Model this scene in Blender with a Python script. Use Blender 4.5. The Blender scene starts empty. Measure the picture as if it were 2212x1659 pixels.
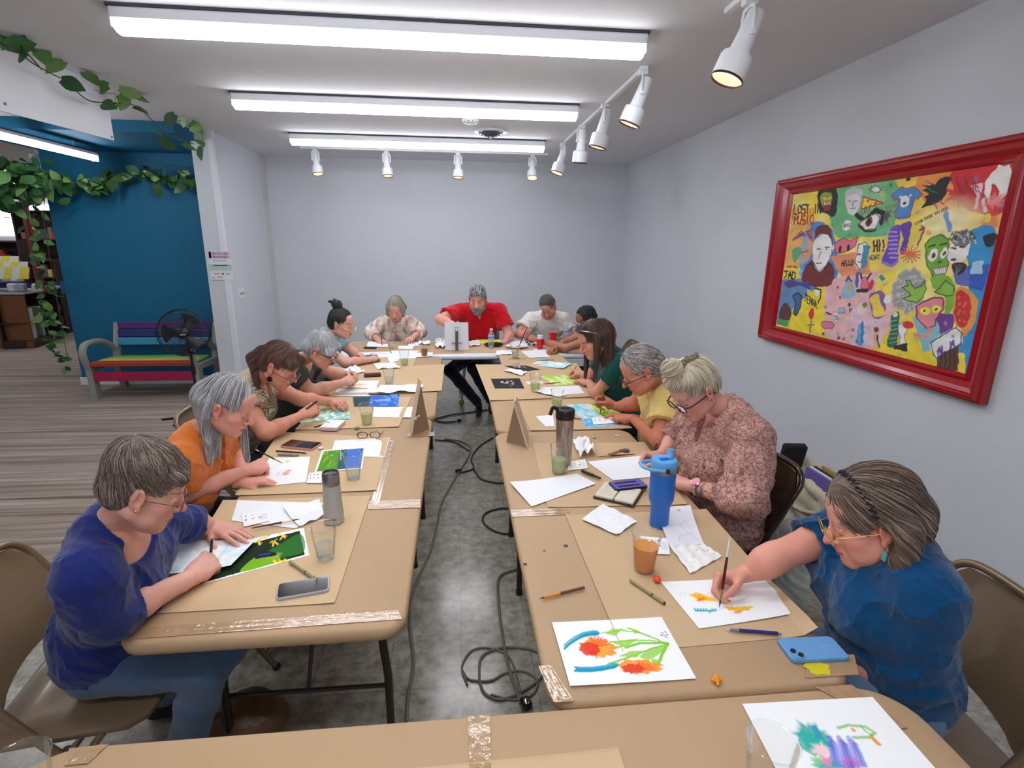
import bpy, math, random
import numpy as np
from math import pi, sin, cos, radians
V = lambda *a: np.array(a, float)
def nrm(v):
    v = np.asarray(v, float)
    return v / max(1e-9, float(np.linalg.norm(v)))
SC = bpy.context.scene
COL = SC.collection
rng = np.random.default_rng(7)

# ---------------------------------------------------------------- camera
YAW, PITCH, ROLL, FPX, CAMZ = radians(5.962), radians(14.511), radians(0.629), 1160.0, 1.75
CF = V(sin(YAW) * cos(PITCH), cos(YAW) * cos(PITCH), -sin(PITCH))
_r = V(cos(YAW), -sin(YAW), 0); _u = np.cross(_r, CF)
CR = _r * cos(ROLL) + _u * sin(ROLL); CU = -_r * sin(ROLL) + _u * cos(ROLL)
CAM = V(0, 0, CAMZ)
cam = bpy.data.cameras.new('camera'); cam_o = bpy.data.objects.new('camera', cam); COL.objects.link(cam_o)
cam.sensor_fit = 'HORIZONTAL'; cam.sensor_width = 36.0; cam.lens = 36.0 * FPX / 2212.0
cam.clip_start = 0.02; cam.clip_end = 60
from mathutils import Matrix, Vector
M4 = Matrix.Identity(4)
for i in range(3):
    M4[i][0], M4[i][1], M4[i][2], M4[i][3] = CR[i], CU[i], -CF[i], CAM[i]
cam_o.matrix_world = M4
SC.camera = cam_o

# measured sight lines of the place: a picture point plus one known coordinate gives a point of the room
def ray(x, y): return CF + CR * (x - 1106) / FPX - CU * (y - 829.5) / FPX
def pz(x, y, z=0.745):
    d = ray(x, y); return CAM + (z - CAMZ) / d[2] * d
def px_(x, y, X):
    d = ray(x, y); return CAM + X / d[0] * d
def py_(x, y, Y):
    d = ray(x, y); return CAM + Y / d[1] * d
def pd(x, y, D): return CAM + ray(x, y) * D
def reach(tip, x, y, L, near=True):
    """the point on the sight line (x, y) that lies L from tip"""
    d = nrm(ray(x, y)); w = tip - CAM; b = float(w @ d); c = float(w @ w) - L * L
    q = max(0.0, b * b - c); s = math.sqrt(q)
    return CAM + d * (b - s if near else b + s)

# ---------------------------------------------------------------- world, exposure, lights
W = bpy.data.worlds.new('world'); SC.world = W; W.use_nodes = True
W.node_tree.nodes['Background'].inputs[0].default_value = (0.75, 0.85, 1.0, 1)
W.node_tree.nodes['Background'].inputs[1].default_value = 0.35
SC.view_settings.view_transform = 'Standard'
SC.view_settings.look = 'None'
SC.view_settings.gamma = 1.0
SC.view_settings.use_curve_mapping = False
SC.view_settings.exposure = 0.0
SC.cycles.transparent_max_bounces = 32; SC.cycles.max_bounces = 9; SC.cycles.diffuse_bounces = 5
CEIL = 2.83
TUBE_POWER = 19.0        # emission strength of every fluorescent diffuser
TUBES = [(-0.30, 3.12), (-0.33, 4.62), (-0.35, 6.14), (-0.28, 1.62), (-0.28, 0.05), (-0.28, -1.5)]
HALL_TUBE_POWER = 30.0
SPOT_POWER = 7.0
# ---------------------------------------------------------------- materials
def lin(c):
    c = np.asarray(c, float) / 255.0
    return np.where(c <= 0.04045, c / 12.92, ((c + 0.055) / 1.055) ** 2.4)
def rgba(c): return tuple(lin(c)) + (1.0,)
MATS = {}
def mat(name, col=(200, 200, 200), rough=0.6, metal=0.0, emit=None, estr=0.0, bump=0.0, bscale=60.0, var=0.0, vscale=8.0,
        attr=None, spec=0.5, coat=0.0, sheen=0.0, stretch=None, sss=0.0, detail=4.0):
    if name in MATS: return MATS[name]
    m = bpy.data.materials.new(name); m.use_nodes = True; nt = m.node_tree; b = nt.nodes['Principled BSDF']
    L = nt.links.new
    b.inputs['Base Color'].default_value = rgba(col)
    b.inputs['Roughness'].default_value = rough; b.inputs['Metallic'].default_value = metal
    b.inputs['Specular IOR Level'].default_value = spec
    b.inputs['Coat Weight'].default_value = coat; b.inputs['Coat Roughness'].default_value = 0.12
    b.inputs['Sheen Weight'].default_value = sheen
    if sss: 
        b.inputs['Subsurface Weight'].default_value = sss; b.inputs['Subsurface Radius'].default_value = (0.012, 0.005, 0.003)
        b.inputs['Subsurface Scale'].default_value = 1.0
    if emit is not None:
        b.inputs['Emission Color'].default_value = rgba(emit); b.inputs['Emission Strength'].default_value = estr
    src = None
    if attr:
        a = nt.nodes.new('ShaderNodeAttribute'); a.attribute_name = attr; src = a.outputs['Color']; L(src, b.inputs['Base Color'])
    if bump or var:
        tc = nt.nodes.new('ShaderNodeTexCoord'); co = tc.outputs['Object']
        if stretch:
            mp = nt.nodes.new('ShaderNodeMapping'); mp.inputs['Scale'].default_value = stretch; L(co, mp.inputs['Vector']); co = mp.outputs['Vector']
    if var:
        n = nt.nodes.new('ShaderNodeTexNoise'); n.inputs['Scale'].default_value = vscale; n.inputs['Detail'].default_value = detail; L(co, n.inputs['Vector'])
        mr = nt.nodes.new('ShaderNodeMapRange'); mr.inputs['From Min'].default_value = .3; mr.inputs['From Max'].default_value = .7
        mr.inputs['To Min'].default_value = 1 - var; mr.inputs['To Max'].default_value = 1 + var; L(n.outputs['Fac'], mr.inputs['Value'])
        mx = nt.nodes.new('ShaderNodeMix'); mx.data_type = 'RGBA'; mx.blend_type = 'MULTIPLY'; mx.inputs['Factor'].default_value = 1
        if src is not None: L(src, mx.inputs[6])
        else: mx.inputs[6].default_value = rgba(col)
        L(mr.outputs['Result'], mx.inputs[7]); L(mx.outputs[2], b.inputs['Base Color'])
    if bump:
        n2 = nt.nodes.new('ShaderNodeTexNoise'); n2.inputs['Scale'].default_value = bscale; n2.inputs['Detail'].default_value = 3; L(co, n2.inputs['Vector'])
        bp = nt.nodes.new('ShaderNodeBump'); bp.inputs['Strength'].default_value = bump; bp.inputs['Distance'].default_value = 0.01
        L(n2.outputs['Fac'], bp.inputs['Height']); L(bp.outputs['Normal'], b.inputs['Normal'])
    MATS[name] = m
    return m
def clear_mat(name, tint=(255, 255, 255), gloss=0.08, alpha=0.06, rough=0.03):
    """thin clear plastic or glass: mostly transparent, mirror-like at grazing angles"""
    if name in MATS: return MATS[name]
    m = bpy.data.materials.new(name); m.use_nodes = True; nt = m.node_tree; nt.nodes.remove(nt.nodes['Principled BSDF'])
    L = nt.links.new; out = nt.nodes['Material Output']
    t = nt.nodes.new('ShaderNodeBsdfTransparent'); t.inputs[0].default_value = rgba(tint)
    d = nt.nodes.new('ShaderNodeBsdfDiffuse'); d.inputs[0].default_value = rgba(tint)
    g = nt.nodes.new('ShaderNodeBsdfGlossy'); g.inputs['Roughness'].default_value = rough
    lw = nt.nodes.new('ShaderNodeLayerWeight'); lw.inputs[0].default_value = 0.12
    mr = nt.nodes.new('ShaderNodeMapRange'); mr.inputs['To Min'].default_value = gloss; mr.inputs['To Max'].default_value = 0.6; L(lw.outputs['Fresnel'], mr.inputs['Value'])
    m1 = nt.nodes.new('ShaderNodeMixShader'); m1.inputs[0].default_value = alpha; L(t.outputs[0], m1.inputs[1]); L(d.outputs[0], m1.inputs[2])
    m2 = nt.nodes.new('ShaderNodeMixShader'); L(mr.outputs['Result'], m2.inputs[0]); L(m1.outputs[0], m2.inputs[1]); L(g.outputs[0], m2.inputs[2])
    L(m2.outputs[0], out.inputs[0]); MATS[name] = m
    return m
def liquid_mat(name, tint, cloud):
    return clear_mat(name, tint, 0.05, cloud, 0.02)

# ---------------------------------------------------------------- objects
def link(name, me, parent=None, loc=None):
    o = bpy.data.objects.new(name, me); COL.objects.link(o)
    if parent is not None: o.parent = parent
    if loc is not None: o.location = loc
    return o
def tag(o, label=None, cat=None, group=None, kind=None):
    if label: o['label'] = label
    if cat: o['category'] = cat
    if group: o['group'] = group
    if kind: o['kind'] = kind
    return o
def empty(name, loc=(0, 0, 0), label=None, cat=None, group=None):
    o = bpy.data.objects.new(name, None); COL.objects.link(o); o.location = tuple(float(a) for a in loc); o.empty_display_size = .05
    return tag(o, label, cat, group)
def to_mesh(name, vs, fs, mats, smooth=True, cols=None, midx=None, auto=None):
    me = bpy.data.meshes.new(name)
    vs = np.asarray(vs, float)
    me.from_pydata(vs.tolist(), [], fs.tolist() if isinstance(fs, np.ndarray) else [tuple(int(i) for i in f) for f in fs]); 
    for m in (mats if isinstance(mats, (list, tuple)) else [mats]): me.materials.append(m)
    if midx is not None: me.polygons.foreach_set('material_index', np.asarray(midx, np.int32))
    if smooth: me.polygons.foreach_set('use_smooth', np.ones(len(me.polygons), bool))
    if cols is not None:
        a = me.color_attributes.new('Col', 'FLOAT_COLOR', 'POINT'); c = np.ones((len(vs), 4)); c[:, :3] = cols
        a.data.foreach_set('color', c.ravel())
    me.update()
    if smooth and auto is not None: me.set_sharp_from_angle(angle=radians(auto))
    return me
class MB:
    """collects shapes; build() links them as ONE mesh object. Vertices are given in room coordinates; build() takes the parent's place off them."""
    def __init__(s): s.v = []; s.f = []; s.c = []; s.n = 0; s.mi = []; s.m = 0
    def add(s, vs, fs, col=None):
        vs = np.asarray(vs, float).reshape(-1, 3); s.v.append(vs)
        for f in fs: s.f.append(tuple(int(i) + s.n for i in f)); s.mi.append(s.m)
        s.c.append(np.tile(lin(col) if col is not None else V(1, 1, 1), (len(vs), 1))); s.n += len(vs); return s
    def box(s, c, d, rz=0.0, R=None, col=None, bev=0.0):
        c = np.asarray(c, float); hx, hy, hz = np.asarray(d, float) / 2
        b = min(bev, hx * .49, hy * .49, hz * .49)
        if b > 0:
            vs = []; idx = {}
            for sx in (-1, 1):
                for sy in (-1, 1):
                    for sz in (-1, 1):
                        for ax in range(3):
                            p = [sx * (hx - b), sy * (hy - b), sz * (hz - b)]; p[ax] = (sx, sy, sz)[ax] * (hx, hy, hz)[ax]
                            idx[(sx, sy, sz, ax)] = len(vs); vs.append(p)
            fs = []
            for ax in range(3):
                o1, o2 = [(1, 2), (2, 0), (0, 1)][ax]
                for sg in (-1, 1):
                    q = []
                    for (a, b_) in ((-1, -1), (1, -1), (1, 1), (-1, 1)):
                        k = [0, 0, 0]; k[ax] = sg; k[o1] = a; k[o2] = b_; q.append(idx[(k[0], k[1], k[2], ax)])
                    fs.append(q if sg > 0 else q[::-1])
                for a in (-1, 1):
                    for b_ in (-1, 1):   # edges along axis ax
                        k0 = [0, 0, 0]; k0[o1] = a; k0[o2] = b_
                        k1 = list(k0); k0[ax] = -1; k1[ax] = 1
                        q = [idx[(*k0, o1)], idx[(*k1, o1)], idx[(*k1, o2)], idx[(*k0, o2)]]
                        fs.append(q if a * b_ > 0 else q[::-1])
            for sx in (-1, 1):
                for sy in (-1, 1):
                    for sz in (-1, 1):
                        q = [idx[(sx, sy, sz, 0)], idx[(sx, sy, sz, 1)], idx[(sx, sy, sz, 2)]]
                        fs.append(q if sx * sy * sz > 0 else q[::-1])
            vs = np.array(vs)
        else:
            vs = np.array([[x, y, z] for x in (-hx, hx) for y in (-hy, hy) for z in (-hz, hz)])
            fs = [(0, 1, 3, 2), (4, 6, 7, 5), (0, 4, 5, 1), (2, 3, 7, 6), (0, 2, 6, 4), (1, 5, 7, 3)]
        if R is not None: vs = vs @ np.asarray(R).T
        elif rz: vs = vs @ np.array([[cos(rz), sin(rz), 0], [-sin(rz), cos(rz), 0], [0, 0, 1]])
        return s.add(vs + c, fs, col)
    def tube(s, pts, r, n=10, cap=True, col=None, flat=1.0, up=None):
        pts = np.asarray(pts, float); m = len(pts)
        rr = np.full(m, r, float) if np.isscalar(r) else np.asarray(r, float)
        T = np.gradient(pts, axis=0); T /= np.linalg.norm(T, axis=1)[:, None] + 1e-12
        a = np.asarray(up if up is not None else ((0, 0, 1) if abs(T[0][2]) < .9 else (1, 0, 0)), float)
        vs = []
        for i in range(m):
            u = nrm(a - T[i] * (a @ T[i])); w = np.cross(T[i], u); a = u if up is None else a
            for k in range(n):
                t = 2 * pi * k / n; vs.append(pts[i] + rr[i] * (u * cos(t) * flat + w * sin(t)))
        fs = [(i * n + k, i * n + (k + 1) % n, (i + 1) * n + (k + 1) % n, (i + 1) * n + k) for i in range(m - 1) for k in range(n)]
        if cap: fs += [tuple(range(n))[::-1], tuple((m - 1) * n + k for k in range(n))]
        return s.add(vs, fs, col)
    def lathe(s, prof, c=(0, 0, 0), n=32, axis=(0, 0, 1), col=None, sx=1.0):
        prof = np.asarray(prof, float); c = np.asarray(c, float); ax = nrm(axis)
        u = nrm(np.cross(ax, (0, 1, 0) if abs(ax[1]) < .9 else (1, 0, 0))); w = np.cross(ax, u); vs = []
        for r, h in prof:
            for k in range(n):
                t = 2 * pi * k / n; vs.append(c + ax * h + max(r, 1e-5) * (u * cos(t) * sx + w * sin(t)))
        fs = [(i * n + k, i * n + (k + 1) % n, (i + 1) * n + (k + 1) % n, (i + 1) * n + k) for i in range(len(prof) - 1) for k in range(n)]
        return s.add(vs, fs, col)
    def prism(s, poly, z0, z1, R=None, o=(0, 0, 0), col=None):
        """poly: 2-D outline in the frame R (columns u, v, n) at origin o, extruded z0..z1 along n"""
        P = np.asarray(poly, float); n = len(P); R = np.eye(3) if R is None else np.asarray(R)
        vs = [np.asarray(o) + R @ V(p[0], p[1], z) for z in (z0, z1) for p in P]
        fs = [tuple(range(n))[::-1], tuple(range(n, 2 * n))] + [(i, (i + 1) % n, n + (i + 1) % n, n + i) for i in range(n)]
        return s.add(vs, fs, col)
    def ball(s, c, r, n=16, col=None, R=None):
        r = np.full(3, r) if np.isscalar(r) else np.asarray(r, float); vs = []; m = n // 2
        for i in range(m + 1):
            for k in range(n):
                a, b = pi * i / m, 2 * pi * k / n; p = V(sin(a) * cos(b), sin(a) * sin(b), cos(a)) * r
                vs.append(np.asarray(c) + (R @ p if R is not None else p))
        fs = [(i * n + k, (i + 1) * n + k, (i + 1) * n + (k + 1) % n, i * n + (k + 1) % n) for i in range(m) for k in range(n)]
        return s.add(vs, fs, col)
    def build(s, name, m, parent=None, smooth=True, auto=40, cols=False):
        vs = np.concatenate(s.v)
        if parent is not None:
            o = np.array(parent.location); p = parent.parent
            while p is not None: o = o + np.array(p.location); p = p.parent
            vs = vs - o
        me = to_mesh(name, vs, s.f, m, smooth, np.concatenate(s.c) if cols else None, s.mi if isinstance(m, (list, tuple)) else None, auto)
        return link(name, me, parent)
def copy_tree(o, parent=None):
    c = o.copy(); COL.objects.link(c); c.parent = parent
    for ch in o.children: copy_tree(ch, c)
    return c
def copy_to(o, loc, rz=None, label=None):
    c = copy_tree(o); c.location = tuple(float(a) for a in loc)
    if rz is not None: c.rotation_euler = (0, 0, rz)
    if label: c['label'] = label
    return c
def spline(P, n=8):
    P = np.asarray(P, float); Q = np.vstack([2 * P[0] - P[1], P, 2 * P[-1] - P[-2]]); out = []
    for i in range(1, len(Q) - 2):
        for t in np.linspace(0, 1, n, endpoint=False):
            a, b, c, d = Q[i - 1], Q[i], Q[i + 1], Q[i + 2]
            out.append(.5 * ((2 * b) + (-a + c) * t + (2 * a - 5 * b + 4 * c - d) * t * t + (-a + 3 * b - 3 * c + d) * t ** 3))
    out.append(P[-1]); return np.array(out)
def rrect(w, h, r, n=6):
    out = []
    for cx, cy, a0 in ((w / 2 - r, h / 2 - r, 0), (-w / 2 + r, h / 2 - r, 90), (-w / 2 + r, -h / 2 + r, 180), (w / 2 - r, -h / 2 + r, 270)):
        for k in range(n + 1):
            a = radians(a0 + 90 * k / n); out.append((cx + r * cos(a), cy + r * sin(a)))
    return out

# ---------------------------------------------------------------- painted sheets: strokes are laid on a grid of coloured points
def homog(q):
    """maps picture points to (u, v): q = the sheet's corners u0v0, u1v0, u1v1, u0v1"""
    A = []; B = []
    for (x, y), (u, v) in zip(q, ((0, 0), (1, 0), (1, 1), (0, 1))):
        A += [[x, y, 1, 0, 0, 0, -u * x, -u * y], [0, 0, 0, x, y, 1, -v * x, -v * y]]; B += [u, v]
    h = np.linalg.solve(np.array(A, float), np.array(B, float)); return np.append(h, 1).reshape(3, 3)
class Cv:
    def __init__(s, nu, nv, bg, q=None, asp=None):
        s.nu, s.nv = nu, nv; s.a = np.tile(lin(bg), (nv, nu, 1)); u, v = np.meshgrid(np.linspace(0, 1, nu), np.linspace(0, 1, nv))
        w_ = .0022; s.u = u + w_ * (np.sin(61 * v + 23 * u) + np.sin(137 * v - 90 * u)) * .6; s.v = v + w_ * (np.sin(71 * u + 19 * v) + np.sin(149 * u + 77 * v)) * .6; s.H = homog(q) if q is not None else None
        s.asp = asp or nu / nv
    def m(s, pts):
        p = np.asarray(pts, float).reshape(-1, 2)
        if s.H is None: return p
        w = np.c_[p, np.ones(len(p))] @ s.H.T; return w[:, :2] / w[:, 2:]
    def mix(s, mask, col, al=1.0):
        m = np.clip(mask, 0, 1)[..., None] * al; s.a = s.a * (1 - m) + lin(col) * m; return s
    def poly(s, pts, col, al=1.0, line=None, lw=.004, smooth=True):
        P = s.m(pts)
        if len(P) >= 5 and smooth:
            Q = np.vstack([P[-1], P, P[0], P[1]]); P = np.vstack([.5 * ((2 * Q[1:-2]) + (Q[2:-1] - Q[:-3]) * t + (2 * Q[:-3] - 5 * Q[1:-2] + 4 * Q[2:-1] - Q[3:]) * t * t + (-Q[:-3] + 3 * Q[1:-2] - 3 * Q[2:-1] + Q[3:]) * t ** 3) for t in (0, .25, .5, .75)]).reshape(4, -1, 2).transpose(1, 0, 2).reshape(-1, 2)
        n = len(P); ins = np.zeros(s.u.shape, bool)
        for i in range(n):
            x0, y0 = P[i]; x1, y1 = P[(i + 1) % n]
            c = ((y0 > s.v) != (y1 > s.v)) & (s.u < (x1 - x0) * (s.v - y0) / ((y1 - y0) or 1e-9) + x0); ins ^= c
        s.mix(ins.astype(float), col, al)
        if line is not None: s.stroke(list(pts) + [pts[0]], lw, line)
        return s
    def stroke(s, pts, w, col, al=1.0, w1=None):
        """w in units of the sheet's height"""
        P = s.m(pts); P = P * V(s.asp, 1); n = len(P)
        best = np.full(s.u.shape, 9.0); U = s.u * s.asp
        for i in range(n - 1):
            a, b = P[i], P[i + 1]; wi = w if w1 is None else w + (w1 - w) * i / max(1, n - 2)
            m = 2.5 * wi + .02
            lo = np.minimum(a, b) - m; hi = np.maximum(a, b) + m
            i0 = max(0, int(lo[1] * (s.nv - 1))); i1 = min(s.nv, int(hi[1] * (s.nv - 1)) + 2)
            j0 = max(0, int(lo[0] / s.asp * (s.nu - 1))); j1 = min(s.nu, int(hi[0] / s.asp * (s.nu - 1)) + 2)
            if i0 >= i1 or j0 >= j1: continue
            x = U[i0:i1, j0:j1] - a[0]; y = s.v[i0:i1, j0:j1] - a[1]; d = b - a; L = float(d @ d) or 1e-9
            t = np.clip((x * d[0] + y * d[1]) / L, 0, 1)
            best[i0:i1, j0:j1] = np.minimum(best[i0:i1, j0:j1], np.hypot(x - t * d[0], y - t * d[1]) / wi)
        e = 1.3 / s.nv / max(w, 1e-4)
        return s.mix(np.clip((1 - best) / e + .5, 0, 1), col, al)
    def blob(s, c, r, col, al=1.0, soft=.3, rag=0.0, rot=0.0):
        """ellipse; c in picture points when the sheet has corners, r = (rx, ry) in sheet heights"""
        p = s.m([c])[0]; x = (s.u - p[0]) * s.asp; y = s.v - p[1]
        r = (r, r) if np.isscalar(r) else r
        x, y = x * cos(rot) + y * sin(rot), -x * sin(rot) + y * cos(rot)
        d = np.hypot(x / r[0], y / r[1])
        if rag:
            t = np.arctan2(y / r[1], x / r[0]); d = d * (1 + rag * np.sin(t * 7 + c[0]) + rag * .7 * np.sin(t * 13 + c[1]))
        return s.mix((1 - d) / max(soft, .02) + (0.5 if soft < .1 else 0), col, al)
    def wash(s, cols, seed=0, scale=3.0, al=1.0):
        r = np.random.default_rng(seed); w = []
        for c in cols:
            f = np.zeros(s.u.shape)
            for k in range(5):
                a, b, p = r.normal(0, scale, 1)[0], r.normal(0, scale, 1)[0], r.uniform(0, 6.28)
                f += np.sin(a * s.u * 2 * s.asp + b * s.v * 2 + p + 1.5 * np.sin(b * s.u - a * s.v))
            w.append(np.exp(1.6 * f))
        w = np.array(w); w /= w.sum(0); C = sum(w[i][..., None] * lin(c) for i, c in enumerate(cols)); s.a = s.a * (1 - al) + C * al; return s
    def txt(s, t, x, y, h, col, w=.006, dx=None, ux=None, vy=None):
        """hand lettering: x, y = left top, h = letter height as vectors in the sheet's own picture points"""
        ux = V(h * .62, 0) if ux is None else V(*ux); vy = V(0, h) if vy is None else V(*vy); o = V(x, y)
        for ch in t:
            for st in GLYPH.get(ch.upper(), []): s.stroke([o + ux * a * .8 + vy * b for a, b in st], w, col)
            o = o + ux
        return s
GLYPH = {k: [[(int(p[0]) / 2, int(p[1]) / 4) for p in st.split()] for st in v.split('|')] for k, v in dict(
    A='04 10 24|02 22', B='00 04 24 23 12 02|00 10 21 12', C='20 10 01 03 14 24', D='00 04 14 23 21 10 00', E='20 00 04 24|02 12', F='20 00 04|02 12',
    G='20 10 01 03 14 24 22 12', H='00 04|20 24|02 22', I='10 14', J='00 20|10 13 04', K='00 04|20 02 24', L='00 04 24', M='04 00 12 20 24', N='04 00 24 20',
    O='10 01 03 14 23 21 10', P='04 00 20 22 02', Q='10 01 03 14 23 21 10|13 24', R='04 00 20 22 02 24', S='20 00 02 22 24 04', T='00 20|10 14', U='00 03 14 23 20',
    V='00 14 20', W='00 04 12 24 20', X='00 24|20 04', Y='00 12 20|12 14', Z='00 20 04 24').items()}
GLYPH['!'] = [[(.5, 0), (.5, .65)], [(.5, .9), (.5, 1)]]
def sheet(name, q, m, cv=None, nu=None, nv=None, lift=.001, curl=None, label=None, cat=None, group=None, world=None, parent=None, thick=.0006, z=.745, flip=False):
    """a sheet lying on the table; q = its corners as sight-line points; curl(u, v) raises it"""
    W4 = world if world is not None else [pz(*p, z) for p in q]
    a, b, c, d = [np.asarray(w, float) for w in W4]
    if cv is not None: nu, nv = cv.nu, cv.nv
    nu = nu or (14 if curl else 2); nv = nv or (14 if curl else 2)
    u, v = np.meshgrid(np.linspace(0, 1, nu), np.linspace(0, 1, nv)); U = u[..., None]; Vv = v[..., None]
    P = a * (1 - U) * (1 - Vv) + b * U * (1 - Vv) + c * U * Vv + d * (1 - U) * Vv
    n = nrm(np.cross(b - a, d - a)); n = n * (np.sign(n[2]) or 1) if abs(n[2]) > .3 else n
    if flip: n = -n
    hh = lift + (curl(u, v) if curl else 0 * u)
    P = P + n * hh[..., None]
    top = P.reshape(-1, 3); bot = top - n * thick; N = nu * nv
    i = np.arange((nv - 1) * nu).reshape(nv - 1, nu)[:, :-1].ravel()
    F = np.stack([i, i + 1, i + nu + 1, i + nu], 1)
    # outward order
    fn = np.cross(top[F[0][1]] - top[F[0][0]], top[F[0][3]] - top[F[0][0]])
    if fn @ n < 0: F = F[:, ::-1]
    rim = list(range(nu)) + [nu - 1 + nu * k for k in range(1, nv)] + [nu * nv - 1 - k for k in range(1, nu)] + [nu * (nv - 1 - k) for k in range(1, nv - 1)]
    Sd = [(rim[k], rim[(k + 1) % len(rim)], rim[(k + 1) % len(rim)] + N, rim[k] + N) for k in range(len(rim))]
    fs = np.vstack([F, F[:, ::-1] + N, np.array(Sd)])
    vs = np.vstack([top, bot])
    if cv is not None:
        cols = np.vstack([cv.a.reshape(-1, 3), np.tile(lin((244, 244, 246)), (N, 1))])
        m = mat('painted_paper', (255, 255, 255), .75, attr='Col', spec=.2)
    else: cols = None
    if parent is None: org = vs.mean(0)
    else:
        org = np.array(parent.location); p = parent.parent
        while p is not None: org = org + np.array(p.location); p = p.parent
    me = to_mesh(name, vs - org, fs, m, False, cols)
    o = link(name, me, parent, tuple(org) if parent is None else None)
    return tag(o, label, cat, group)
# ---------------------------------------------------------------- the room shell
RX, LX, BY = 2.383, -2.45, 7.74           # right wall, left wall, back wall
def structure(o): o['kind'] = 'structure'; return o
wall_m = mat('wall_paint', (209, 212, 219), .85, bump=.12, bscale=220, var=.02, vscale=1.5)
ceil_m = mat('ceiling_paint', (220, 220, 225), .9, bump=.1, bscale=160, var=.02, vscale=1.2)
teal_m = mat('teal_paint', (0, 98, 136), .7, bump=.08, bscale=200, var=.05, vscale=2)
white_trim = mat('white_trim', (222, 223, 228), .45)
def floor_material():
    m = bpy.data.materials.new('vinyl_tile'); m.use_nodes = True; nt = m.node_tree; b = nt.nodes['Principled BSDF']; L = nt.links.new; N = nt.nodes.new
    tc = N('ShaderNodeTexCoord'); n1 = N('ShaderNodeTexNoise'); n1.inputs['Scale'].default_value = 16; n1.inputs['Detail'].default_value = 9; n1.inputs['Roughness'].default_value = .7; L(tc.outputs['Object'], n1.inputs['Vector'])
    n2 = N('ShaderNodeTexNoise'); n2.inputs['Scale'].default_value = 1.3; n2.inputs['Detail'].default_value = 4; L(tc.outputs['Object'], n2.inputs['Vector'])
    cr = N('ShaderNodeValToRGB'); e = cr.color_ramp.elements; e[0].position = .32; e[0].color = rgba((122, 116, 106)); e[1].position = .62; e[1].color = rgba((186, 180, 168)); L(n1.outputs['Fac'], cr.inputs[0])
    br = N('ShaderNodeTexBrick'); br.offset = 0; br.inputs['Scale'].default_value = 1; br.inputs['Brick Width'].default_value = .305; br.inputs['Row Height'].default_value = .305; br.inputs['Mortar Size'].default_value = .0016
    br.inputs['Color1'].default_value = (1, 1, 1, 1); br.inputs['Color2'].default_value = (.93, .93, .93, 1); br.inputs['Mortar'].default_value = (.6, .58, .55, 1); L(tc.outputs['Object'], br.inputs['Vector'])
    mx = N('ShaderNodeMix'); mx.data_type = 'RGBA'; mx.blend_type = 'MULTIPLY'; mx.inputs['Factor'].default_value = 1; L(cr.outputs[0], mx.inputs[6]); L(br.outputs['Color'], mx.inputs[7])
    mr = N('ShaderNodeMapRange'); mr.inputs['From Min'].default_value = .3; mr.inputs['From Max'].default_value = .7; mr.inputs['To Min'].default_value = .88; mr.inputs['To Max'].default_value = 1.1; L(n2.outputs['Fac'], mr.inputs[0])
    m2 = N('ShaderNodeMix'); m2.data_type = 'RGBA'; m2.blend_type = 'MULTIPLY'; m2.inputs['Factor'].default_value = 1; L(mx.outputs[2], m2.inputs[6]); L(mr.outputs[0], m2.inputs[7]); L(m2.outputs[2], b.inputs['Base Color'])
    b.inputs['Roughness'].default_value = .17; b.inputs['Specular IOR Level'].default_value = .75
    bp = N('ShaderNodeBump'); bp.inputs['Strength'].default_value = .12; bp.inputs['Distance'].default_value = .004; L(n1.outputs['Fac'], bp.inputs['Height']); L(bp.outputs[0], b.inputs['Normal'])
    return m
def carpet_material():
    m = bpy.data.materials.new('striped_carpet'); m.use_nodes = True; nt = m.node_tree; b = nt.nodes['Principled BSDF']; L = nt.links.new; N = nt.nodes.new
    tc = N('ShaderNodeTexCoord'); mp = N('ShaderNodeMapping'); mp.inputs['Scale'].default_value = (.45, 20, 1); L(tc.outputs['Object'], mp.inputs[0])
    n1 = N('ShaderNodeTexNoise'); n1.inputs['Scale'].default_value = 1.0; n1.inputs['Detail'].default_value = 5; n1.inputs['Roughness'].default_value = .75; L(mp.outputs[0], n1.inputs['Vector'])
    cr = N('ShaderNodeValToRGB'); e = cr.color_ramp.elements; e[0].position = .33; e[0].color = rgba((84, 70, 62)); e[1].position = .66; e[1].color = rgba((196, 184, 170))
    k = e.new(.42); k.color = rgba((140, 124, 114)); k = e.new(.55); k.color = rgba((166, 150, 140)); L(n1.outputs['Fac'], cr.inputs[0]); L(cr.outputs[0], b.inputs['Base Color'])
    n2 = N('ShaderNodeTexNoise'); n2.inputs['Scale'].default_value = 350; L(tc.outputs['Object'], n2.inputs['Vector'])
    bp = N('ShaderNodeBump'); bp.inputs['Strength'].default_value = .5; bp.inputs['Distance'].default_value = .004; L(n2.outputs['Fac'], bp.inputs['Height']); L(bp.outputs[0], b.inputs['Normal'])
    b.inputs['Roughness'].default_value = .95; b.inputs['Specular IOR Level'].default_value = .1
    return m
CX, CY = -1.62, 2.35                       # the carpet starts left of and behind this corner
structure(MB().box((0, 1.9, -.05), (30, 26, .1)).build('floor', floor_material(), auto=10))
cp = MB(); cp.prism([(-14, CY), (CX, CY), (CX, 5.2), (LX - .16, 5.2), (LX - .16, 7.2), (-4.6, 7.2), (-4.6, 14.5), (-14, 14.5)], .0, .006)
tag(cp.build('carpet', carpet_material(), smooth=False), 'grey brown striped carpet running past the bench and the shelves', 'carpet', kind='structure')
c_ = MB(); c_.box((-1.1, 1.82, CEIL + .05), (7.1, 12.0, .1)); structure(c_.build('ceiling', ceil_m, auto=10))
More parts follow.
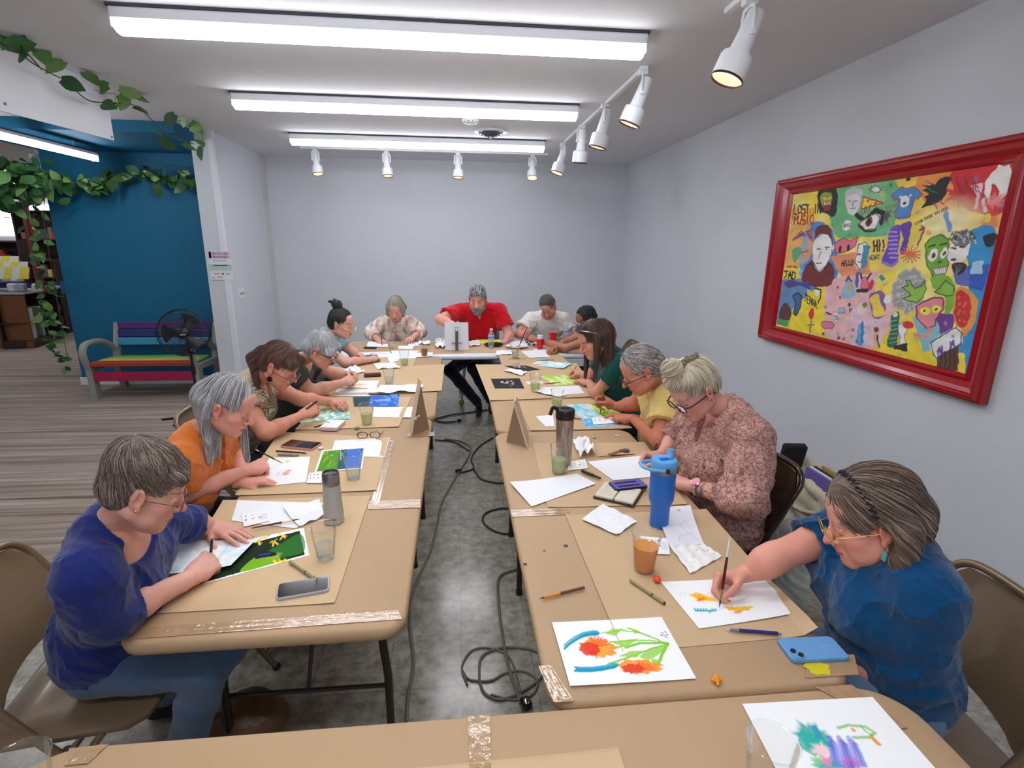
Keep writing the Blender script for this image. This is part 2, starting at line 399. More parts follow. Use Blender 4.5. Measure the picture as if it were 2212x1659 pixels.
c_ = MB(); c_.box((-9.3, 5.2, CEIL + .05), (9.3, 19, .1)); structure(c_.build('ceiling_store', mat('ceiling_store_paint', (206, 204, 204), .9), auto=10))
structure(MB().box((-3.625, 6.39, 2.78), (2.05, 1.3, .1)).build('ceiling_teal', teal_m, auto=10))
structure(MB().box((RX + .06, 1.9, CEIL / 2), (.12, 12.2, CEIL)).build('wall_right', wall_m, auto=10))
structure(MB().box((0, BY + .06, CEIL / 2), (5.2, .12, CEIL)).build('wall_back', wall_m, auto=10))
structure(MB().box((LX - .06, 6.98, CEIL / 2), (.12, 1.56, CEIL)).build('wall_left', wall_m, auto=10))
structure(MB().box((-3.615, 7.06, CEIL / 2), (2.07, .12, CEIL)).build('wall_teal', teal_m, auto=10))
structure(MB().box((-4, -4.25, CEIL / 2), (20, .12, CEIL)).build('wall_front', wall_m, auto=10))
structure(MB().box((-13.9, 5, CEIL / 2), (.12, 19, CEIL)).build('wall_store_side', wall_m, auto=10))
structure(MB().box((-8, 14.4, CEIL / 2), (12, .12, CEIL)).build('wall_store_back', mat('store_wall', (205, 205, 205), .8), auto=10))
structure(MB().box((-2.5, 11, CEIL / 2), (.12, 7, CEIL)).build('wall_store_right', mat('store_wall', (205, 205, 205), .8), auto=10))
# the boxed end of the left wall: a wide board with a narrow bright corner strip
structure(MB().box((LX - .085, 6.175, CEIL / 2), (.21, .06, CEIL)).build('trim_1', mat('wall_end_paint', (205, 210, 215), .6), auto=10))
structure(MB().box((LX + .0, 6.16, CEIL / 2), (.05, .05, CEIL)).build('trim_2', mat('wall_end_strip', (226, 228, 238), .5), auto=10))
bb = lambda n, c, d: structure(MB().box(c, d, bev=.006).build(n, white_trim))
bb('baseboard_right', (RX - .008, 1.9, .05), (.016, 11.6, .10))
bb('baseboard_back', (0, BY - .008, .05), (4.8, .016, .10))
bb('baseboard_left', (LX + .008, 6.98, .05), (.016, 1.5, .10))
bb('baseboard_teal', (-3.62, 6.99, .052), (2.1, .018, .10))

# ---------------------------------------------------------------- fluorescent ceiling lights
tube_on = mat('lit_diffuser', (255, 255, 255), .4, emit=(246, 250, 255), estr=TUBE_POWER)
tube_hall = mat('lit_hall_tube', (255, 255, 255), .4, emit=(246, 250, 255), estr=HALL_TUBE_POWER)
enamel = mat('white_enamel', (232, 234, 238), .35)
dark_gap = mat('grey_gap', (70, 68, 82), .7)
def strip_light(x, y, label, L=2.62, w=.125, h=.085, z=CEIL, m=tube_on, rz=0.0, group='fluorescent ceiling fixtures'):
    r = empty('ceiling_light', (x, y, z), label, 'ceiling light', group)
    MB().box((x, y, z - .006), (L + .015, w + .012, .012)).build('mounting_plate', dark_gap, r)
    MB().box((x, y, z - .012 - h * .3), (L, w, h * .6), bev=.004).build('housing', enamel, r)
    P = [(-w / 2 + .006, 0), (-w / 2 + .002, -.018), (-w / 2 + .012, -.036), (-w / 2 + .032, -.048), (0, -.052), (w / 2 - .032, -.048), (w / 2 - .012, -.036), (w / 2 - .002, -.018), (w / 2 - .006, 0)]
    R = np.array([[0, 0, 1], [1, 0, 0], [0, 1, 0]], float)
    MB().prism(P, -L / 2 + .01, L / 2 - .01, R, (x, y, z - .012 - h * .6)).build('diffuser', m, r)
    for s in (-1, 1): MB().box((x + s * (L / 2 - .004), y, z - .06), (.008, w, .075), bev=.002).build('end_cap', enamel, r)
    if rz: r.rotation_euler = (0, 0, rz)
    return r
names = ['white fluorescent ceiling light nearest the camera in view', 'long fluorescent ceiling light, middle of the three over the tables',
         'fluorescent ceiling light farthest back, just before the row of spotlights', 'fluorescent ceiling light directly above the nearest table ends',
         'fluorescent ceiling light above the photographer', 'fluorescent ceiling light behind the photographer']
for (x, y), nm in zip(TUBES, names): strip_light(x, y, nm)
te = pz(204, 341, 2.60); t0 = pz(0, 291, 2.60); hx = (te[0] + t0[0]) / 2
h_ = strip_light(hx, te[1] - 1.22, 'bare lit tube light hanging over the hall by the teal wall', 2.44, .07, .05, 2.66, tube_hall, group='hall lights')
h_.rotation_euler = (0, 0, pi / 2)
for dx_ in (-1, .9): MB().tube([(h_.location[0] + dx_, h_.location[1], 2.72 if dx_ > 0 else 2.83), (h_.location[0] + dx_, h_.location[1], 2.655)], .006, 6).build('hanger', enamel, h_)
for (x, y, nm) in ((-6.6, 10.2, 'store tube light behind the teal wall'), (-8.5, 4.2, 'store tube light over the open carpet'), (-8.5, 7.5, 'store tube light left of the cabinet'), (-5.5, 1.2, 'store tube light left of the tables'), (-9.5, 12.5, 'store tube light by the far store wall')):
    strip_light(x, y, nm, 2.44, .1, .06, CEIL, tube_hall, group='hall lights')

# ---------------------------------------------------------------- track spotlights
spot_glow = mat('warm_reflector', (255, 214, 192), .35, emit=(255, 206, 184), estr=.55)
bulb_glow = mat('warm_bulb', (255, 240, 225), .3, emit=(255, 226, 204), estr=SPOT_POWER)
rim_m = mat('dark_rim', (60, 45, 48), .4)
def spotlight(name_label, at, aim, group, s=1.0):
    r = empty('track_spotlight', at, name_label, 'spotlight', group); at = np.asarray(at, float); a = nrm(aim)
    MB().box(at + V(0, 0, -.012 * s), V(.05, .035, .024) * s, bev=.004).build('track_adapter', enamel, r)
    side = nrm(np.cross(a, (0, 0, 1)))
    piv = at + V(0, 0, -.115 * s)
    y = MB()
    for q in (-1, 1): y.tube([at + V(0, 0, -.02 * s), at + V(0, 0, -.03 * s) + side * q * .034 * s, at + V(0, 0, -.05 * s) + side * q * .040 * s, piv + side * q * .040 * s], .005 * s, 6, flat=1.6)
    y.build('yoke', enamel, r)
    for q in (-1, 1): MB().lathe([(0, 0), (.009 * s, 0), (.009 * s, .012 * s), (0, .012 * s)], piv + side * q * .036 * s, 10, side * q).build('knob', enamel, r)
    c0 = piv - a * .085 * s
    MB().lathe([(0, 0), (.026 * s, .002 * s), (.030 * s, .01 * s), (.031 * s, .05 * s), (.036 * s, .14 * s), (.038 * s, .150 * s), (.054 * s, .156 * s), (.058 * s, .166 * s), (.059 * s, .235 * s)], c0, 28, a).build('lamp_body', enamel, r)
    MB().lathe([(.059 * s, .235 * s), (.0605 * s, .240 * s), (.0575 * s, .243 * s), (.055 * s, .236 * s)], c0, 28, a).build('rim', rim_m, r)
    MB().lathe([(.055 * s, .236 * s), (.046 * s, .205 * s), (.034 * s, .18 * s), (.0, .175 * s)], c0, 28, a).build('reflector', spot_glow, r)
    MB().ball(c0 + a * .196 * s, .017 * s, 12).build('bulb', bulb_glow, r)
    return r
tk = empty('lighting_track', (1.18, 4.98, CEIL), 'white ceiling track carrying four spotlights toward the back wall', 'lighting track')
MB().box((1.18, 4.98, CEIL - .012), (.035, 2.72, .024), bev=.003).build('rail', enamel, tk)
MB().box((1.18, 3.62, CEIL - .02), (.045, .05, .045), bev=.004).build('end_feed', enamel, tk)
tk = empty('lighting_track', (-.3, 6.92, CEIL), 'white ceiling track along the back wall behind the last fluorescent light', 'lighting track')
MB().box((-.32, 6.92, CEIL - .012), (2.9, .035, .024), bev=.003).build('rail', enamel, tk)
tk = empty('lighting_track', (1.28, 1.6, CEIL), 'ceiling track above the right tables carrying the nearest spotlight', 'lighting track')
MB().box((1.28, 1.6, CEIL - .012), (.035, 2.3, .024), bev=.003).build('rail', enamel, tk)
side_aim = (-.12, -.35, -.8)
for (x_, y_, aim, lb) in ((1389, 152, (-.33, .10, -.9), 'largest of the four spotlights on the side track, nearest the camera'), (1307, 224, (-.22, .05, -.9), 'second spotlight from the near end of the side track'),
                     (1258, 270, (-.04, .12, -.95), 'third spotlight of the side track, pointing straight down'), (1216, 308, (-.30, -.1, -.9), 'farthest spotlight of the side track, close to the back row')):
    p = pz(x_, y_, CEIL - .024); spotlight(lb, p, aim, 'spotlights on the side track', 1.18)
for (x_, aim, lb) in ((680, (.14, -.2, -.95), 'leftmost spotlight of the row before the back wall'), (834, (.05, -.15, -.95), 'second spotlight from the left before the back wall'),
                 (989, (.0, -.15, -.95), 'third spotlight from the left before the back wall'), (1151, (-.06, -.4, -.9), 'rightmost spotlight of the row before the back wall, tilted most to the viewer')):
    p = py_(x_, 320, 6.92); spotlight(lb, (p[0], 6.92, CEIL - .024), aim, 'spotlights before the back wall', 1.05)
spotlight('large white spotlight hanging at the top edge above the red framed picture', (1.30, 2.58, CEIL - .024), (-.36, .0, -.9), 'overhead spotlight', 1.25)

# ceiling vent and smoke alarm
vp = pz(1060, 283, CEIL); vt = empty('ceiling_vent', vp, 'round grey ceiling air diffuser with stepped rings', 'vent')
MB().lathe([(0, -.001), (.155, -.001), (.16, -.012), (.13, -.02), (.12, -.008)], vp, 36).build('outer_ring', enamel, vt)
for r_, h_v in ((.105, -.03), (.075, -.04), (.045, -.05)): MB().lathe([(r_ - .02, h_v + .022), (r_, h_v), (r_ - .004, h_v - .004), (r_ - .024, h_v + .018)], vp, 32).build('louver_ring', mat('vent_metal', (120, 124, 140), .3, .7), vt)
MB().lathe([(.012, -.03), (.012, -.07), (0, -.075)], vp, 12).build('damper_screw', enamel, vt)
sp = pz(1016, 257, CEIL); sd = empty('smoke_alarm', sp, 'small white smoke alarm on the ceiling before the round vent', 'smoke alarm')
MB().lathe([(0, 0), (.075, 0), (.075, -.016), (.062, -.034), (.03, -.040), (0, -.040)], sp, 30).build('cover', enamel, sd)
sl = MB()
for k in range(10):
    a = 2 * pi * k / 10; sl.box(sp + V(.066 * cos(a), .066 * sin(a), -.026), (.004, .016, .008), a)
sl.build('slots', dark_gap, sd)

# ---------------------------------------------------------------- white banner at the ceiling on the left
A = pz(226, 183, 2.82); B = pz(0, 95, 2.82); dirb = nrm(A - B); B2 = A - dirb * 2.2
bn = empty('banner', (A + B2) / 2 + V(0, 0, -.37), 'blank white banner hanging from the ceiling at the upper left', 'banner')
nb = V(dirb[1], -dirb[0], 0)
bm = MB(); Rb = np.stack([dirb, V(0, 0, 1), nb], 1)
bm.prism([(0, 2.455), (2.2, 2.455), (2.2, 2.82), (0, 2.82)], -.004, .004, Rb, V(B2[0], B2[1], 0)); bm.build('panel', mat('banner_vinyl', (225, 226, 232), .6, var=.03, vscale=3), bn, smooth=False)
for t, zz in ((2.18, 2.475), (1.35, 2.5), (2.18, 2.8)): MB().lathe([(0, .0045), (.008, .0045), (.009, 0), (0, 0)], V(B2[0], B2[1], 0) + dirb * t + V(0, 0, zz) + nb * .0035, 10, nb).build('grommet', mat('grommet', (90, 88, 95), .4, .6), bn)

# ---------------------------------------------------------------- red framed picture on the right wall
def zp(x, y, X=RX - .03): return px_(1640 + x / 2.7657, 280 + y / 2.7648, X)
Y0, Y1, Z0, Z1 = 3.935, 2.095, 1.075, 2.222          # outer frame
cy0 = (zp(200, 385)[1] + zp(105, 1180)[1]) / 2; cy1 = (zp(1505, 205)[1] + zp(1250, 1450)[1]) / 2
cz1 = (zp(200, 385)[2] + zp(1505, 205)[2]) / 2; cz0 = (zp(105, 1180)[2] + zp(1250, 1450)[2]) / 2
pic = empty('framed_picture', (RX, (Y0 + Y1) / 2, (Z0 + Z1) / 2), 'huge colourful collage painting in a glossy red moulded frame on the wall', 'framed picture')
fr = MB(); prof = [(0, .0), (0, .035), (.10, .040), (.17, .055), (.24, .056), (.30, .044), (.36, .046), (.52, .040), (.72, .026), (.80, .030), (.88, .034), (.93, .028), (1.0, .020), (1.0, .0)]
vs = []; 
for t, h in prof:
    for (ya, za, yb, zb) in ((Y0, Z0, cy0, cz0), (Y1, Z0, cy1, cz0), (Y1, Z1, cy1, cz1), (Y0, Z1, cy0, cz1)):
        vs.append((RX - .002 - h * 1.25, ya + (yb - ya) * t, za + (zb - za) * t))
fs = [(i * 4 + k, (i + 1) * 4 + k, (i + 1) * 4 + (k + 1) % 4, i * 4 + (k + 1) % 4) for i in range(len(prof) - 1) for k in range(4)]
fr.add(vs, fs); fr.build('frame', mat('red_lacquer', (168, 8, 26), .22, coat=.5), pic, auto=12)
def mural():
    c = Cv(500, 330, (240, 225, 150), [(200, 385), (1505, 205), (1250, 1450), (105, 1180)], 1.55)
    K = (20, 18, 24); Wh = (246, 244, 240)
    c.wash([(245, 220, 70), (240, 200, 90), (250, 235, 140)], 3, 4)
    # background regions
    c.poly([(440, 320), (800, 280), (800, 600), (620, 640), (450, 620)], (110, 190, 130)).poly([(560, 330), (700, 310), (760, 420), (620, 520), (520, 480)], (150, 205, 150), .8)
    c.poly([(300, 560), (440, 600), (470, 900), (300, 960), (240, 760)], (70, 140, 220)).poly([(200, 560), (320, 590), (300, 780), (150, 820), (170, 640)], (240, 170, 90), .8)
    c.poly([(120, 900), (300, 890), (280, 1130), (110, 1180)], (60, 130, 200), .9)
    c.poly([(430, 900), (760, 850), (820, 1120), (640, 1330), (380, 1200), (380, 960)], (242, 190, 190)).poly([(560, 1080), (760, 1050), (760, 1280), (560, 1300)], (235, 205, 225), .8)
    c.poly([(200, 1080), (400, 900), (400, 1230), (180, 1200)], (250, 225, 40)).poly([(430, 760), (640, 720), (680, 860), (500, 880)], (240, 150, 110))
    c.poly([(960, 270), (1280, 235), (1290, 420), (1100, 480), (960, 400)], (240, 140, 60), .9)
    c.poly([(1150, 250), (1505, 205), (1440, 500), (1240, 480), (1180, 400)], (214, 30, 40)).blob((1200, 380), (.07, .05), (200, 30, 40), .9, .2, .25)
    c.blob((1150, 540), (.2, .13), (250, 240, 190), .9, .8).blob((1380, 560), (.06, .06), (235, 100, 60), .8, .6)
    c.poly([(1240, 640), (1420, 640), (1270, 1440), (1160, 1300), (1260, 960)], (40, 150, 210)).poly([(1160, 820), (1380, 800), (1340, 960), (1180, 920)], (30, 80, 190), .9)
    c.poly([(760, 1230), (1240, 1330), (1250, 1450), (745, 1340)], (248, 222, 40)).poly([(720, 860), (830, 840), (820, 1000), (700, 980)], (250, 225, 60), .9)
    c.poly([(930, 1120), (1080, 1060), (1150, 1260), (1000, 1330)], (110, 190, 215), .9).poly([(1060, 1090), (1190, 1100), (1160, 1200), (1100, 1220)], (110, 50, 150))
    for k in range(70):
        p = rng.uniform((130, 300), (1450, 1350)); cc = [(230, 60, 60), (60, 130, 210), (250, 210, 50), (120, 190, 90), (240, 150, 170), (130, 80, 170), (240, 140, 60)][k % 7]
        c.blob(p, (rng.uniform(.006, .028), rng.uniform(.006, .022)), cc, .45, .5, .2, rng.uniform(0, 3))
    for k in range(9):
        x = 560 + k * 4; c.stroke([(870 + k * 12, 880 + (k % 3) * 40), (900 + k * 10, 1040)], .002, K, .5)
    # red scribbled corner: white splash animal
    c.poly([(1350, 300), (1400, 240), (1420, 215), (1450, 230), (1480, 225), (1500, 320), (1440, 420), (1380, 450), (1340, 400)], Wh).poly([(1380, 340), (1400, 330), (1420, 380), (1410, 410), (1370, 420)], (214, 30, 40))
    c.poly([(1260, 340), (1330, 320), (1325, 380), (1290, 400)], (240, 200, 215)).stroke([(1300, 400), (1290, 470)], .008, (240, 210, 220)).stroke([(1330, 420), (1345, 490)], .008, (240, 210, 220))
    c.blob((1400, 430), (.05, .035), (240, 130, 130), .9, .4, .2)
    for k in range(12): c.stroke([(1170 + k * 12, 290 + (k % 4) * 25), (1185 + k * 12, 340 + (k * 37 % 60))], .003, (150, 20, 30))
    # raven
    c.poly([(1070, 300), (1110, 285), (1140, 300), (1120, 340), (1110, 400), (1060, 445), (1010, 455), (975, 470), (1000, 420), (985, 400), (1010, 385), (975, 365), (1010, 350), (970, 335), (1030, 335), (985, 305), (1050, 330)], K)
    c.stroke([(1110, 290), (1145, 300)], .006, K).stroke([(1050, 440), (1060, 475)], .003, (150, 90, 60)).stroke([(1080, 430), (1105, 450)], .003, (150, 90, 60)).stroke([(1000, 350), (1060, 380)], .003, (30, 110, 90))
    # blue shirt with a dog's face
    c.poly([(790, 390), (850, 345), (880, 355), (930, 340), (975, 390), (945, 420), (930, 410), (900, 525), (815, 525), (835, 415), (810, 425)], (70, 140, 205), line=(180, 50, 40), lw=.003)
    c.blob((872, 430), (.03, .032), Wh, 1, .06).blob((868, 440), (.012, .009), K, 1, .1).blob((850, 405), (.009, .008), Wh, 1, .1).blob((906, 392), (.009, .008), Wh, 1, .1)
    # pizza slice, bubbles, grey portrait, eye
    c.poly([(625, 400), (745, 440), (610, 475)], (248, 210, 70), line=(170, 60, 40), lw=.004)
    for p in ((650, 425), (665, 455), (700, 440), (640, 460)): c.blob(p, (.010, .008), (200, 40, 30), 1, .1)
    st = []
    for k in range(18):
        a = 2 * pi * k / 18; r = 42 if k % 2 else 24; st.append((698 + r * cos(a), 355 + r * .6 * sin(a)))
    c.poly(st, Wh, 1, K, .002)
    c.poly([(515, 400), (545, 360), (600, 370), (605, 430), (580, 500), (540, 500), (520, 450)], (225, 222, 228)).poly([(515, 400), (520, 365), (580, 345), (620, 370), (605, 400), (570, 380)], (205, 205, 210))
    for (a, b) in (((535, 425), (550, 425)), ((570, 425), (590, 423)), ((560, 430), (560, 455)), ((548, 470), (575, 470))): c.stroke([a, b], .003, (90, 90, 100))
    c.blob((527, 572), (.038, .034), Wh, 1, .05, .05).txt('Rock', 507, 562, 20, K, .0022)
    c.stroke([(585, 510), (630, 545), (700, 480), (745, 500), (735, 560)], .014, K).poly([(600, 560), (640, 530), (700, 500), (725, 530), (700, 590), (640, 600)], Wh, 1, K, .003)
    c.blob((660, 550), (.028, .032), (120, 70, 50), 1, .1).blob((660, 550), (.013, .016), K, 1, .1).stroke([(600, 570), (640, 610), (700, 600)], .006, K)
    for k in range(6): c.stroke([(600 + k * 14, 520 - k * 6), (588 + k * 14, 500 - k * 8)], .003, K)
    c.blob((765, 520), (.03, .045), (90, 60, 80), .9, .5, .2)
    # leftmost: snarling plant face and red lettering
    c.poly([(345, 380), (380, 350), (460, 350), (465, 480), (440, 520), (400, 500), (365, 480)], (30, 30, 28)).poly([(365, 390), (400, 370), (435, 385), (430, 430), (400, 470), (370, 440)], (150, 165, 60))
    c.poly([(380, 430), (430, 425), (425, 480), (390, 490)], (150, 40, 40)).stroke([(385, 405), (400, 412)], .006, (240, 220, 60)).stroke([(412, 410), (428, 402)], .006, (240, 220, 60))
    for k in range(5): c.stroke([(387 + k * 9, 432), (389 + k * 9, 446)], .003, Wh)
    c.txt('Lost in', 205, 450, 52, K, .006, ux=(24, -1)).txt('music', 205, 515, 50, (180, 40, 40), .006, ux=(25, -1))
    for k in range(8): c.stroke([(200 + k * 17, 470), (190 + k * 19, 560)], .006, (200, 50, 40), .8)
    for k in range(5): c.stroke([(200 + k * 12, 660 - k * 14), (320, 590 + k * 18)], .008, [(90, 40, 120), (200, 40, 50), (40, 90, 170)][k % 3], .8)
    # portrait with red hair and dark hood (generic)
    c.poly([(270, 850), (300, 800), (440, 800), (440, 925), (330, 940), (262, 910)], (120, 28, 34)).poly([(300, 800), (330, 830), (360, 850), (410, 830), (430, 800), (400, 780), (330, 780)], (90, 20, 26))
    c.poly([(335, 650), (400, 610), (440, 660), (440, 740), (400, 820), (360, 850), (325, 790), (318, 710)], Wh, 1, K, .003)
    c.poly([(335, 660), (340, 590), (380, 570), (425, 580), (445, 690), (425, 640), (380, 620), (345, 640)], (110, 40, 26)).blob((445, 705), (.01, .018), Wh, 1, .1)
    for (a, b) in (((345, 715), (370, 712)), ((395, 705), (425, 703)), ((345, 800), (375, 800)), ((370, 730), (362, 770))): c.stroke([a, b], .004, (90, 90, 110))
    c.blob((405, 715), (.010, .006), (90, 110, 150), 1, .2)
    for k in range(9): c.stroke([(255 + k * 5, 880 - k * 28), (240 + k * 4, 850 - k * 30)], .008, (110, 190, 235), .9)
    # green bird, Jad, Jenna, dragon, lion tree
    c.poly([(200, 720), (235, 700), (260, 720), (240, 760), (215, 800), (200, 770)], (90, 175, 120)).stroke([(255, 735), (290, 725)], .008, (230, 90, 50)).stroke([(260, 750), (292, 760)], .006, (240, 150, 60))
    c.stroke([(170, 820), (195, 822)], .006, (200, 50, 40)).stroke([(205, 822), (230, 824)], .006, (200, 50, 40))
    c.txt('Jad', 152, 848, 42, K, .006, ux=(24, 2)).txt('Jenna', 280, 985, 44, K, .004, ux=(15, 9))
    c.poly([(150, 920), (200, 900), (250, 915), (300, 910), (310, 960), (250, 935), (180, 950)], (70, 70, 140)).poly([(205, 1000), (235, 975), (260, 1000), (255, 1060), (230, 1120), (210, 1100), (225, 1040)], (50, 100, 160), 1, K, .005)
    c.poly([(125, 1090), (160, 1040), (195, 1080), (190, 1140), (130, 1140)], (80, 50, 40)).poly([(120, 1140), (190, 1150), (170, 1185), (112, 1170)], (70, 170, 80))
    c.blob((322, 1105), (.028, .040), (210, 40, 30), 1, .05).stroke([(320, 1150), (315, 1215)], .008, (150, 110, 70)).stroke([(300, 1175), (340, 1170)], .005, (150, 110, 70))
    c.blob((355, 975), (.024, .028), Wh, 1, .05).stroke([(340, 950), (375, 960), (375, 1010), (360, 1040)], .006, K)
    # pink bat, masks, Hi, Goat, boot
    c.poly([(455, 680), (500, 650), (550, 660), (595, 640), (580, 700), (520, 730), (465, 740)], (235, 120, 140), 1, K, .002).blob((490, 715), (.014, .022), K, 1, .1).blob((540, 705), (.014, .022), K, 1, .1)
    c.txt('Hi!', 692, 665, 62, K, .006, ux=(24, -2)).txt('Goat', 665, 755, 24, (40, 60, 90), .003, ux=(17, -2)).txt('Hello', 503, 785, 30, K, .004, ux=(14, -1)).txt('Love', 762, 450, 18, (150, 90, 60), .002, ux=(16, 0)).txt('Lola', 765, 480, 16, (150, 90, 60), .002, ux=(15, 0))
    c.poly([(600, 690), (640, 670), (665, 700), (650, 800), (610, 840), (580, 790)], Wh, 1, K, .003).poly([(630, 690), (665, 690), (650, 820), (612, 840)], (60, 150, 180)).stroke([(590, 745), (612, 745)], .004, K).stroke([(598, 790), (625, 795)], .004, (200, 40, 40))
    c.poly([(790, 590), (850, 575), (840, 700), (835, 790), (800, 820), (740, 800), (745, 770), (770, 700)], (110, 70, 190)).poly([(850, 570), (915, 555), (900, 650), (880, 740), (850, 730), (865, 650)], (100, 60, 180))
    for k in range(7): c.stroke([(775 + k * 2, 610 + k * 26), (832, 612 + k * 25)], .004, (190, 170, 230))
    c.stroke([(745, 795), (800, 815), (835, 785)], .008, (150, 130, 210))
    c.stroke([(975, 545), (985, 600), (955, 690)], .006, (160, 80, 50)).blob((985, 560), (.014, .012), Wh, .9, .2).stroke([(965, 600), (990, 590)], .008, (150, 60, 50))
    c.stroke([(1115, 500), (1130, 560), (1140, 600)], .012, (110, 160, 210)).txt('love those you miss', 935, 555, 14, (70, 60, 50), .0018, ux=(10, -5), vy=(4, 14))
    for k in range(14):
        a = 2 * pi * k / 14; c.stroke([(910, 745), (910 + 62 * cos(a), 745 + 50 * sin(a))], .004, (225, 110, 60))
    c.blob((1360, 530), (.016, .022), (245, 225, 70), .9, .1)
    # green creature holding its hands out, lady with a fan
    c.blob((900, 960), (.11, .13), (165, 165, 165), 1, .12, .06)
    for k in range(90):
        p = rng.uniform((800, 860), (1000, 1120)); c.blob(p, (.009, .007), (225, 225, 225), .9, .3); c.stroke([p, p + V(8, 4)], .0015, (60, 60, 60), .8)
    c.poly([(1000, 740), (1000, 680), (1040, 640), (1090, 628), (1130, 650), (1140, 740), (1130, 830), (1100, 900), (1060, 920), (1040, 860), (1010, 810)], (120, 175, 50), 1, (50, 90, 30), .003)
    c.poly([(1040, 880), (1130, 870), (1180, 940), (1160, 1080), (1120, 1090), (1120, 960), (1050, 950)], (130, 185, 60))
    c.poly([(870, 940), (905, 930), (890, 900), (910, 900), (940, 950), (985, 925), (1000, 900), (1005, 950), (990, 1000), (960, 1030), (900, 1020), (870, 1010), (920, 990)], (150, 200, 70), 1, (40, 80, 30), .003)
    c.poly([(1060, 970), (1090, 940), (1120, 900), (1165, 930), (1180, 980), (1130, 990)], (140, 195, 60), 1, (40, 80, 30), .003)
    c.blob((1045, 750), (.026, .034), Wh, 1, .05).blob((1047, 752), (.012, .016), (110, 30, 60), 1, .1).blob((1110, 735), (.018, .030), Wh, 1, .05).blob((1112, 737), (.008, .013), (110, 30, 60), 1, .1)
    c.poly([(1045, 825), (1130, 820), (1120, 860), (1060, 865)], Wh, 1, (60, 60, 60), .002)
    for k in range(6): c.stroke([(1058 + k * 12, 824), (1060 + k * 11, 862)], .0015, (90, 90, 90))
    c.stroke([(1020, 700), (1055, 690)], .005, (40, 60, 20)).stroke([(1085, 690), (1120, 680)], .005, (40, 60, 20)).blob((1085, 790), (.014, .010), (70, 110, 30), 1, .3)
    c.poly([(1150, 680), (1220, 650), (1260, 690), (1240, 760), (1180, 800), (1140, 790), (1135, 730)], Wh).blob((1215, 650), (.062, .045), (120, 120, 120), 1, .1, .08)
    for k in range(16): c.stroke([(1135 + k * 10, 660 - (k % 3) * 20), (1160 + k * 9, 610 + (k % 4) * 22)], .003, (215, 215, 215) if k % 2 else (30, 30, 30))
    c.stroke([(1150, 705), (1175, 712)], .004, K).stroke([(1200, 700), (1228, 705)], .004, K).blob((1165, 778), (.016, .008), (120, 20, 60), 1, .2)
    c.poly([(1150, 810), (1200, 790), (1245, 810), (1225, 850), (1190, 862)], K); 
    for k in range(4): c.stroke([(1170 + k * 16, 800 + (k % 2) * 6), (1190, 858)], .0015, (130, 130, 130))
    # right column: orange disc, purple bird mask, spikes, black spiky animal
    c.poly([(1190, 940), (1260, 950), (1305, 1000), (1310, 1080), (1280, 1180), (1230, 1230), (1180, 1150), (1170, 1040)], (235, 160, 70)).poly([(1190, 970), (1240, 970), (1270, 1020), (1270, 1100), (1230, 1180), (1180, 1120)], (210, 30, 34))
    for k in range(9): c.blob((1200 + (k * 31) % 60, 1000 + (k * 47) % 150), (.008, .009), (240, 110, 60), .9, .3)
    c.poly([(950, 1050), (1060, 1000), (1110, 1005), (1110, 1070), (1070, 1130), (1060, 1170), (1010, 1180), (960, 1130)], (236, 140, 150), 1, (120, 40, 90), .004)
    c.blob((1005, 1082), (.032, .022), (250, 235, 70), 1, .05).blob((1068, 1068), (.026, .022), (250, 235, 70), 1, .05).blob((1000, 1082), (.007, .008), K, 1, .1).blob((1070, 1068), (.007, .008), K, 1, .1)
    c.stroke([(1020, 1170), (1040, 1200), (1020, 1235), (950, 1220)], .008, (240, 140, 130)).poly([(1330, 640), (1380, 620), (1415, 640), (1390, 700), (1350, 690)], K)
    c.poly([(1275, 790), (1340, 780), (1335, 860), (1265, 860)], (180, 215, 240), .9)
    c.poly([(1040, 1270), (1185, 1175), (1225, 1215), (1210, 1280), (1080, 1360), (1060, 1340)], Wh, 1, K, .003).txt('Al M', 1082, 1300, 44, (110, 70, 170), .005, ux=(24, -12), vy=(6, 42)).blob((1170, 1230), (.014, .014), (110, 70, 170), .8, .9)
    c.poly([(1080, 1360), (1210, 1285), (1205, 1440), (1075, 1415)], (190, 130, 80))
    for k in range(9): c.stroke([(1088 + k * 14, 1352 - k * 7), (1084 + k * 14, 1420 + k)], .006, K if k % 2 else (90, 40, 30))
    # middle bottom: little figures
    c.stroke([(530, 905), (545, 880), (560, 905)], .008, (90, 80, 110)).poly([(505, 960), (540, 900), (580, 950), (580, 1000), (510, 1010)], (150, 190, 215)).blob((545, 945), (.018, .026), (220, 180, 70), 1, .2)
    c.stroke([(598, 860), (592, 935)], .012, (50, 90, 190)).poly([(620, 885), (655, 880), (665, 950), (620, 960)], (240, 120, 150), 1, K, .002).stroke([(615, 860), (625, 890)], .006, K).stroke([(680, 860), (655, 890)], .006, K).stroke([(602, 962), (660, 962)], .012, K)
    c.blob((680, 930), (.02, .035), (220, 40, 60), 1, .1).poly([(720, 880), (745, 865), (765, 890), (740, 905)], (50, 150, 180))
    c.blob((478, 945), (.012, .012), (210, 30, 50), 1, .2).blob((495, 1005), (.01, .012), (210, 30, 50), 1, .2).blob((550, 1048), (.012, .014), K, 1, .2).txt('P', 555, 1072, 22, K, .003)
    c.poly([(605, 1060), (640, 1030), (660, 1060), (640, 1100), (610, 1110)], (240, 225, 210)).blob((645, 1050), (.02, .018), (140, 130, 60), 1, .1)
    c.poly([(670, 990), (740, 960), (770, 1010), (760, 1110), (700, 1130), (680, 1060)], (110, 70, 160), .9).poly([(670, 1010), (720, 980), (740, 1040), (765, 1100), (700, 1120), (690, 1050)], (250, 215, 70))
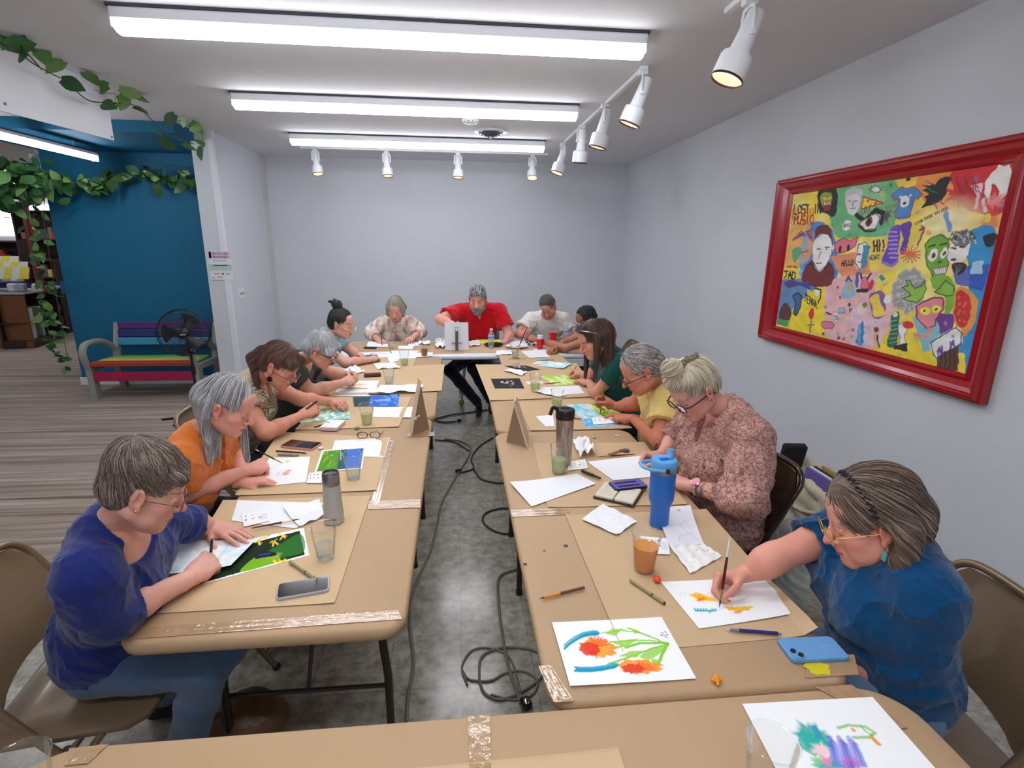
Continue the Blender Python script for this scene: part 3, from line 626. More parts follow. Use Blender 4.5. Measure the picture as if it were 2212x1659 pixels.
    c.blob((780, 1015), (.028, .024), Wh, 1, .05).blob((470, 1125), (.026, .028), Wh, 1, .05).txt('huge', 455, 1112, 12, K, .0015).txt('love', 457, 1130, 12, K, .0015)
    c.poly([(385, 1150), (440, 1150), (465, 1175), (450, 1195), (390, 1190)], (235, 130, 150), 1, (120, 40, 60), .002).stroke([(415, 1100), (440, 1105)], .006, K)
    c.blob((405, 1065), (.018, .010), (120, 120, 190), .9, .3).poly([(485, 1070), (525, 1065), (525, 1100), (485, 1100)], (150, 200, 220), 1, K, .0015)
    c.poly([(605, 1180), (640, 1140), (640, 1300), (600, 1290)], (50, 130, 190)).stroke([(615, 1170), (615, 1280)], .01, (110, 190, 220))
    c.poly([(700, 1180), (735, 1190), (725, 1300), (700, 1310)], (240, 180, 140)).blob((715, 1195), (.018, .016), (120, 60, 40), 1, .1).stroke([(722, 1230), (732, 1300)], .006, K)
    c.poly([(805, 1110), (850, 1090), (850, 1200), (835, 1290), (780, 1290), (800, 1200)], (40, 100, 80)).blob((828, 1105), (.018, .016), (220, 235, 220), 1, .1)
    for k in range(6): c.stroke([(795, 1150 + k * 25), (840, 1140 + k * 25)], .003, (120, 190, 150))
    c.poly([(840, 1170), (880, 1150), (900, 1190), (885, 1240), (895, 1290), (850, 1290), (860, 1240)], Wh, 1, K, .002).poly([(820, 1290), (900, 1275), (905, 1325), (820, 1310)], K).blob((905, 1165), (.036, .024), (220, 50, 50), 1, .1)
    for p, cc in (((575, 1200), (220, 60, 80)), ((570, 1240), (160, 190, 60)), ((600, 1270), (80, 120, 200)), ((640, 1290), (200, 200, 240)), ((490, 1250), (30, 30, 30)), ((395, 1225), (60, 40, 40)), ((520, 1255), (160, 90, 150)), ((655, 1230), (240, 230, 230)), ((435, 1235), (200, 220, 180))): c.blob(p, (.016, .014), cc, .9, .3, .2)
    for k in range(60):
        p = rng.uniform((450, 880), (800, 1280)); c.stroke([p, p + rng.normal(0, 10, 2)], .0014, K, .55)
    c.blob((890, 300), (.014, .010), K, 1, .1).blob((790, 330), (.014, .014), (90, 90, 80), .9, .4, .3)
    c.a = c.a * (1 + .10 * np.sin(31 * c.u + 17 * c.v + 3 * np.sin(23 * c.v)) * np.sin(27 * c.v - 13 * c.u + 2 * np.sin(19 * c.u)))[..., None]; c.a = c.a * .93 + .045
    return c
W4 = [(RX - .03, cy0, cz1), (RX - .03, cy1, cz1), (RX - .03, cy1, cz0), (RX - .03, cy0, cz0)]
sheet('canvas', None, None, mural(), world=W4, parent=pic, lift=.0, flip=True)

# ---------------------------------------------------------------- poster on the wall end, switch plate
def text_mesh(name, s, size, o, R, m, parent, depth=.0004, align='LEFT', width=None):
    cu = bpy.data.curves.new(name, 'FONT'); cu.body = s; cu.size = size; cu.align_x = align; cu.extrude = depth
    t = bpy.data.objects.new('tmp', cu); COL.objects.link(t); dg = bpy.context.evaluated_depsgraph_get()
    me = bpy.data.meshes.new_from_object(t.evaluated_get(dg)); bpy.data.objects.remove(t); bpy.data.curves.remove(cu)
    n = len(me.vertices); v = np.empty(n * 3); me.vertices.foreach_get('co', v); v = v.reshape(-1, 3)
    if width: 
        w = v[:, 0].max() - v[:, 0].min(); v[:, 0] *= width / w
    org = V(0, 0, 0); p = parent
    while p is not None: org = org + np.array(p.location); p = p.parent
    v = v @ np.asarray(R).T + np.asarray(o) - org; me.vertices.foreach_set('co', v.ravel()); me.materials.clear(); me.materials.append(m); me.update(); me.name = name
    return link(name, me, parent)
def pp(x, y): return py_(430 + x / 10.368, 520 + y / 10.368, 6.13)
po = empty('poster', pp(470, 550), 'small paper poster reading Art for the Animals taped to the white wall end', 'poster')
qw = [pp(195, 235), pp(650, 222), pp(765, 875), pp(245, 880)]
x0 = (qw[0][0] + qw[3][0]) / 2; x1 = (qw[1][0] + qw[2][0]) / 2 + .01; z1_ = (qw[0][2] + qw[1][2]) / 2; z0_ = (qw[2][2] + qw[3][2]) / 2; pw = x1 - x0; ph = z1_ - z0_
MB().box(((x0 + x1) / 2, 6.135, (z0_ + z1_) / 2), (pw, .002, ph)).build('paper', mat('poster_paper', (228, 226, 234), .7), po, auto=10)
RP = np.array([[1, 0, 0], [0, 0, -1], [0, 1, 0]], float)
ink = mat('black_ink', (34, 22, 44), .6); purple_ink = mat('purple_ink', (84, 60, 120), .6); green_pale = mat('pale_green_ink', (178, 208, 196), .7); lilac = mat('lilac_ink', (216, 186, 220), .7); red_ink = mat('maroon_ink', (120, 40, 60), .6)
b_ = lambda nm, u, v, w, h, m: MB().box((x0 + u * pw, 6.1335, z1_ - v * ph), (w * pw, .0015, h * ph)).build(nm, m, po, auto=10)
b_('title_band', .5, .14, .94, .24, lilac); b_('date_band', .5, .56, .98, .22, green_pale); b_('side_stripe', .1, .14, .1, .22, purple_ink)
text_mesh('title_text', 'Art for the', .03, (x0 + .19 * pw, 6.132, z1_ - .12 * ph), RP, ink, po, width=.68 * pw)
text_mesh('title_text', 'Animals', .034, (x0 + .20 * pw, 6.132, z1_ - .235 * ph), RP, ink, po, width=.66 * pw)
for v in (.31, .35): b_('text_line', .5, v, .6, .012, mat('grey_ink', (150, 150, 158), .7))
b_('text_line', .5, .5, .64, .022, ink)
for k in range(11): b_('paw_mark', .1 + k * .08, .70 + (k % 2) * .035, .02, .014, ink)
b_('small_print', .3, .79, .28, .035, mat('grey_ink', (150, 150, 158), .7)); b_('small_print', .56, .79, .08, .05, ink); b_('small_print', .78, .79, .2, .03, mat('grey_ink', (150, 150, 158), .7))
text_mesh('letter_mark', 'H', .03, (x0 + .08 * pw, 6.132, z0_ + .04 * ph), RP, red_ink, po)
b_('small_print', .42, .9, .26, .03, mat('grey_ink', (150, 150, 158), .7))
def wl(x, y): return px_(430 + x / 10.368, 520 + y / 10.368, LX)
s0, s1, s2, s3 = wl(840, 1080), wl(1005, 1045), wl(1035, 1280), wl(870, 1320)
yc = np.mean([s0[1], s1[1], s2[1], s3[1]]); zc = np.mean([s0[2], s1[2], s2[2], s3[2]]); hw = .085; hh = .06
sw = empty('light_switch', (LX, yc, zc), 'white triple light switch plate on the left wall by the trim', 'light switch')
MB().box((LX + .004, yc, zc), (.008, hw * 2, hh * 2), bev=.003).build('plate', white_trim, sw)
for k in (-1, 0, 1): MB().box((LX + .012, yc + k * .045, zc), (.016, .01, .024), bev=.002).build('toggle', mat('toggle', (150, 150, 155), .5), sw)
# ---------------------------------------------------------------- folding tables wrapped in kraft paper
TZ = .745
kraft = mat('kraft_paper', (184, 152, 118), .62, bump=.35, bscale=7, var=.035, vscale=2.2, spec=.3)
kraft2 = mat('kraft_placemat', (200, 170, 134), .7, bump=.2, bscale=12, var=.03, vscale=3, spec=.25)
kraft3 = mat('kraft_placemat_pale', (206, 176, 138), .7, bump=.2, bscale=12, var=.03, vscale=3, spec=.25)
tape = mat('packing_tape', (178, 144, 108), .10, bump=.55, bscale=26, coat=1.0, spec=.8)
brown_steel = mat('brown_steel', (56, 44, 38), .35, .3)
black_plastic = mat('black_plastic', (22, 22, 24), .35)
def table(name, x0, x1, y0, y1, label, inset=(.32, .4), rot=0.0, group='paper covered folding tables', top=None, along='y', h=.045, r=.07):
    cx, cy = (x0 + x1) / 2, (y0 + y1) / 2; o = empty(name, (cx, cy, 0), label, 'table', group)
    w, d = x1 - x0, y1 - y0
    out = rrect(w, d, r, 7); b = MB(); n = len(out); prof = [(-.012, -h), (.0, -h + .008), (.003, -.02), (.0, -.006), (-.008, 0)]
    vs = []
    for off, z in prof:
        s = (w + 2 * off) / w; t = (d + 2 * off) / d
        for p in out: vs.append((cx + p[0] * s, cy + p[1] * t, TZ - .001 + z))
    fs = [(i * n + k, i * n + (k + 1) % n, (i + 1) * n + (k + 1) % n, (i + 1) * n + k) for i in range(len(prof) - 1) for k in range(n)]
    fs += [tuple(range(n))[::-1], tuple((len(prof) - 1) * n + k for k in range(n))]
    b.add(vs, fs); b.build('tabletop', top or kraft, o, auto=60)
    L0 = (y0 if along == 'y' else x0) + inset[0]; L1 = (y1 if along == 'y' else x1) - inset[1]
    c = cx if along == 'y' else cy; half = (w if along == 'y' else d) / 2 - .10
    P = (lambda l, s, z: (c + s, l, z)) if along == 'y' else (lambda l, s, z: (l, c + s, z))
    for l, dr in ((L0, 1), (L1, -1)):
        for s in (-1, 1):
            MB().tube([P(l, s * (half - .03), TZ - h - .005), P(l, s * (half - .03), TZ - h - .06), P(l, s * half, .3), P(l, s * half, .02)], .0145, 12).build('leg', brown_steel, o)
            MB().tube([P(l, s * half, .022), P(l, s * half, .0)], .018, 12).build('foot_cap', black_plastic, o)
        MB().tube([P(l, -half, .26), P(l, half, .26)], .008, 8).build('crossbar', brown_steel, o)
        MB().tube([P(l, 0, .26), P(l + dr * .34, 0, TZ - h - .01)], .007, 8).build('brace', brown_steel, o)
        MB().tube([P(l, -half * .7, TZ - h - .02), P(l, half * .7, TZ - h - .02)], .012, 8).build('hinge_bar', brown_steel, o)
    return o
table('folding_table', -.90, -.155, 1.265, 3.095, 'kraft paper wrapped folding table on the left, nearest, with a taped front edge')
table('folding_table', -.895, -.14, 3.108, 4.90, 'kraft covered folding table on the left, behind the cardboard tent card', (.14, .4))
table('folding_table', .20, .952, .982, 2.805, 'kraft paper wrapped folding table on the right with the orange flower paintings')
table('folding_table', .215, .95, 2.818, 4.55, 'kraft covered folding table on the right, behind the cardboard tent card', (.16, .4))
table('folding_table', -.88, 1.02, .20, .968, 'kraft covered table across the bottom of the picture', (.25, .25), along='x', r=.11)
white_top = mat('white_tabletop', (222, 226, 234), .35)
bt = table('folding_table', -1.20, 1.30, 4.96, 5.74, 'white plastic folding table across the far end under brown paper', (.3, .3), along='x', top=white_top, r=.03, group='far table')
def strip(q, label, m=kraft3, lift=.0006, group='kraft paper placemats', name='kraft_sheet', cat='paper sheet', curl=None, z=TZ):
    return sheet(name, q, m, None, lift=lift, label=label, cat=cat, group=group, curl=curl, z=z, nu=16 if curl else None, nv=16 if curl else None)
edge = lambda a, p=3: (lambda u, v: a * (np.clip(np.abs(u - .5) * 2, 0, 1) ** 10 + np.clip(np.abs(v - .5) * 2, 0, 1) ** 10) * .5)
def wavy(a=.002, s=1.0, k=3): return lambda u, v: a * (1 + .5 * np.sin(k * 6.3 * u + s) + .5 * np.sin(k * 5.1 * v + 2 * s)) 
# placemats
strip([(482, 1082), (800, 1072), (723, 1304), (330, 1327)], 'brown kraft placemat at the front left corner under the phone', curl=edge(.004))
strip([(604, 934), (840, 947), (812, 1061), (508, 1072)], 'brown kraft placemat before the woman in orange', curl=edge(.006))
strip([(700, 858), (888, 859), (862, 923), (637, 930)], 'brown kraft placemat before the woman in the striped shirt', curl=edge(.006))
strip([(771, 793), (960, 789), (954, 846), (700, 856)], 'wide kraft sheet hanging over the inner edge before the silver haired woman', m=kraft3, lift=.002, curl=edge(.008))
strip([(800, 764), (903, 761), (893, 790), (776, 792)], 'kraft placemat before the woman with the black bun', curl=edge(.004))
strip([(1221, 1113), (1525, 1101), (1764, 1372), (1345, 1410)], 'kraft placemat under the half finished flower painting', m=kraft2, curl=lambda u, v: .004 * np.clip(np.abs(u - .5) * 2, 0, 1) ** 10 + .02 * np.clip((u - .9) * 10, 0, 1) ** 2 * np.clip((v - .6) * 3, 0, 1))
strip([(1151, 959), (1392, 956), (1484, 1091), (1184, 1097)], 'kraft placemat before the woman in the paisley shirt', m=kraft2, curl=edge(.004))
strip([(1118, 869), (1287, 861), (1366, 926), (1146, 931)], 'kraft placemat before the man in the yellow polo', m=kraft2, curl=edge(.004))
strip([(1027, 789), (1245, 786), (1300, 857), (1058, 867)], 'kraft placemat before the long haired girl in green', m=kraft3, lift=.002, curl=edge(.006))
strip([(1076, 764), (1206, 763), (1232, 787), (1084, 790)], 'kraft placemat before the man in the grey shirt', m=kraft2, curl=edge(.004))
strip([(835, 1668), (1335, 1617), (1362, 1700), (850, 1740)], 'loose kraft sheet at the bottom edge on the nearest table', m=kraft3, curl=edge(.004))
strip([(742, 739), (1000, 738), (1003, 764), (765, 766)], 'brown paper on the left half of the far white table', m=kraft, group='brown paper on the far table')
strip([(1000, 738), (1240, 738), (1270, 762), (1003, 763)], 'brown paper on the right half of the far white table', m=kraft2, group='brown paper on the far table')
# clear packing tape over paper seams
def tp_strip(q, label, lift=.0012): return strip(q, label, m=tape, lift=lift, group='strips of clear packing tape', name='packing_tape', cat='tape', curl=wavy(.0005, 1, 2.7))
tp_strip([(795, 1083), (908, 1079), (908, 1097), (795, 1101)], 'clear tape across the paper seam beside the grey tumbler')
tp_strip([(838, 950), (853, 951), (818, 1092), (800, 1092)], 'creased clear tape running along the inner side of the orange womans placemat')
tp_strip([(880, 936), (938, 933), (940, 942), (880, 945)], 'clear tape at the foot of the left tent card')
tp_strip([(1103, 1102), (1225, 1098), (1232, 1112), (1106, 1117)], 'clear tape across the right seam below the big white sheet')
tp_strip([(1010, 1549), (1058, 1545), (1061, 1659), (1014, 1659)], 'clear tape across the middle of the nearest table')
tp_strip([(270, 1360), (860, 1318), (868, 1338), (250, 1384)], 'long glossy tape along the front edge of the left table')
tp_strip([(1745, 1418), (1845, 1415), (1855, 1458), (1740, 1466)], 'tape at the outer corner of the right table beside the phone')
tp_strip([(1163, 1440), (1190, 1438), (1240, 1516), (1196, 1518)], 'glossy tape on the inner corner of the right table')
tp_strip([(1760, 1485), (1840, 1480), (1960, 1572), (1935, 1578)], 'tape along the rounded far corner of the nearest table')
tp_strip([(150, 1618), (235, 1608), (190, 1650), (140, 1655)], 'tape on the left corner of the nearest table')

# ---------------------------------------------------------------- sheets, photos and paintings on the tables
paper = mat('white_paper', (238, 239, 244), .8, spec=.2)
tissue_m = mat('tissue', (240, 240, 244), .9, bump=.6, bscale=45, spec=.1)
def white(q, label, lift=.002, curl=None, group='blank white sheets', name='paper_sheet', m=paper):
    return sheet(name, q, m, None, lift=lift, label=label, cat='paper', group=group, curl=curl or edge(.002), nu=12, nv=12)
def tissue(q, label, h=.012, seed=1):
    r = np.random.default_rng(seed); P = r.uniform(2, 9, (4, 3))
    f = lambda u, v: h * (.25 + .25 * abs(np.sin(P[0, 0] * u + P[0, 1] * v + P[0, 2])) + .3 * abs(np.sin(P[1, 0] * u - P[1, 1] * v + P[1, 2])) + .2 * np.sin(P[2, 0] * 2 * u * v + P[2, 1])) 
    return sheet('tissue', q, tissue_m, None, lift=.003, label=label, cat='tissue', group='crumpled tissues and napkins', curl=f, nu=26, nv=26)
def art(q, cv, label, lift=.0035, curl=None, name='painting', cat='painting', group=None):
    return sheet(name, q, None, cv, lift=lift, label=label, cat=cat, group=group, curl=curl)
WP = (247, 247, 248)
# 1: painting nearest, right: orange flowers with green leaves
q = [(1192, 1349), (1429, 1335), (1504, 1468), (1231, 1487)]; c = Cv(190, 150, WP, [(183, 695), (655, 667), (803, 930), (260, 968)], 1.28)
z6 = lambda P: P
for pts, w in (([(430, 735), (480, 725), (560, 735), (640, 765), (680, 790)], .010), ([(430, 778), (500, 770), (600, 768), (680, 778)], .010), ([(430, 870), (520, 840), (620, 800), (685, 785)], .012), ([(500, 800), (560, 780), (680, 780)], .018), ([(510, 715), (560, 735), (600, 750)], .012), ([(680, 785), (660, 820), (640, 870), (625, 875)], .016), ([(470, 865), (440, 880)], .006), ([(360, 745), (430, 732)], .006)):
    c.stroke(pts, w, (130, 200, 30), .95)
for pts in ([(412, 740), (440, 720), (490, 718), (455, 750)], [(430, 775), (490, 768), (560, 760), (500, 800)], [(468, 838), (520, 815), (570, 812), (550, 842)], [(520, 715), (560, 728), (540, 740)], [(560, 838), (620, 800), (680, 790), (640, 830), (600, 850)], [(605, 845), (640, 850), (632, 878), (615, 865)], [(440, 795), (500, 790), (470, 805)]): c.poly(pts, (150, 210, 40), .85)
c.blob((385, 800), (.19, .15), (250, 150, 35), .95, .10, .10, .4).blob((560, 880), (.24, .105), (250, 150, 35), .95, .10, .10, .1)
for a in np.linspace(0, 1, 14): c.stroke([(360, 805), (372 + 58 * cos(a * 3.4 - 1.9), 800 + 46 * sin(a * 3.4 - 1.9))], .012, [(240, 110, 40), (252, 178, 60)][int(a * 28) % 2], .8).stroke([(545, 892), (556 + 66 * cos(-a * 3.3), 890 + 34 * sin(-a * 3.3) + 6)], .010, [(240, 110, 40), (252, 178, 60)][int(a * 28) % 2], .8)
c.blob((345, 808), (.115, .115), (230, 62, 42), .95, .12, .05, .5).blob((356, 824), (.04, .03), (200, 40, 40), .5, .5).blob((532, 890), (.12, .075), (228, 66, 44), .95, .15, .08).blob((545, 908), (.04, .025), (235, 110, 60), .8, .5)
for (a, b) in (((245, 800), (385, 738)), ((290, 895), (465, 875))):
    for t in np.linspace(0, 1, 30):
        p = V(*a) * (1 - t) + V(*b) * t + V(0, -18 * sin(t * 3.1) if a[0] < 280 else 8 * sin(t * 3.1)); c.stroke([p, p + V(-9, 10)], .011, (20, 150, 185), .95); c.stroke([p, p + V(-10, -8)], .009, (30, 160, 195), .9)
for p in ((655, 735), (668, 730), (662, 745), (675, 742), (672, 752), (650, 745)): c.stroke([p, (p[0] + 7, p[1] + 3)], .006, (50, 60, 130))
art(q, c, 'finished watercolour of two orange flowers with lime green leaves on the right table', curl=lambda u, v: .004 * (1 - u) ** 2, group='paintings on the right table')
# 2: half-finished flowers
q = [(1427, 1259), (1643, 1250), (1723, 1329), (1510, 1360)]; c = Cv(170, 110, WP, [(650, 515), (1080, 497), (1240, 655), (815, 717)], 1.5)
for k in range(9):
    c.stroke([(835, 590), (800 + k * 13, 565 + abs(k - 2) * 5)], .03, [(250, 200, 30), (250, 170, 20)][k % 2], .9); c.stroke([(1000, 635), (955 + k * 13, 625 + (k % 2) * 8)], .028, [(250, 200, 30), (248, 170, 20)][k % 2], .9)
c.blob((842, 592), (.10, .045), (240, 110, 40), .8, .5, .1, -.3).blob((1005, 645), (.09, .035), (240, 120, 40), .8, .5, .1, -.1)
for t in np.linspace(0, 1, 22): c.stroke([(810 + 98 * t, 642 - 4 * t), (806 + 98 * t, 632 + 16 * (t * 7 % 1))], .012, (30, 170, 190), .9)
c.stroke([(908, 640), (945, 628)], .006, (160, 215, 220), .8)
for k in range(7): c.stroke([(740 + k * 20, 575 + 10 * sin(k)), (760 + k * 20, 560 - 8 * sin(k))], .003, (205, 205, 210), .8)
c.stroke([(920, 560), (960, 540), (1030, 560), (1050, 600)], .003, (205, 205, 210), .8)
art(q, c, 'half painted sheet with two yellow flowers under the blue shirted womans brush', curl=lambda u, v: .006 * u ** 3, group='paintings on the right table')
# 3: near table, teal and purple watercolour
q = [(1603, 1523), (1884, 1508), (2075, 1725), (1725, 1760)]; c = Cv(150, 120, WP, q, 1.3)
zz = lambda x, y: (1100 + x / 1.989, 1000 + y / 1.989)
c.blob(zz(1310, 1180), (.16, .17), (30, 170, 160), .9, .35, .12).poly([zz(1240, 1180), zz(1260, 1150), zz(1310, 1165), zz(1350, 1180), zz(1390, 1230), zz(1330, 1260), zz(1260, 1230)], (40, 180, 165), .8).poly([zz(1300, 1130), zz(1320, 1130), zz(1350, 1180), zz(1320, 1185)], (50, 150, 190), .8)
c.blob(zz(1350, 1240), (.10, .09), (250, 215, 215), .95, .4, .15).blob(zz(1370, 1290), (.08, .07), (230, 90, 160), .8, .5, .2).blob(zz(1330, 1290), (.06, .08), (100, 200, 120), .8, .5, .2)
for k in range(9): c.stroke([zz(1375 + k * 14, 1180 + (k % 3) * 14), zz(1400 + k * 16, 1300)], .020, [(70, 120, 220), (110, 90, 210), (120, 160, 235), (170, 120, 220)][k % 4], .75)
c.blob(zz(1470, 1290), (.10, .06), (200, 90, 200), .7, .6, .2).blob(zz(1400, 1330), (.2, .1), (60, 170, 190), .8, .5, .2).blob(zz(1490, 1340), (.1, .1), (120, 80, 200), .8, .5, .2)
c.stroke([zz(1415, 1140), zz(1460, 1128), zz(1530, 1135), zz(1570, 1160), (zz(1545, 1180)), zz(1480, 1180)], .014, (140, 200, 110), .85).stroke([zz(1510, 1135), zz(1560, 1175)], .008, (100, 180, 60), .8)
c.blob(zz(1478, 1148), (.022, .026), (245, 165, 30), .95, .3, .1).stroke([zz(1560, 1182), zz(1585, 1208)], .020, (240, 150, 40), .95)
art(q, c, 'sheet with teal, pink and purple watercolour washes on the nearest table', name='painting')
# 4: navy woman's pale blue painting over a printed photo of a butterfly
q = [(520, 1170), (656, 1141), (668, 1201), (440, 1262)]; c = Cv(130, 80, (246, 246, 246), [(400, 920), (545, 770), (600, 965), (0, 1110)], 1.9)
c = Cv(150, 80, (248, 248, 248), q, 2.0)
zz2 = lambda x, y: (480 + x / 3.19, 900 + y / 3.19)
inner = [(522, 1177), (648, 1146), (659, 1198), (448, 1256)]
c.poly(inner, (26, 42, 20)).poly([zz2(250, 960), zz2(380, 880), zz2(540, 800), zz2(565, 920), zz2(430, 960), zz2(330, 1010)], (40, 120, 40), .8).poly([zz2(140, 1060), zz2(260, 940), zz2(380, 930), zz2(410, 970), (zz2(300, 1030))], (130, 190, 30), .85).blob(zz2(380, 940), (.2, .1), (170, 180, 60), .7, .6)
for k in range(26):
    p = zz2(260 + (k * 53) % 210, 800 + (k * 29) % 60 + 0.1 * k); c.stroke([p, (p[0] + (k % 5 - 2) * 4, p[1] + (k % 3) * 4 - 3)], .020, [(230, 200, 50), (190, 160, 40), (250, 225, 90)][k % 3], .95)
for k in range(7): c.stroke([zz2(370 + k * 12, 975 + (k % 3) * 10), zz2(376 + k * 14, 1000)], .018, (235, 215, 60), .9)
c.poly([zz2(250, 930), zz2(300, 905), zz2(380, 915), zz2(385, 940), zz2(300, 950), zz2(255, 960)], (20, 24, 36)).stroke([zz2(280, 930), zz2(350, 922)], .02, (50, 80, 150), .9)
art(q, c, 'printed photo of a dark butterfly on yellow flowers beneath the navy womans painting', lift=.002, name='reference_photo', cat='photo', group='printed reference photos')
q = [(352, 1170), (556, 1174), (500, 1232), (286, 1252)]; c = Cv(110, 70, WP, q, 2.0)
c.wash([(206, 232, 240), (250, 250, 252), (235, 243, 246), (250, 250, 250)], 5, 6)
for k in range(60):
    p = rng.uniform((330, 1172), (520, 1240)); c.stroke([p, p + rng.normal(0, 9, 2)], .010, [(190, 228, 238), (230, 235, 240), (215, 205, 205)][k % 3], .45)
c.stroke([(300, 1246), (350, 1236), (400, 1238)], .02, (150, 210, 230), .6).stroke([(510, 1180), (470, 1230)], .03, (170, 225, 232), .6)
art(q, c, 'pale blue and white watercolour under the navy womans hands', lift=.0055, curl=lambda u, v: .010 * u ** 4 + .003)
white([(514, 1082), (700, 1088), (640, 1143), (500, 1126)], 'white sheet under the tissue beside the grey tumbler')
tissue([(610, 1100), (690, 1084), (702, 1118), (646, 1142)], 'tissue lying against the grey tumbler', .014, 3)
def swatch(q, label, cols, seed=0, text=True):
    c = Cv(46, 34, (244, 244, 244), None, 1.35); r = np.random.default_rng(seed)
    for k, cc in enumerate(cols): c.blob((.12 + .25 * (k % 3) + .03 * r.random(), .22 + .3 * (k // 3)), (.06, .05), cc, .95, .3, .15)
    if text:
        for k in range(5): c.stroke([(.68, .3 + k * .1), (.92, .3 + k * .1)], .012, (120, 120, 125), .7)
    return art(q, c, label, lift=.006, name='swatch_card', cat='swatch card', group='paint swatch cards')
D_ = (60, 60, 70)
swatch([(521, 1114), (582, 1104), (582, 1128), (527, 1141)], 'swatch card with a blue dab beside the navy womans brush', [(40, 160, 210), (120, 200, 225), (240, 240, 240), D_, (150, 60, 60), D_])
swatch([(668, 1024), (698, 1022), (704, 1046), (662, 1046)], 'swatch card partly behind the grey tumbler', [D_, (120, 50, 50), D_, (90, 90, 120), D_, (150, 60, 60)], 1, False)
swatch([(795, 839), (826, 838), (826, 848), (790, 850)], 'small swatch card before the silver haired woman', [D_, (70, 120, 60), (120, 60, 60)], 2, False)
swatch([(1226, 1001), (1264, 994), (1270, 1014), (1227, 1019)], 'swatch card beside the clear lidded tumbler', [(60, 90, 70), (140, 60, 60), (70, 90, 150), D_, (70, 110, 60), (90, 60, 60)], 3)
swatch([(1382, 1161), (1442, 1166), (1447, 1201), (1402, 1199)], 'swatch card behind the cup of orange water', [(220, 60, 60), (230, 100, 100), (30, 60, 150), (60, 160, 90), (250, 210, 40), (40, 120, 190)], 4)
swatch([(1278, 904), (1320, 901), (1326, 916), (1282, 919)], 'swatch card under the pointing finger of the man in yellow', [D_, (100, 60, 60), (60, 60, 120), D_, D_, (110, 80, 60)], 5, False)
# orange woman
q = [(583, 990), (670, 988), (661, 1043), (537, 1055)]; c = Cv(90, 60, WP, q, 1.5)
c.blob((624, 997), (.11, .07), (205, 225, 110), .8, .6, .2).blob((612, 1020), (.18, .16), (238, 238, 242), .9, .7).blob((622, 1021), (.13, .085), (240, 150, 110), .85, .5, .12).blob((628, 1015), (.11, .03), (225, 110, 80), .8, .5, .2).blob((605, 1022), (.05, .09), (205, 210, 220), .7, .6)
art(q, c, 'painting of a faint orange bloom under the orange shirted womans brush', group='paintings on the left table')
q = [(696, 974), (789, 967), (782, 1014), (679, 1022)]; c = Cv(80, 50, (248, 248, 248), q, 1.6)
c.poly([(699, 976), (733, 973), (728, 1019), (684, 1020)], (90, 150, 40)).poly([(733, 973), (786, 969), (779, 1012), (728, 1016)], (50, 110, 205)).poly([(733, 973), (750, 972), (745, 1014), (728, 1016)], (50, 90, 90), .9)
for k in range(22):
    p = rng.uniform((696, 978), (726, 1016)); c.stroke([p, p + V(3, -6)], .02, [(120, 180, 50), (70, 130, 30), (170, 205, 80)][k % 3], .7)
c.stroke([(735, 975), (736, 995)], .02, (190, 205, 180), .8)
art(q, c, 'printed photo, half grass green and half blue, beside the orange womans water cup', name='reference_photo', cat='photo', group='printed reference photos')
white([(723, 953), (842, 946), (831, 989), (714, 985)], 'white sheet with reading glasses lying on its far edge')
# striped woman
q = [(680, 884), (753, 883), (758, 906), (646, 914)]; c = Cv(80, 44, WP, q, 2.2)
c.wash([(150, 205, 225), (170, 210, 60), (250, 250, 250), (120, 200, 215)], 8, 5).blob((700, 896), (.5, .13), (250, 250, 252), .8, .5, .2).blob((668, 907), (.25, .12), (160, 205, 40), .8, .6, .2).blob((737, 890), (.3, .2), (90, 195, 215), .8, .6, .2)
art(q, c, 'bright blue and lime watercolour before the woman in the striped shirt', group='paintings on the left table')
q = [(762, 859), (863, 852), (860, 879), (765, 879)]; c = Cv(80, 30, (50, 110, 215), q, 3.2)
c.wash([(44, 100, 205), (80, 150, 235), (40, 90, 200)], 4, 5).poly([(762, 858), (795, 856), (790, 880), (762, 880)], (40, 70, 40), .9).poly([(800, 866), (840, 862), (838, 868), (805, 870)], (150, 180, 220), .8)
art(q, c, 'blue printed photo behind the striped womans water cup', name='reference_photo', cat='photo', group='printed reference photos')
white([(808, 880), (897, 880), (896, 903), (805, 902)], 'white sheet at the foot of the left tent card')
# silver haired woman
q = [(756, 823), (819, 823), (812, 839), (737, 838)]; c = Cv(60, 30, WP, q, 2.2); c.blob((775, 831), (.6, .16), (245, 180, 70), .8, .5, .25).blob((800, 828), (.2, .1), (220, 215, 200), .7, .6)
art(q, c, 'small painting with an orange smear before the silver haired woman', group='paintings on the left table')
q = [(709, 840), (800, 842), (800, 857), (694, 856)]; c = Cv(60, 24, (232, 238, 248), q, 3.4); c.blob((742, 848), (.4, .2), (190, 215, 235), .8, .6, .2)
art(q, c, 'pale blue tinted sheet along the near side of the silver haired womans place', group='paintings on the left table')
tissue([(822, 837), (915, 836), (908, 850), (815, 852)], 'long crumpled tissue behind the left tent card', .022, 5)
tissue([(806, 787), (850, 785), (866, 797), (815, 799)], 'folded napkin before the woman with the bun', .014, 6)
tissue([(737, 805), (768, 796), (790, 806), (752, 812)], 'napkin held over the table by the silver haired woman', .03, 7)
white([(775, 762), (840, 760), (853, 771), (785, 775)], 'white sheet under the bun womans forearm'); white([(845, 758), (905, 758), (899, 775), (850, 776)], 'white sheet before the iced tea on the left', .003)
white([(836, 772), (858, 769), (862, 780), (842, 785)], 'small note card by the bun womans hand', .004)
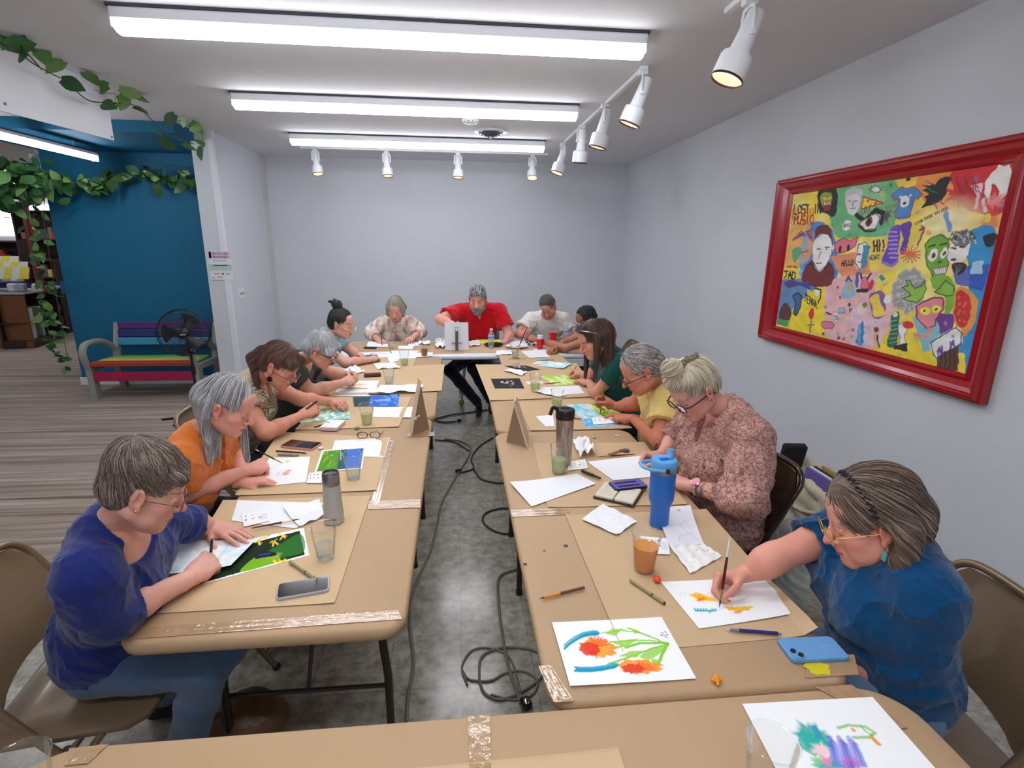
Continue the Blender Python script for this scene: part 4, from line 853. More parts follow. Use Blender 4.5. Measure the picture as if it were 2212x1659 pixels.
# far table
white([(795, 739), (838, 739), (838, 751), (792, 750)], 'white sketch pad under the far left womans pencil', .006); white([(883, 740), (912, 740), (910, 747), (882, 748)], 'white slip before the far left woman'); white([(861, 748), (895, 747), (891, 755), (860, 754)], 'white slip at the front of the far left place')
tissue([(905, 738), (928, 738), (930, 746), (903, 746)], 'napkin behind the iced tea straw', .022, 8); tissue([(942, 736), (965, 736), (966, 753), (940, 753)], 'crumpled napkins left of the standing white board', .035, 9)
tissue([(1013, 740), (1035, 738), (1037, 748), (1014, 750)], 'crumpled napkin right of the standing white board', .02, 10); tissue([(897, 764), (935, 762), (934, 771), (900, 773)], 'napkin under the iced tea cup', .006, 11)
q = [(1030, 734), (1080, 734), (1083, 742), (1027, 743)]; c = Cv(50, 20, WP, q, 4); c.wash([(225, 225, 60), (240, 240, 120), (200, 215, 60)], 2, 5)
art(q, c, 'yellow green painted sheet before the man in red'); white([(1095, 737), (1160, 736), (1165, 744), (1096, 745)], 'white sheet before the man in white')
white([(1125, 759), (1171, 756), (1189, 772), (1143, 774)], 'white sheet on the right table behind the dark photos', .003); white([(1150, 755), (1190, 752), (1202, 759), (1170, 763)], 'white sheet near the red cups', .003)
tissue([(1072, 759), (1105, 758), (1106, 767), (1071, 768)], 'napkin left of the far water cup on the right', .010, 12)
# right column
def dark_photo(q, label, pink=True):
    c = Cv(70, 44, (40, 40, 42), None, 1.6); r = np.random.default_rng(3)
    for k in range(9 if pink else 5): c.blob((.3 + .5 * r.random(), .25 + .35 * r.random()), (.08, .06), (225, 180, 185) if k % 2 else (235, 225, 225), .9, .4, .2)
    c.stroke([(.55, 0), (.57, 1)], .02, (110, 100, 90), .8).stroke([(.2, .8), (.9, .75)], .012, (110, 110, 110), .6)
    return art(q, c, label, name='reference_photo', cat='photo', group='printed reference photos')
dark_photo([(1083, 789), (1121, 786), (1168, 799), (1127, 804)], 'dark grey printed photo, the farther of two on the right table'); dark_photo([(1060, 819), (1122, 818), (1133, 840), (1069, 840)], 'dark printed photo of pale pink blossoms before the long haired girl')
q = [(1168, 778), (1236, 788), (1216, 799), (1146, 788)]; c = Cv(60, 30, WP, q, 2.5); c.wash([(205, 235, 240), (170, 225, 235), (248, 250, 250)], 6, 4); art(q, c, 'pale turquoise wash painting by the man in grey', curl=lambda u, v: .01 * u ** 2)
q = [(1168, 813), (1219, 810), (1255, 829), (1200, 834)]; c = Cv(70, 44, WP, q, 2); c.wash([(190, 225, 80), (220, 235, 130), (160, 210, 60), (235, 245, 220)], 9, 4); c.blob((1212, 821), (.3, .12), (236, 242, 225), .7, .7, .2); art(q, c, 'lime green wash painting under the long haired girls brush')
tissue([(1086, 803), (1108, 799), (1139, 806), (1126, 814)], 'napkin between the two dark photos', .016, 13); white([(1168, 838), (1251, 834), (1263, 851), (1215, 853)], 'white sheet before the long haired girls elbow', .003); tissue([(1152, 849), (1181, 841), (1225, 856), (1206, 861)], 'napkins behind the water cup of the man in yellow', .016, 14)
white([(1136, 826), (1170, 824), (1174, 829), (1140, 831)], 'small white card by the girls water cup', .003)
q = [(1222, 875), (1270, 873), (1302, 903), (1257, 906)]; c = Cv(70, 50, WP, q, 1.5); c.wash([(110, 200, 220), (150, 215, 230), (230, 215, 220), (190, 230, 240)], 11, 4); art(q, c, 'turquoise washed sheet beside the man in yellow')
q = [(1266, 873), (1318, 872), (1344, 897), (1301, 902)]; c = Cv(60, 44, WP, q, 1.4); c.wash([(180, 205, 60), (210, 225, 90), (120, 180, 60), (235, 235, 150)], 12, 4); art(q, c, 'yellow green painting under the brush of the man in yellow', lift=.003)
q = [(1257, 906), (1335, 900), (1361, 917), (1266, 925)]; c = Cv(70, 36, (110, 180, 225), q, 2.2); c.wash([(90, 170, 225), (160, 205, 235), (120, 185, 225)], 13, 4); art(q, c, 'sky blue printed photo under the yellow shirted mans hand', name='reference_photo', cat='photo', group='printed reference photos', lift=.002)
white([(1157, 900), (1194, 897), (1198, 921), (1178, 922)], 'small white sheet left of the clear lidded tumbler')
white([(1268, 999), (1389, 985), (1408, 1032), (1324, 1039)], 'white drawing sheet under the paisley womans pencil', .003)
white([(1101, 1048), (1246, 1026), (1287, 1048), (1148, 1096)], 'large blank white sheet overhanging the aisle side of the right table', .004, lambda u, v: .012 * (1 - u) ** 3 * (1 - v) + .004 * u ** 2)
tissue([(1234, 955), (1266, 952), (1287, 985), (1252, 992)], 'tall crumpled tissue beside the clear lidded tumbler', .045, 15)
tissue([(1256, 1126), (1303, 1092), (1376, 1129), (1332, 1160)], 'square folded white napkin behind the blue bottle', .009, 16)
q = [(1416, 1112), (1490, 1106), (1520, 1180), (1447, 1186)]; c = Cv(60, 80, (238, 235, 244), None, .8)
c.stroke([(.25, .3), (.5, .5), (.7, .35), (.8, .7), (.4, .75), (.3, .9)], .004, (200, 195, 205)).stroke([(.5, .3), (.6, .6), (.9, .9)], .004, (200, 195, 205)).blob((.62, .10), (.05, .02), (230, 130, 90), .9, .3)
art(q, c, 'lilac tinted sketch sheet leaning beside the blue bottle', curl=lambda u, v: .02 * (1 - v) ** 3 + .004, lift=.006)
q = [(1447, 1186), (1520, 1180), (1558, 1205), (1490, 1243)]; c = Cv(60, 50, (246, 246, 246), None, 1.3)
for k in range(14): c.blob(tuple(rng.uniform((.25, .2), (.95, .75))), (.07, .04), [(240, 225, 130), (245, 175, 150), (215, 215, 190), (250, 200, 110)][k % 4], .7, .6, .2)
sheet('tissue', q, None, c, lift=.004, curl=wavy(.004, 1, 3), label='paint stained paper towel above the half painted flowers', cat='tissue', group='crumpled tissues and napkins')
# paint stains on the paper
def stain(x, y, r, col, label):
    p = pz(x, y, TZ + .0022); m = MB(); n = 22; k = [1 + .14 * sin(5 * a + x) + .08 * sin(9 * a) for a in np.linspace(0, 6.28, n, endpoint=False)]
    m.prism([(r * k[i] * cos(6.283 * i / n), r * .8 * k[i] * sin(6.283 * i / n)) for i in range(n)], -.0004, .0001, np.eye(3), p); o = m.build('paint_stain', mat('stain_%d_%d_%d' % col, col, .8), None); 
    me = o.data; me.transform(Matrix.Translation(-Vector(p))); o.location = p
    return tag(o, label, 'stain', 'marks on the table paper')
stain(1766, 1442, .030, (214, 196, 20), 'yellow paint stain beside the light blue phone'); stain(1222, 1178, .008, (92, 78, 110), 'small violet mark on the right table paper'); stain(1134, 1218, .006, (60, 50, 52), 'dark blot near the aisle edge of the right table')
stain(1176, 1189, .004, (90, 74, 60), 'tiny brown mark near the aisle edge of the right table'); stain(1284, 946, .008, (90, 110, 140), 'blue grey mark on the paper before the man in yellow'); stain(1333, 940, .012, (200, 205, 212), 'pale smear on the paper before the man in yellow')
# ---------------------------------------------------------------- people: bodies grown as one smooth surface from rounded bones
class Field:
    def __init__(s, lo, hi, h):
        s.lo = np.asarray(lo, float); s.h = h; s.n = np.maximum(3, np.ceil((np.asarray(hi, float) - s.lo) / h).astype(int) + 1)
        s.F = np.full(s.n, .2, np.float32)
    def _blk(s, lo, hi):
        a = np.clip(np.floor((lo - s.lo) / s.h).astype(int), 0, s.n); b = np.clip(np.ceil((hi - s.lo) / s.h).astype(int) + 1, 0, s.n)
        if np.any(b <= a): return None, None
        g = [s.lo[i] + s.h * np.arange(a[i], b[i]) for i in range(3)]
        return (slice(a[0], b[0]), slice(a[1], b[1]), slice(a[2], b[2])), np.stack(np.meshgrid(*g, indexing='ij'), -1).astype(np.float32)
    def put(s, prim, k=.01, sub=False):
        fn, lo, hi = prim; m = max(k, .012) + 2 * s.h + .012
        sl, P = s._blk(np.asarray(lo) - m, np.asarray(hi) + m)
        if sl is None: return s
        d = fn(P); A = s.F[sl]; k = max(k, 1e-5)
        if sub:
            b = -d; hh = np.clip(.5 - .5 * (b - A) / k, 0, 1); s.F[sl] = b * (1 - hh) + A * hh + k * hh * (1 - hh)
        else:
            hh = np.clip(.5 + .5 * (A - d) / k, 0, 1); s.F[sl] = A * (1 - hh) + d * hh - k * hh * (1 - hh)
        return s
    def cut(s, prim, k=.004): return s.put(prim, k, True)
    def ripple(s, f, band=.03):
        m = np.abs(s.F) < band; idx = np.argwhere(m); P = s.lo + idx * s.h; s.F[m] += f(P).astype(np.float32); return s
    def sample(s, P):
        q = (np.asarray(P) - s.lo) / s.h; q = np.clip(q, 0, s.n - 1.001); i = q.astype(int); t = q - i; r = 0
        for a in (0, 1):
            for b in (0, 1):
                for c in (0, 1):
                    w = (t[:, 0] if a else 1 - t[:, 0]) * (t[:, 1] if b else 1 - t[:, 1]) * (t[:, 2] if c else 1 - t[:, 2])
                    r = r + w * s.F[i[:, 0] + a, i[:, 1] + b, i[:, 2] + c]
        return r
    def grad(s, P, e=None):
        e = e or s.h; g = np.stack([s.sample(P + d) - s.sample(P - d) for d in np.eye(3) * e], 1); return g / (np.linalg.norm(g, axis=1)[:, None] + 1e-9)
    def mesh(s):
        F = s.F; S = F < 0
        c = np.zeros(np.array(S.shape) - 1, int)
        for a in (0, 1):
            for b in (0, 1):
                for d in (0, 1): c += S[a:S.shape[0] - 1 + a, b:S.shape[1] - 1 + b, d:S.shape[2] - 1 + d]
        act = (c > 0) & (c < 8); cells = np.argwhere(act); ids = np.full(act.shape, -1, int); ids[tuple(cells.T)] = np.arange(len(cells))
        acc = np.zeros((len(cells), 3)); cnt = np.zeros(len(cells)); corner = lambda o: F[cells[:, 0] + o[0], cells[:, 1] + o[1], cells[:, 2] + o[2]]
        for ax in range(3):
            for a in (0, 1):
                for b in (0, 1):
                    o = [0, 0, 0]; o[(ax + 1) % 3] = a; o[(ax + 2) % 3] = b; o2 = list(o); o2[ax] = 1
                    f0, f1 = corner(o), corner(o2); x = (f0 < 0) != (f1 < 0); t = np.where(x, f0 / np.where(x, f0 - f1, 1), 0)
                    p = np.tile(np.array(o, float), (len(cells), 1)); p[:, ax] += t; acc += p * x[:, None]; cnt += x
        vs = s.lo + (cells + acc / cnt[:, None]) * s.h
        fs = []
        for ax in range(3):
            A = [slice(None)] * 3; B = [slice(None)] * 3; A[ax] = slice(0, -1); B[ax] = slice(1, None)
            ch = S[tuple(A)] != S[tuple(B)]; o1, o2 = (ax + 1) % 3, (ax + 2) % 3
            e = np.argwhere(ch); e = e[(e[:, o1] > 0) & (e[:, o2] > 0) & (e[:, o1] < S.shape[o1] - 1) & (e[:, o2] < S.shape[o2] - 1)]
            d1 = np.zeros(3, int); d1[o1] = 1; d2 = np.zeros(3, int); d2[o2] = 1
            q = np.stack([ids[tuple((e - d1 - d2).T)], ids[tuple((e - d2).T)], ids[tuple(e.T)], ids[tuple((e - d1).T)]], 1)
            ins = S[tuple(e.T)]; q[~ins] = q[~ins][:, ::-1]; fs.append(q)
        f = np.vstack(fs); f = f[(f >= 0).all(1)]
        return vs, f
def cone(a, b, ra, rb=None, cap=None):
    a = np.asarray(a, float); b = np.asarray(b, float); rb = ra if rb is None else rb; r = max(ra, rb); d = b - a; L2 = float(d @ d) or 1e-9
    def fn(P):
        w = P - a; t = np.clip(w @ d / L2, 0, 1); q = w - t[..., None] * d; f = np.sqrt((q * q).sum(-1)) - (ra + (rb - ra) * t)
        if cap is not None: f = np.maximum(f, (w @ d / math.sqrt(L2)) - cap * math.sqrt(L2))
        return f.astype(np.float32)
    return fn, np.minimum(a, b) - r, np.maximum(a, b) + r
def ell(c, r, R=None):
    c = np.asarray(c, float); r = np.asarray(r, float) * np.ones(3); m = r.max()
    def fn(P):
        w = P - c
        if R is not None: w = w @ R       # R columns = the ellipsoid's own axes
        k0 = np.sqrt(((w / r) ** 2).sum(-1)); k1 = np.sqrt(((w / r ** 2) ** 2).sum(-1)); return (k0 * (k0 - 1) / np.maximum(k1, 1e-6)).astype(np.float32)
    e = np.full(3, m) if R is not None else r
    return fn, c - e, c + e
def frame(fwd, up=(0, 0, 1)):
    """columns: right, forward, up"""
    f = nrm(fwd); r = nrm(np.cross(f, up)); u = np.cross(r, f); return np.stack([r, f, u], 1)
def rotv(v, ax, a):
    ax = nrm(ax); return v * cos(a) + np.cross(ax, v) * sin(a) + ax * (ax @ v) * (1 - cos(a))
def fnoise(P, s, seed=0):
    r = np.random.default_rng(seed); f = 0
    for k in range(5):
        a = r.normal(0, 1, 3) * s * (1 + .5 * k); f = f + np.sin(P @ a + r.uniform(0, 6.3) + 1.3 * np.sin(P @ (r.normal(0, 1, 3) * s * .7))) / (1 + .5 * k)
    return f / 2.6
def head_prims(F, p):
    """face and skull in the head's own frame: x right, y forward, z up, origin between the ears"""
    w = p.get('wide', 1.0); j = p.get('jaw', 1.0); n = p.get('nose', 1.0); ch = p.get('cheek', 1.0); T = F.put
    T(ell((0, -.013, .040), (.073 * w, .090, .079)), .01); T(ell((0, .012, -.018), (.066 * w, .078, .080)), .03)
    T(ell((0, .028, -.050), (.052 * w * j, .060, .060)), .025)
    for s in (-1, 1):
        T(cone((s * .054 * w * j, -.004, -.058), (s * .020, .066, -.098), .018, .017), .025)
        T(ell((s * .040 * w, .058, -.034), (.024 * ch, .022, .024 * ch)), .022)
        T(ell((s * .036 * w * ch, .045, -.070), (.026, .030, .026)), .02)
    T(ell((0, .074, -.098), (.021, .018, .015)), .018); T(ell((0, .040, -.104), (.034, .040, .014 * p.get('chin2', 1.0))), .02)
    T(cone((-.034, .081, .016), (.034, .081, .016), .010), .018); T(ell((0, .062, .050), (.052, .030, .040)), .02)
    for s in (-1, 1): F.cut(ell((s * .031, .103, -.003), (.019, .020, .014)), .014)
    T(ell((0, .082, -.070), (.027, .016, .022)), .012)
    T(cone((0, .088, .008), (0, .104 + .006 * n, -.030), .0075, .0105 * n), .008); T(ell((0, .108 + .005 * n, -.036), (.011 * n, .011 * n, .009 * n)), .006)
    for s in (-1, 1): T(ell((s * .0125 * n, .097, -.040), (.008, .010, .008)), .005); F.cut(ell((s * .0065, .106, -.0475), (.0035, .005, .0035)), .002)
    for s in (-1, 1):
        T(ell((s * .031, .0765, -.004), (.0150, .0130, .0118)), .003); T(cone((s * .020, .0885, .004), (s * .044, .0815, .003), .0035, .0030), .006)
        F.cut(cone((s * .020, .092, -.0085), (s * .043, .084, -.0090), .0013, .0012), .002)
        T(cone((s * .021, .083, -.0165), (s * .041, .079, -.0165), .0045), .008)
    T(ell((0, .0925, -.0655), (.0215, .0085, .0050)), .004); T(ell((0, .0915, -.0745), (.0185, .0085, .0060)), .004); F.cut(cone((-.024, .094, -.0700), (.024, .094, -.0700), .0014), .003)
    for s in (-1, 1): F.cut(cone((s * .019, .102, -.046), (s * .034, .088, -.068), .0022, .0018), .008)
    F.cut(ell((0, .0995, -.084), (.018, .006, .004)), .008); F.cut(cone((0, .106, -.052), (0, .104, -.060), .0016), .004)
    for s in (-1, 1):
        x = .0745 * w; Re = frame((s * .35, 1, 0), (0, -.15, 1))
        T(ell((s * (x + .006), -.008, -.006), (.0075, .0185, .0310), Re), .005); F.cut(ell((s * (x + .014), -.004, -.003), (.006, .0095, .0185), Re), .004)
        T(ell((s * (x + .011), -.016, .006), (.0035, .006, .021), Re), .003); T(ell((s * (x + .006), .004, -.032), (.006, .007, .010), Re), .004)
def skin_cols(P, tone, lip, brow, browh=1.0, blush=.5, lash=(70, 50, 45)):
    C = np.tile(lin(tone), (len(P), 1)); x, y, z = P[:, 0], P[:, 1], P[:, 2]; ax = np.abs(x)
    def mixc(m, col, a): 
        m = np.clip(m, 0, 1)[:, None] * a; return C * (1 - m) + lin(col) * m
    g = lambda cx, cy, cz, r: np.exp(-((ax - cx) ** 2 + (y - cy) ** 2 + (z - cz) ** 2) / r ** 2)
    red = (min(255, tone[0] * 1.0), tone[1] * .68, tone[2] * .66)
    C = mixc(g(.042, .062, -.036, .024) + g(0, .115, -.036, .015) + .7 * g(.080, -.008, -.006, .028) + .4 * g(0, .08, -.098, .02), red, blush)
    C = mixc(.3 + .35 * fnoise(P, 48, 3) + .2 * fnoise(P, 150, 6), (tone[0] * .9, tone[1] * .8, tone[2] * .78), .35)
    C = mixc(np.where((np.abs(z + .070) < .0105 * np.sqrt(np.clip(1 - (ax / .025) ** 2, 0, 1)) + .0005) & (y > .084), 1, 0), lip, .75)
    C = mixc(np.where((np.abs(z + .0700) < .0016) & (y > .084) & (ax < .023), 1, 0), (lip[0] * .55, lip[1] * .45, lip[2] * .45), .7)
    zb = .0195 + .005 * np.sin(np.clip((ax - .012) / .036, 0, 1) * 2.4) - .25 * np.clip(ax - .040, 0, 1); C = mixc((1.25 - np.abs(z - zb) / (.0036 * browh)) * (ax > .012) * (ax < .052) * (y > .06), brow, .8)
    C = mixc((1.3 - np.abs(z + .0088 + 0.03 * np.abs(ax - .031)) / .0018) * (ax > .019) * (ax < .045) * (y > .07), lash, .85)
    C = mixc(np.exp(-((ax - .031) / .014) ** 2 - ((z + .017) / .004) ** 2) * (y > .07), (tone[0] * .78, tone[1] * .66, tone[2] * .64), .5)
    return C
POSES = dict(grip=((50, 52, 22), (58, 62, 28), (66, 74, 34), (70, 80, 38)), flat=((6, 8, 4), (4, 7, 4), (6, 8, 4), (10, 12, 6)), relaxed=((24, 30, 14), (28, 36, 16), (32, 40, 18), (36, 44, 20)),
             fist=((70, 85, 45), (74, 88, 45), (76, 90, 45), (78, 90, 45)), point=((10, 14, 8), (50, 66, 30), (62, 74, 34), (66, 78, 36)), loose=((34, 42, 20), (42, 50, 24), (50, 58, 28), (56, 62, 30)))
def hand_prims(F, wrist, fwd, nor, right, pose='grip', s=1.0, spread=1.0, put=None):
    put = put or F.put; f = nrm(fwd); n = nrm(np.asarray(nor, float) - f * (f @ np.asarray(nor, float))); t = np.cross(f, n) * (1 if right else -1); w = np.asarray(wrist, float)
    ang = POSES[pose]; L = ((.043, .026, .021), (.047, .030, .022), (.043, .028, .021), (.034, .021, .019)); ex = []
    put(cone(w - f * .03 * s, w + f * .012 * s, .0215 * s, .0205 * s), .012)
    for i in range(4):
        o = (.031, .0105, -.0105, -.030)[i]; mc = w + (f * (.090, .094, .089, .080)[i] + t * o + n * (-.004, -.006, -.004, 0)[i]) * s
        put(cone(w + (t * o * .45 + f * .008) * s, mc, .0145 * s, .0108 * s), .014)
        put(ell(mc, .0108 * s), .004)
        d = nrm(f + t * (.10, .02, -.06, -.16)[i] * spread * (1 if pose == 'flat' else .4)); ax_ = np.cross(d, n); p = mc
        for k in range(3):
            a = radians(ang[i][k]); d = rotv(d, ax_, a)
            e = p + d * L[i][k] * s; r0 = (.0095, .0086, .0078, .0068)[k] * s * (.93 if i == 3 else 1); r1 = (.0086, .0078, .0066)[k] * s * (.93 if i == 3 else 1)
            put(cone(p, e, r0, r1), .0022); 
            p = e
        ex.append(p)
    put(ell(w + (f * .045 + n * .012 + t * .022) * s, (.017 * s, .017 * s, .017 * s)), .02); put(ell(w + (f * .04 + n * .010 - t * .020) * s, .016 * s), .02)
    tb = w + (f * .020 + t * .020 + n * .006) * s
    if pose in ('flat',): d1 = nrm(f * .72 + t * .80 + n * .06); d2 = nrm(f * .92 + t * .40 + n * .05)
    elif pose in ('relaxed', 'loose', 'point'): d1 = nrm(f * .74 + t * .55 + n * .35); d2 = nrm(f * .92 + t * .10 + n * .3)
    elif pose == 'fist': d1 = nrm(f * .62 + t * .42 + n * .60); d2 = nrm(f * .55 - t * .55 + n * .5)
    else: d1 = nrm(f * .66 + t * .42 + n * .62); d2 = nrm(f * .86 - t * .10 + n * .50)
    m = tb + d1 * .046 * s; e1 = m + d2 * .033 * s; e2 = e1 + nrm(d2 + (f * .3 - t * .15) * (pose != 'flat')) * .026 * s
    put(cone(tb, m, .0150 * s, .0112 * s), .012); put(cone(m, e1, .0105 * s, .0095 * s), .0025); put(cone(e1, e2, .0098 * s, .0080 * s), .002)
    return ex, e2
def limb_cols(P, tone, seed=5):
    C = np.tile(lin(tone), (len(P), 1)); m = (np.clip(.3 + .4 * fnoise(P, 45, seed), 0, 1) * .35)[:, None]
    return C * (1 - m) + lin((tone[0] * .92, tone[1] * .74, tone[2] * .70)) * m
skin_m = lambda: mat('skin', (220, 170, 150), .5, attr='Col', spec=.35, sss=.08, bump=.06, bscale=420)
hair_m = lambda: mat('hair', (120, 100, 90), .42, attr='Col', spec=.4, sheen=.2)
def person(name_loc, label, p, group=None):
    """p: joints in room coordinates plus looks. The skin is one object; hair and clothes hang from it as children."""
    h = p.get('res', .003); H0 = np.asarray(p['head'], float); R = frame(p['face'], p.get('up', (0, 0, 1)))
    if 'tilt' in p: R = np.stack([rotv(R[:, i], R[:, 1], radians(p['tilt'])) for i in range(3)], 1)
    hs = p.get('hs', 1.0); N = np.asarray(p['neck'], float); b = nrm(tuple(p['body']) + (0,)) if len(p['body']) == 2 else nrm(p['body']); right = np.cross(b, (0, 0, 1)); sh = p.get('sh', .175)
    SR = np.asarray(p['SR'], float) if 'SR' in p else N + right * sh + V(0, 0, -.05); SL = np.asarray(p['SL'], float) if 'SL' in p else N - right * sh + V(0, 0, -.05)
    pel = np.asarray(p['pel'], float); tone = p['tone']; g = p.get('girth', 1.0); aw = p.get('arm', 1.0)
    root = empty('person', (pel[0], pel[1], 0), label, 'person', group or 'people painting at the tables')
    loc = lambda x: R.T @ (np.asarray(x, float) - H0) / hs
    # ---- head and neck
    nl = loc(N); lo = np.minimum(V(-.105, -.13, -.135), nl - .085); hi = np.maximum(V(.105, .135, .14), nl + .085)
    F = Field(lo, hi, h * .8); nw = p.get('neckw', .045)
    F.put(cone((0, -.022, -.05), nl * .75 + V(0, -.022, -.05) * .25, nw, nw * 1.02), .01); F.put(cone(nl * .75 + V(0, -.022, -.05) * .25, nl, nw * 1.02, nw * 1.3), .02)
    head_prims(F, p); vs, fs = F.mesh(); cols = skin_cols(vs, tone, p.get('lip', (tone[0] * .86, tone[1] * .58, tone[2] * .58)), p.get('brow', (110, 90, 80)), p.get('browh', 1.0), p.get('blush', .5))
    HF = F
    AV = [(vs * hs) @ R.T + H0]; AF = [fs]; AC = [cols]; n0 = len(vs)
    # ---- upper chest under the shirt
    up = nrm(N - pel); fw = nrm(b - up * (b @ up)); rt = np.cross(fw, up); RB = np.stack([rt, fw, up], 1)
    Ls = float(np.linalg.norm(N - pel))
    def torso(F, e, k=.03, low=True):
        if p.get('hunch', 0): F.put(ell(pel + up * Ls * .82 - fw * .03, (.12 + e, .07 + e, .12 + e), RB), .04)
        F.put(cone(SL * .9 + SR * .1, SR * .9 + SL * .1, .050 + e, .050 + e), .02)
        F.put(cone(N + V(0, 0, .0), (SL * .75 + N * .25), .048 + e, .045 + e), .03); F.put(cone(N, (SR * .75 + N * .25), .048 + e, .045 + e), .03)
        F.put(ell(pel + up * Ls * .70 + fw * .012, ((.150 + .01 * g) * (sh / .175) + e, .100 * (.6 + .4 * g) + e, .19 + e), RB), k)
        if low:
            F.put(ell(pel + up * Ls * .36 + fw * .02 * g, (.135 * g + e, .108 * g + e, .16 + e), RB), .05)
            F.put(ell(pel + up * Ls * .06, (.165 * (.5 + .5 * g) + e, .125 * (.5 + .5 * g) + e, .115 + e), RB), .05)
        if p.get('bust', 0): 
            for s in (-1, 1): F.put(ell(pel + up * Ls * .60 + fw * (.085 * (.6 + .4 * g)) + rt * s * .072, (.068 * p['bust'] + e, .062 * p['bust'] + e, .070 * p['bust'] + e), RB), .035)
        if p.get('belly', 0): F.put(ell(pel + up * Ls * .32 + fw * .08 * g, (.12 * g, .09 * p['belly'], .12), RB), .06)
    F = Field(np.min([SL, SR, N], 0) - .2, np.max([SL, SR, N], 0) + .16, .008); torso(F, 0, low=False)
    v2, f2 = F.mesh(); AV.append(v2); AF.append(f2 + n0); AC.append(limb_cols(v2, tone)); n0 += len(v2)
    # ---- arms
    arms = {}
    for side in ('R', 'L'):
        if side + 'e' not in p: continue
        S = SR if side == 'R' else SL; E = np.asarray(p[side + 'e'], float); Wr = np.asarray(p[side + 'w'], float)
        hf = np.asarray(p.get(side + 'hand', Wr + (Wr - E)), float) - Wr; hn = p.get(side + 'n', (0, 0, -1)); pose = p.get(side + 'pose', 'grip'); hsz = p.get('hsz', .95)
        pts = np.array([S, E, Wr, Wr + nrm(hf) * .19]); F = Field(pts.min(0) - .085, pts.max(0) + .085, h)
        A = aw; M1 = S + (E - S) * .5
        F.put(cone(S, M1, .050 * A, .047 * A), .02); F.put(cone(M1, E, .047 * A, .038 * A), .02); F.put(cone(E, E + (Wr - E) * .35, .039 * A, .040 * A), .025); F.put(cone(E + (Wr - E) * .35, Wr, .039 * A, .0235 * (.6 + .4 * A)), .02)
        hand_prims(F, Wr, hf, hn, side == 'R', pose, hsz, p.get('spread', 1.0))
        v2, f2 = F.mesh(); AV.append(v2); AF.append(f2 + n0); AC.append(limb_cols(v2, p.get('armtone', tone) if isinstance(p.get('armtone', tone), tuple) else tone)); n0 += len(v2); arms[side] = (S, E, Wr)
    org = np.array(root.location)
    me = to_mesh('body', np.vstack(AV) - org, np.vstack(AF), skin_m(), True, np.vstack(AC)); body = link('body', me, root)
    # ---- shirt
    st = p['shirt']; e = st.get('loose', .012); hh = p.get('cres', .006); slv = st.get('sleeve', .45)
    allp = [SL, SR, N, pel]; ends = {}
    for sd, (S, E, Wr) in arms.items():
        if slv <= 1: en = S + (E - S) * st.get('sleeve' + sd, slv); allp += [en]
        else: en = E + (Wr - E) * (slv - 1); allp += [E, en]
        ends[sd] = en
    allp = np.array(allp); F = Field(allp.min(0) - .23, allp.max(0) + .2, hh); torso(F, e)
    for sd, (S, E, Wr) in arms.items():
        ra, rm, re_ = .047 * aw + e * 1.0, .049 * aw + e * 1.1, .042 * aw + e * 1.1; M1 = S + (E - S) * .5
        if slv <= 1:
            sl_ = st.get('sleeve' + sd, slv); F.put(cone(S, S + (E - S) * min(sl_, 1), ra + .002, rm + st.get('flare', .004), cap=1.0), .06)
        else:
            F.put(cone(S, M1, ra, rm), .06); F.put(cone(M1, E, rm, re_), .03)
            t = slv - 1; F.put(cone(E, E + (Wr - E) * t, re_ + .004, (.042 - .016 * t) * aw + e * 1.2, cap=1.0), .02)
    if st.get('skirt'): F.put(ell(pel + up * -.02, (.185 * g, .15 * g, .12), RB), .05)
    seed = p.get('seed', 1); amp = st.get('fold', .0035); sag = nrm(up + rt * .3)
    F.ripple(lambda P: amp * (fnoise(P, 16, seed) - 1.5 * np.exp(-7 * np.abs(fnoise(P, 13, seed + 4))) - 1.0 * np.exp(-8 * np.abs(fnoise(P, 22, seed + 7))) + .5 * np.abs(fnoise(P, 34, seed + 1)) + .8 * np.sin(70 * (P @ nrm(up + .4 * rt)) + 4 * fnoise(P, 9, seed + 2)) * np.exp(-((P - (pel + up * Ls * .2)) @ up / .13) ** 2)))
    for sd, (S, E, Wr) in arms.items():
        d = nrm(ends[sd] - (E if slv > 1 else S)); base = ends[sd]
        F.cut(cone(base - d * .035, base + d * .05, (.050 if slv <= 1 else .036) * aw + .003, (.050 if slv <= 1 else .036) * aw + .003), .002)
    nk = st.get('neck', 'crew'); nd = nrm(H0 - N); Ntop = N + up * .02
    if nk == 'crew': F.cut(cone(N + nd * .02 + fw * .012, N + nd * .14 + fw * .03, nw * 1.12, nw * 1.6), .006)
    elif nk == 'scoop': F.cut(cone(N + nd * .005 + fw * .03, N + nd * .15 + fw * .05, nw * 1.5, nw * 2.0), .006); F.cut(ell(N + fw * .075 + up * .0, (.105, .06, .050), RB), .02)
    elif nk == 'vee': F.cut(cone(N + nd * .015 + fw * .02, N + nd * .14 + fw * .04, nw * 1.2, nw * 1.7), .006); F.cut(cone(N + fw * .09 + up * .01, N + fw * .13 - up * .11, .03, .012), .006)
    v2, f2 = F.mesh(); SF = F
    c2 = None
    if 'paint' in st: c2 = st['paint'](v2, dict(pel=pel, up=up, fw=fw, rt=rt, N=N, Ls=Ls))
    me = to_mesh(st.get('name', 'shirt'), v2 - org, f2, st['mat'], True, c2); link(st.get('name', 'shirt'), me, root)
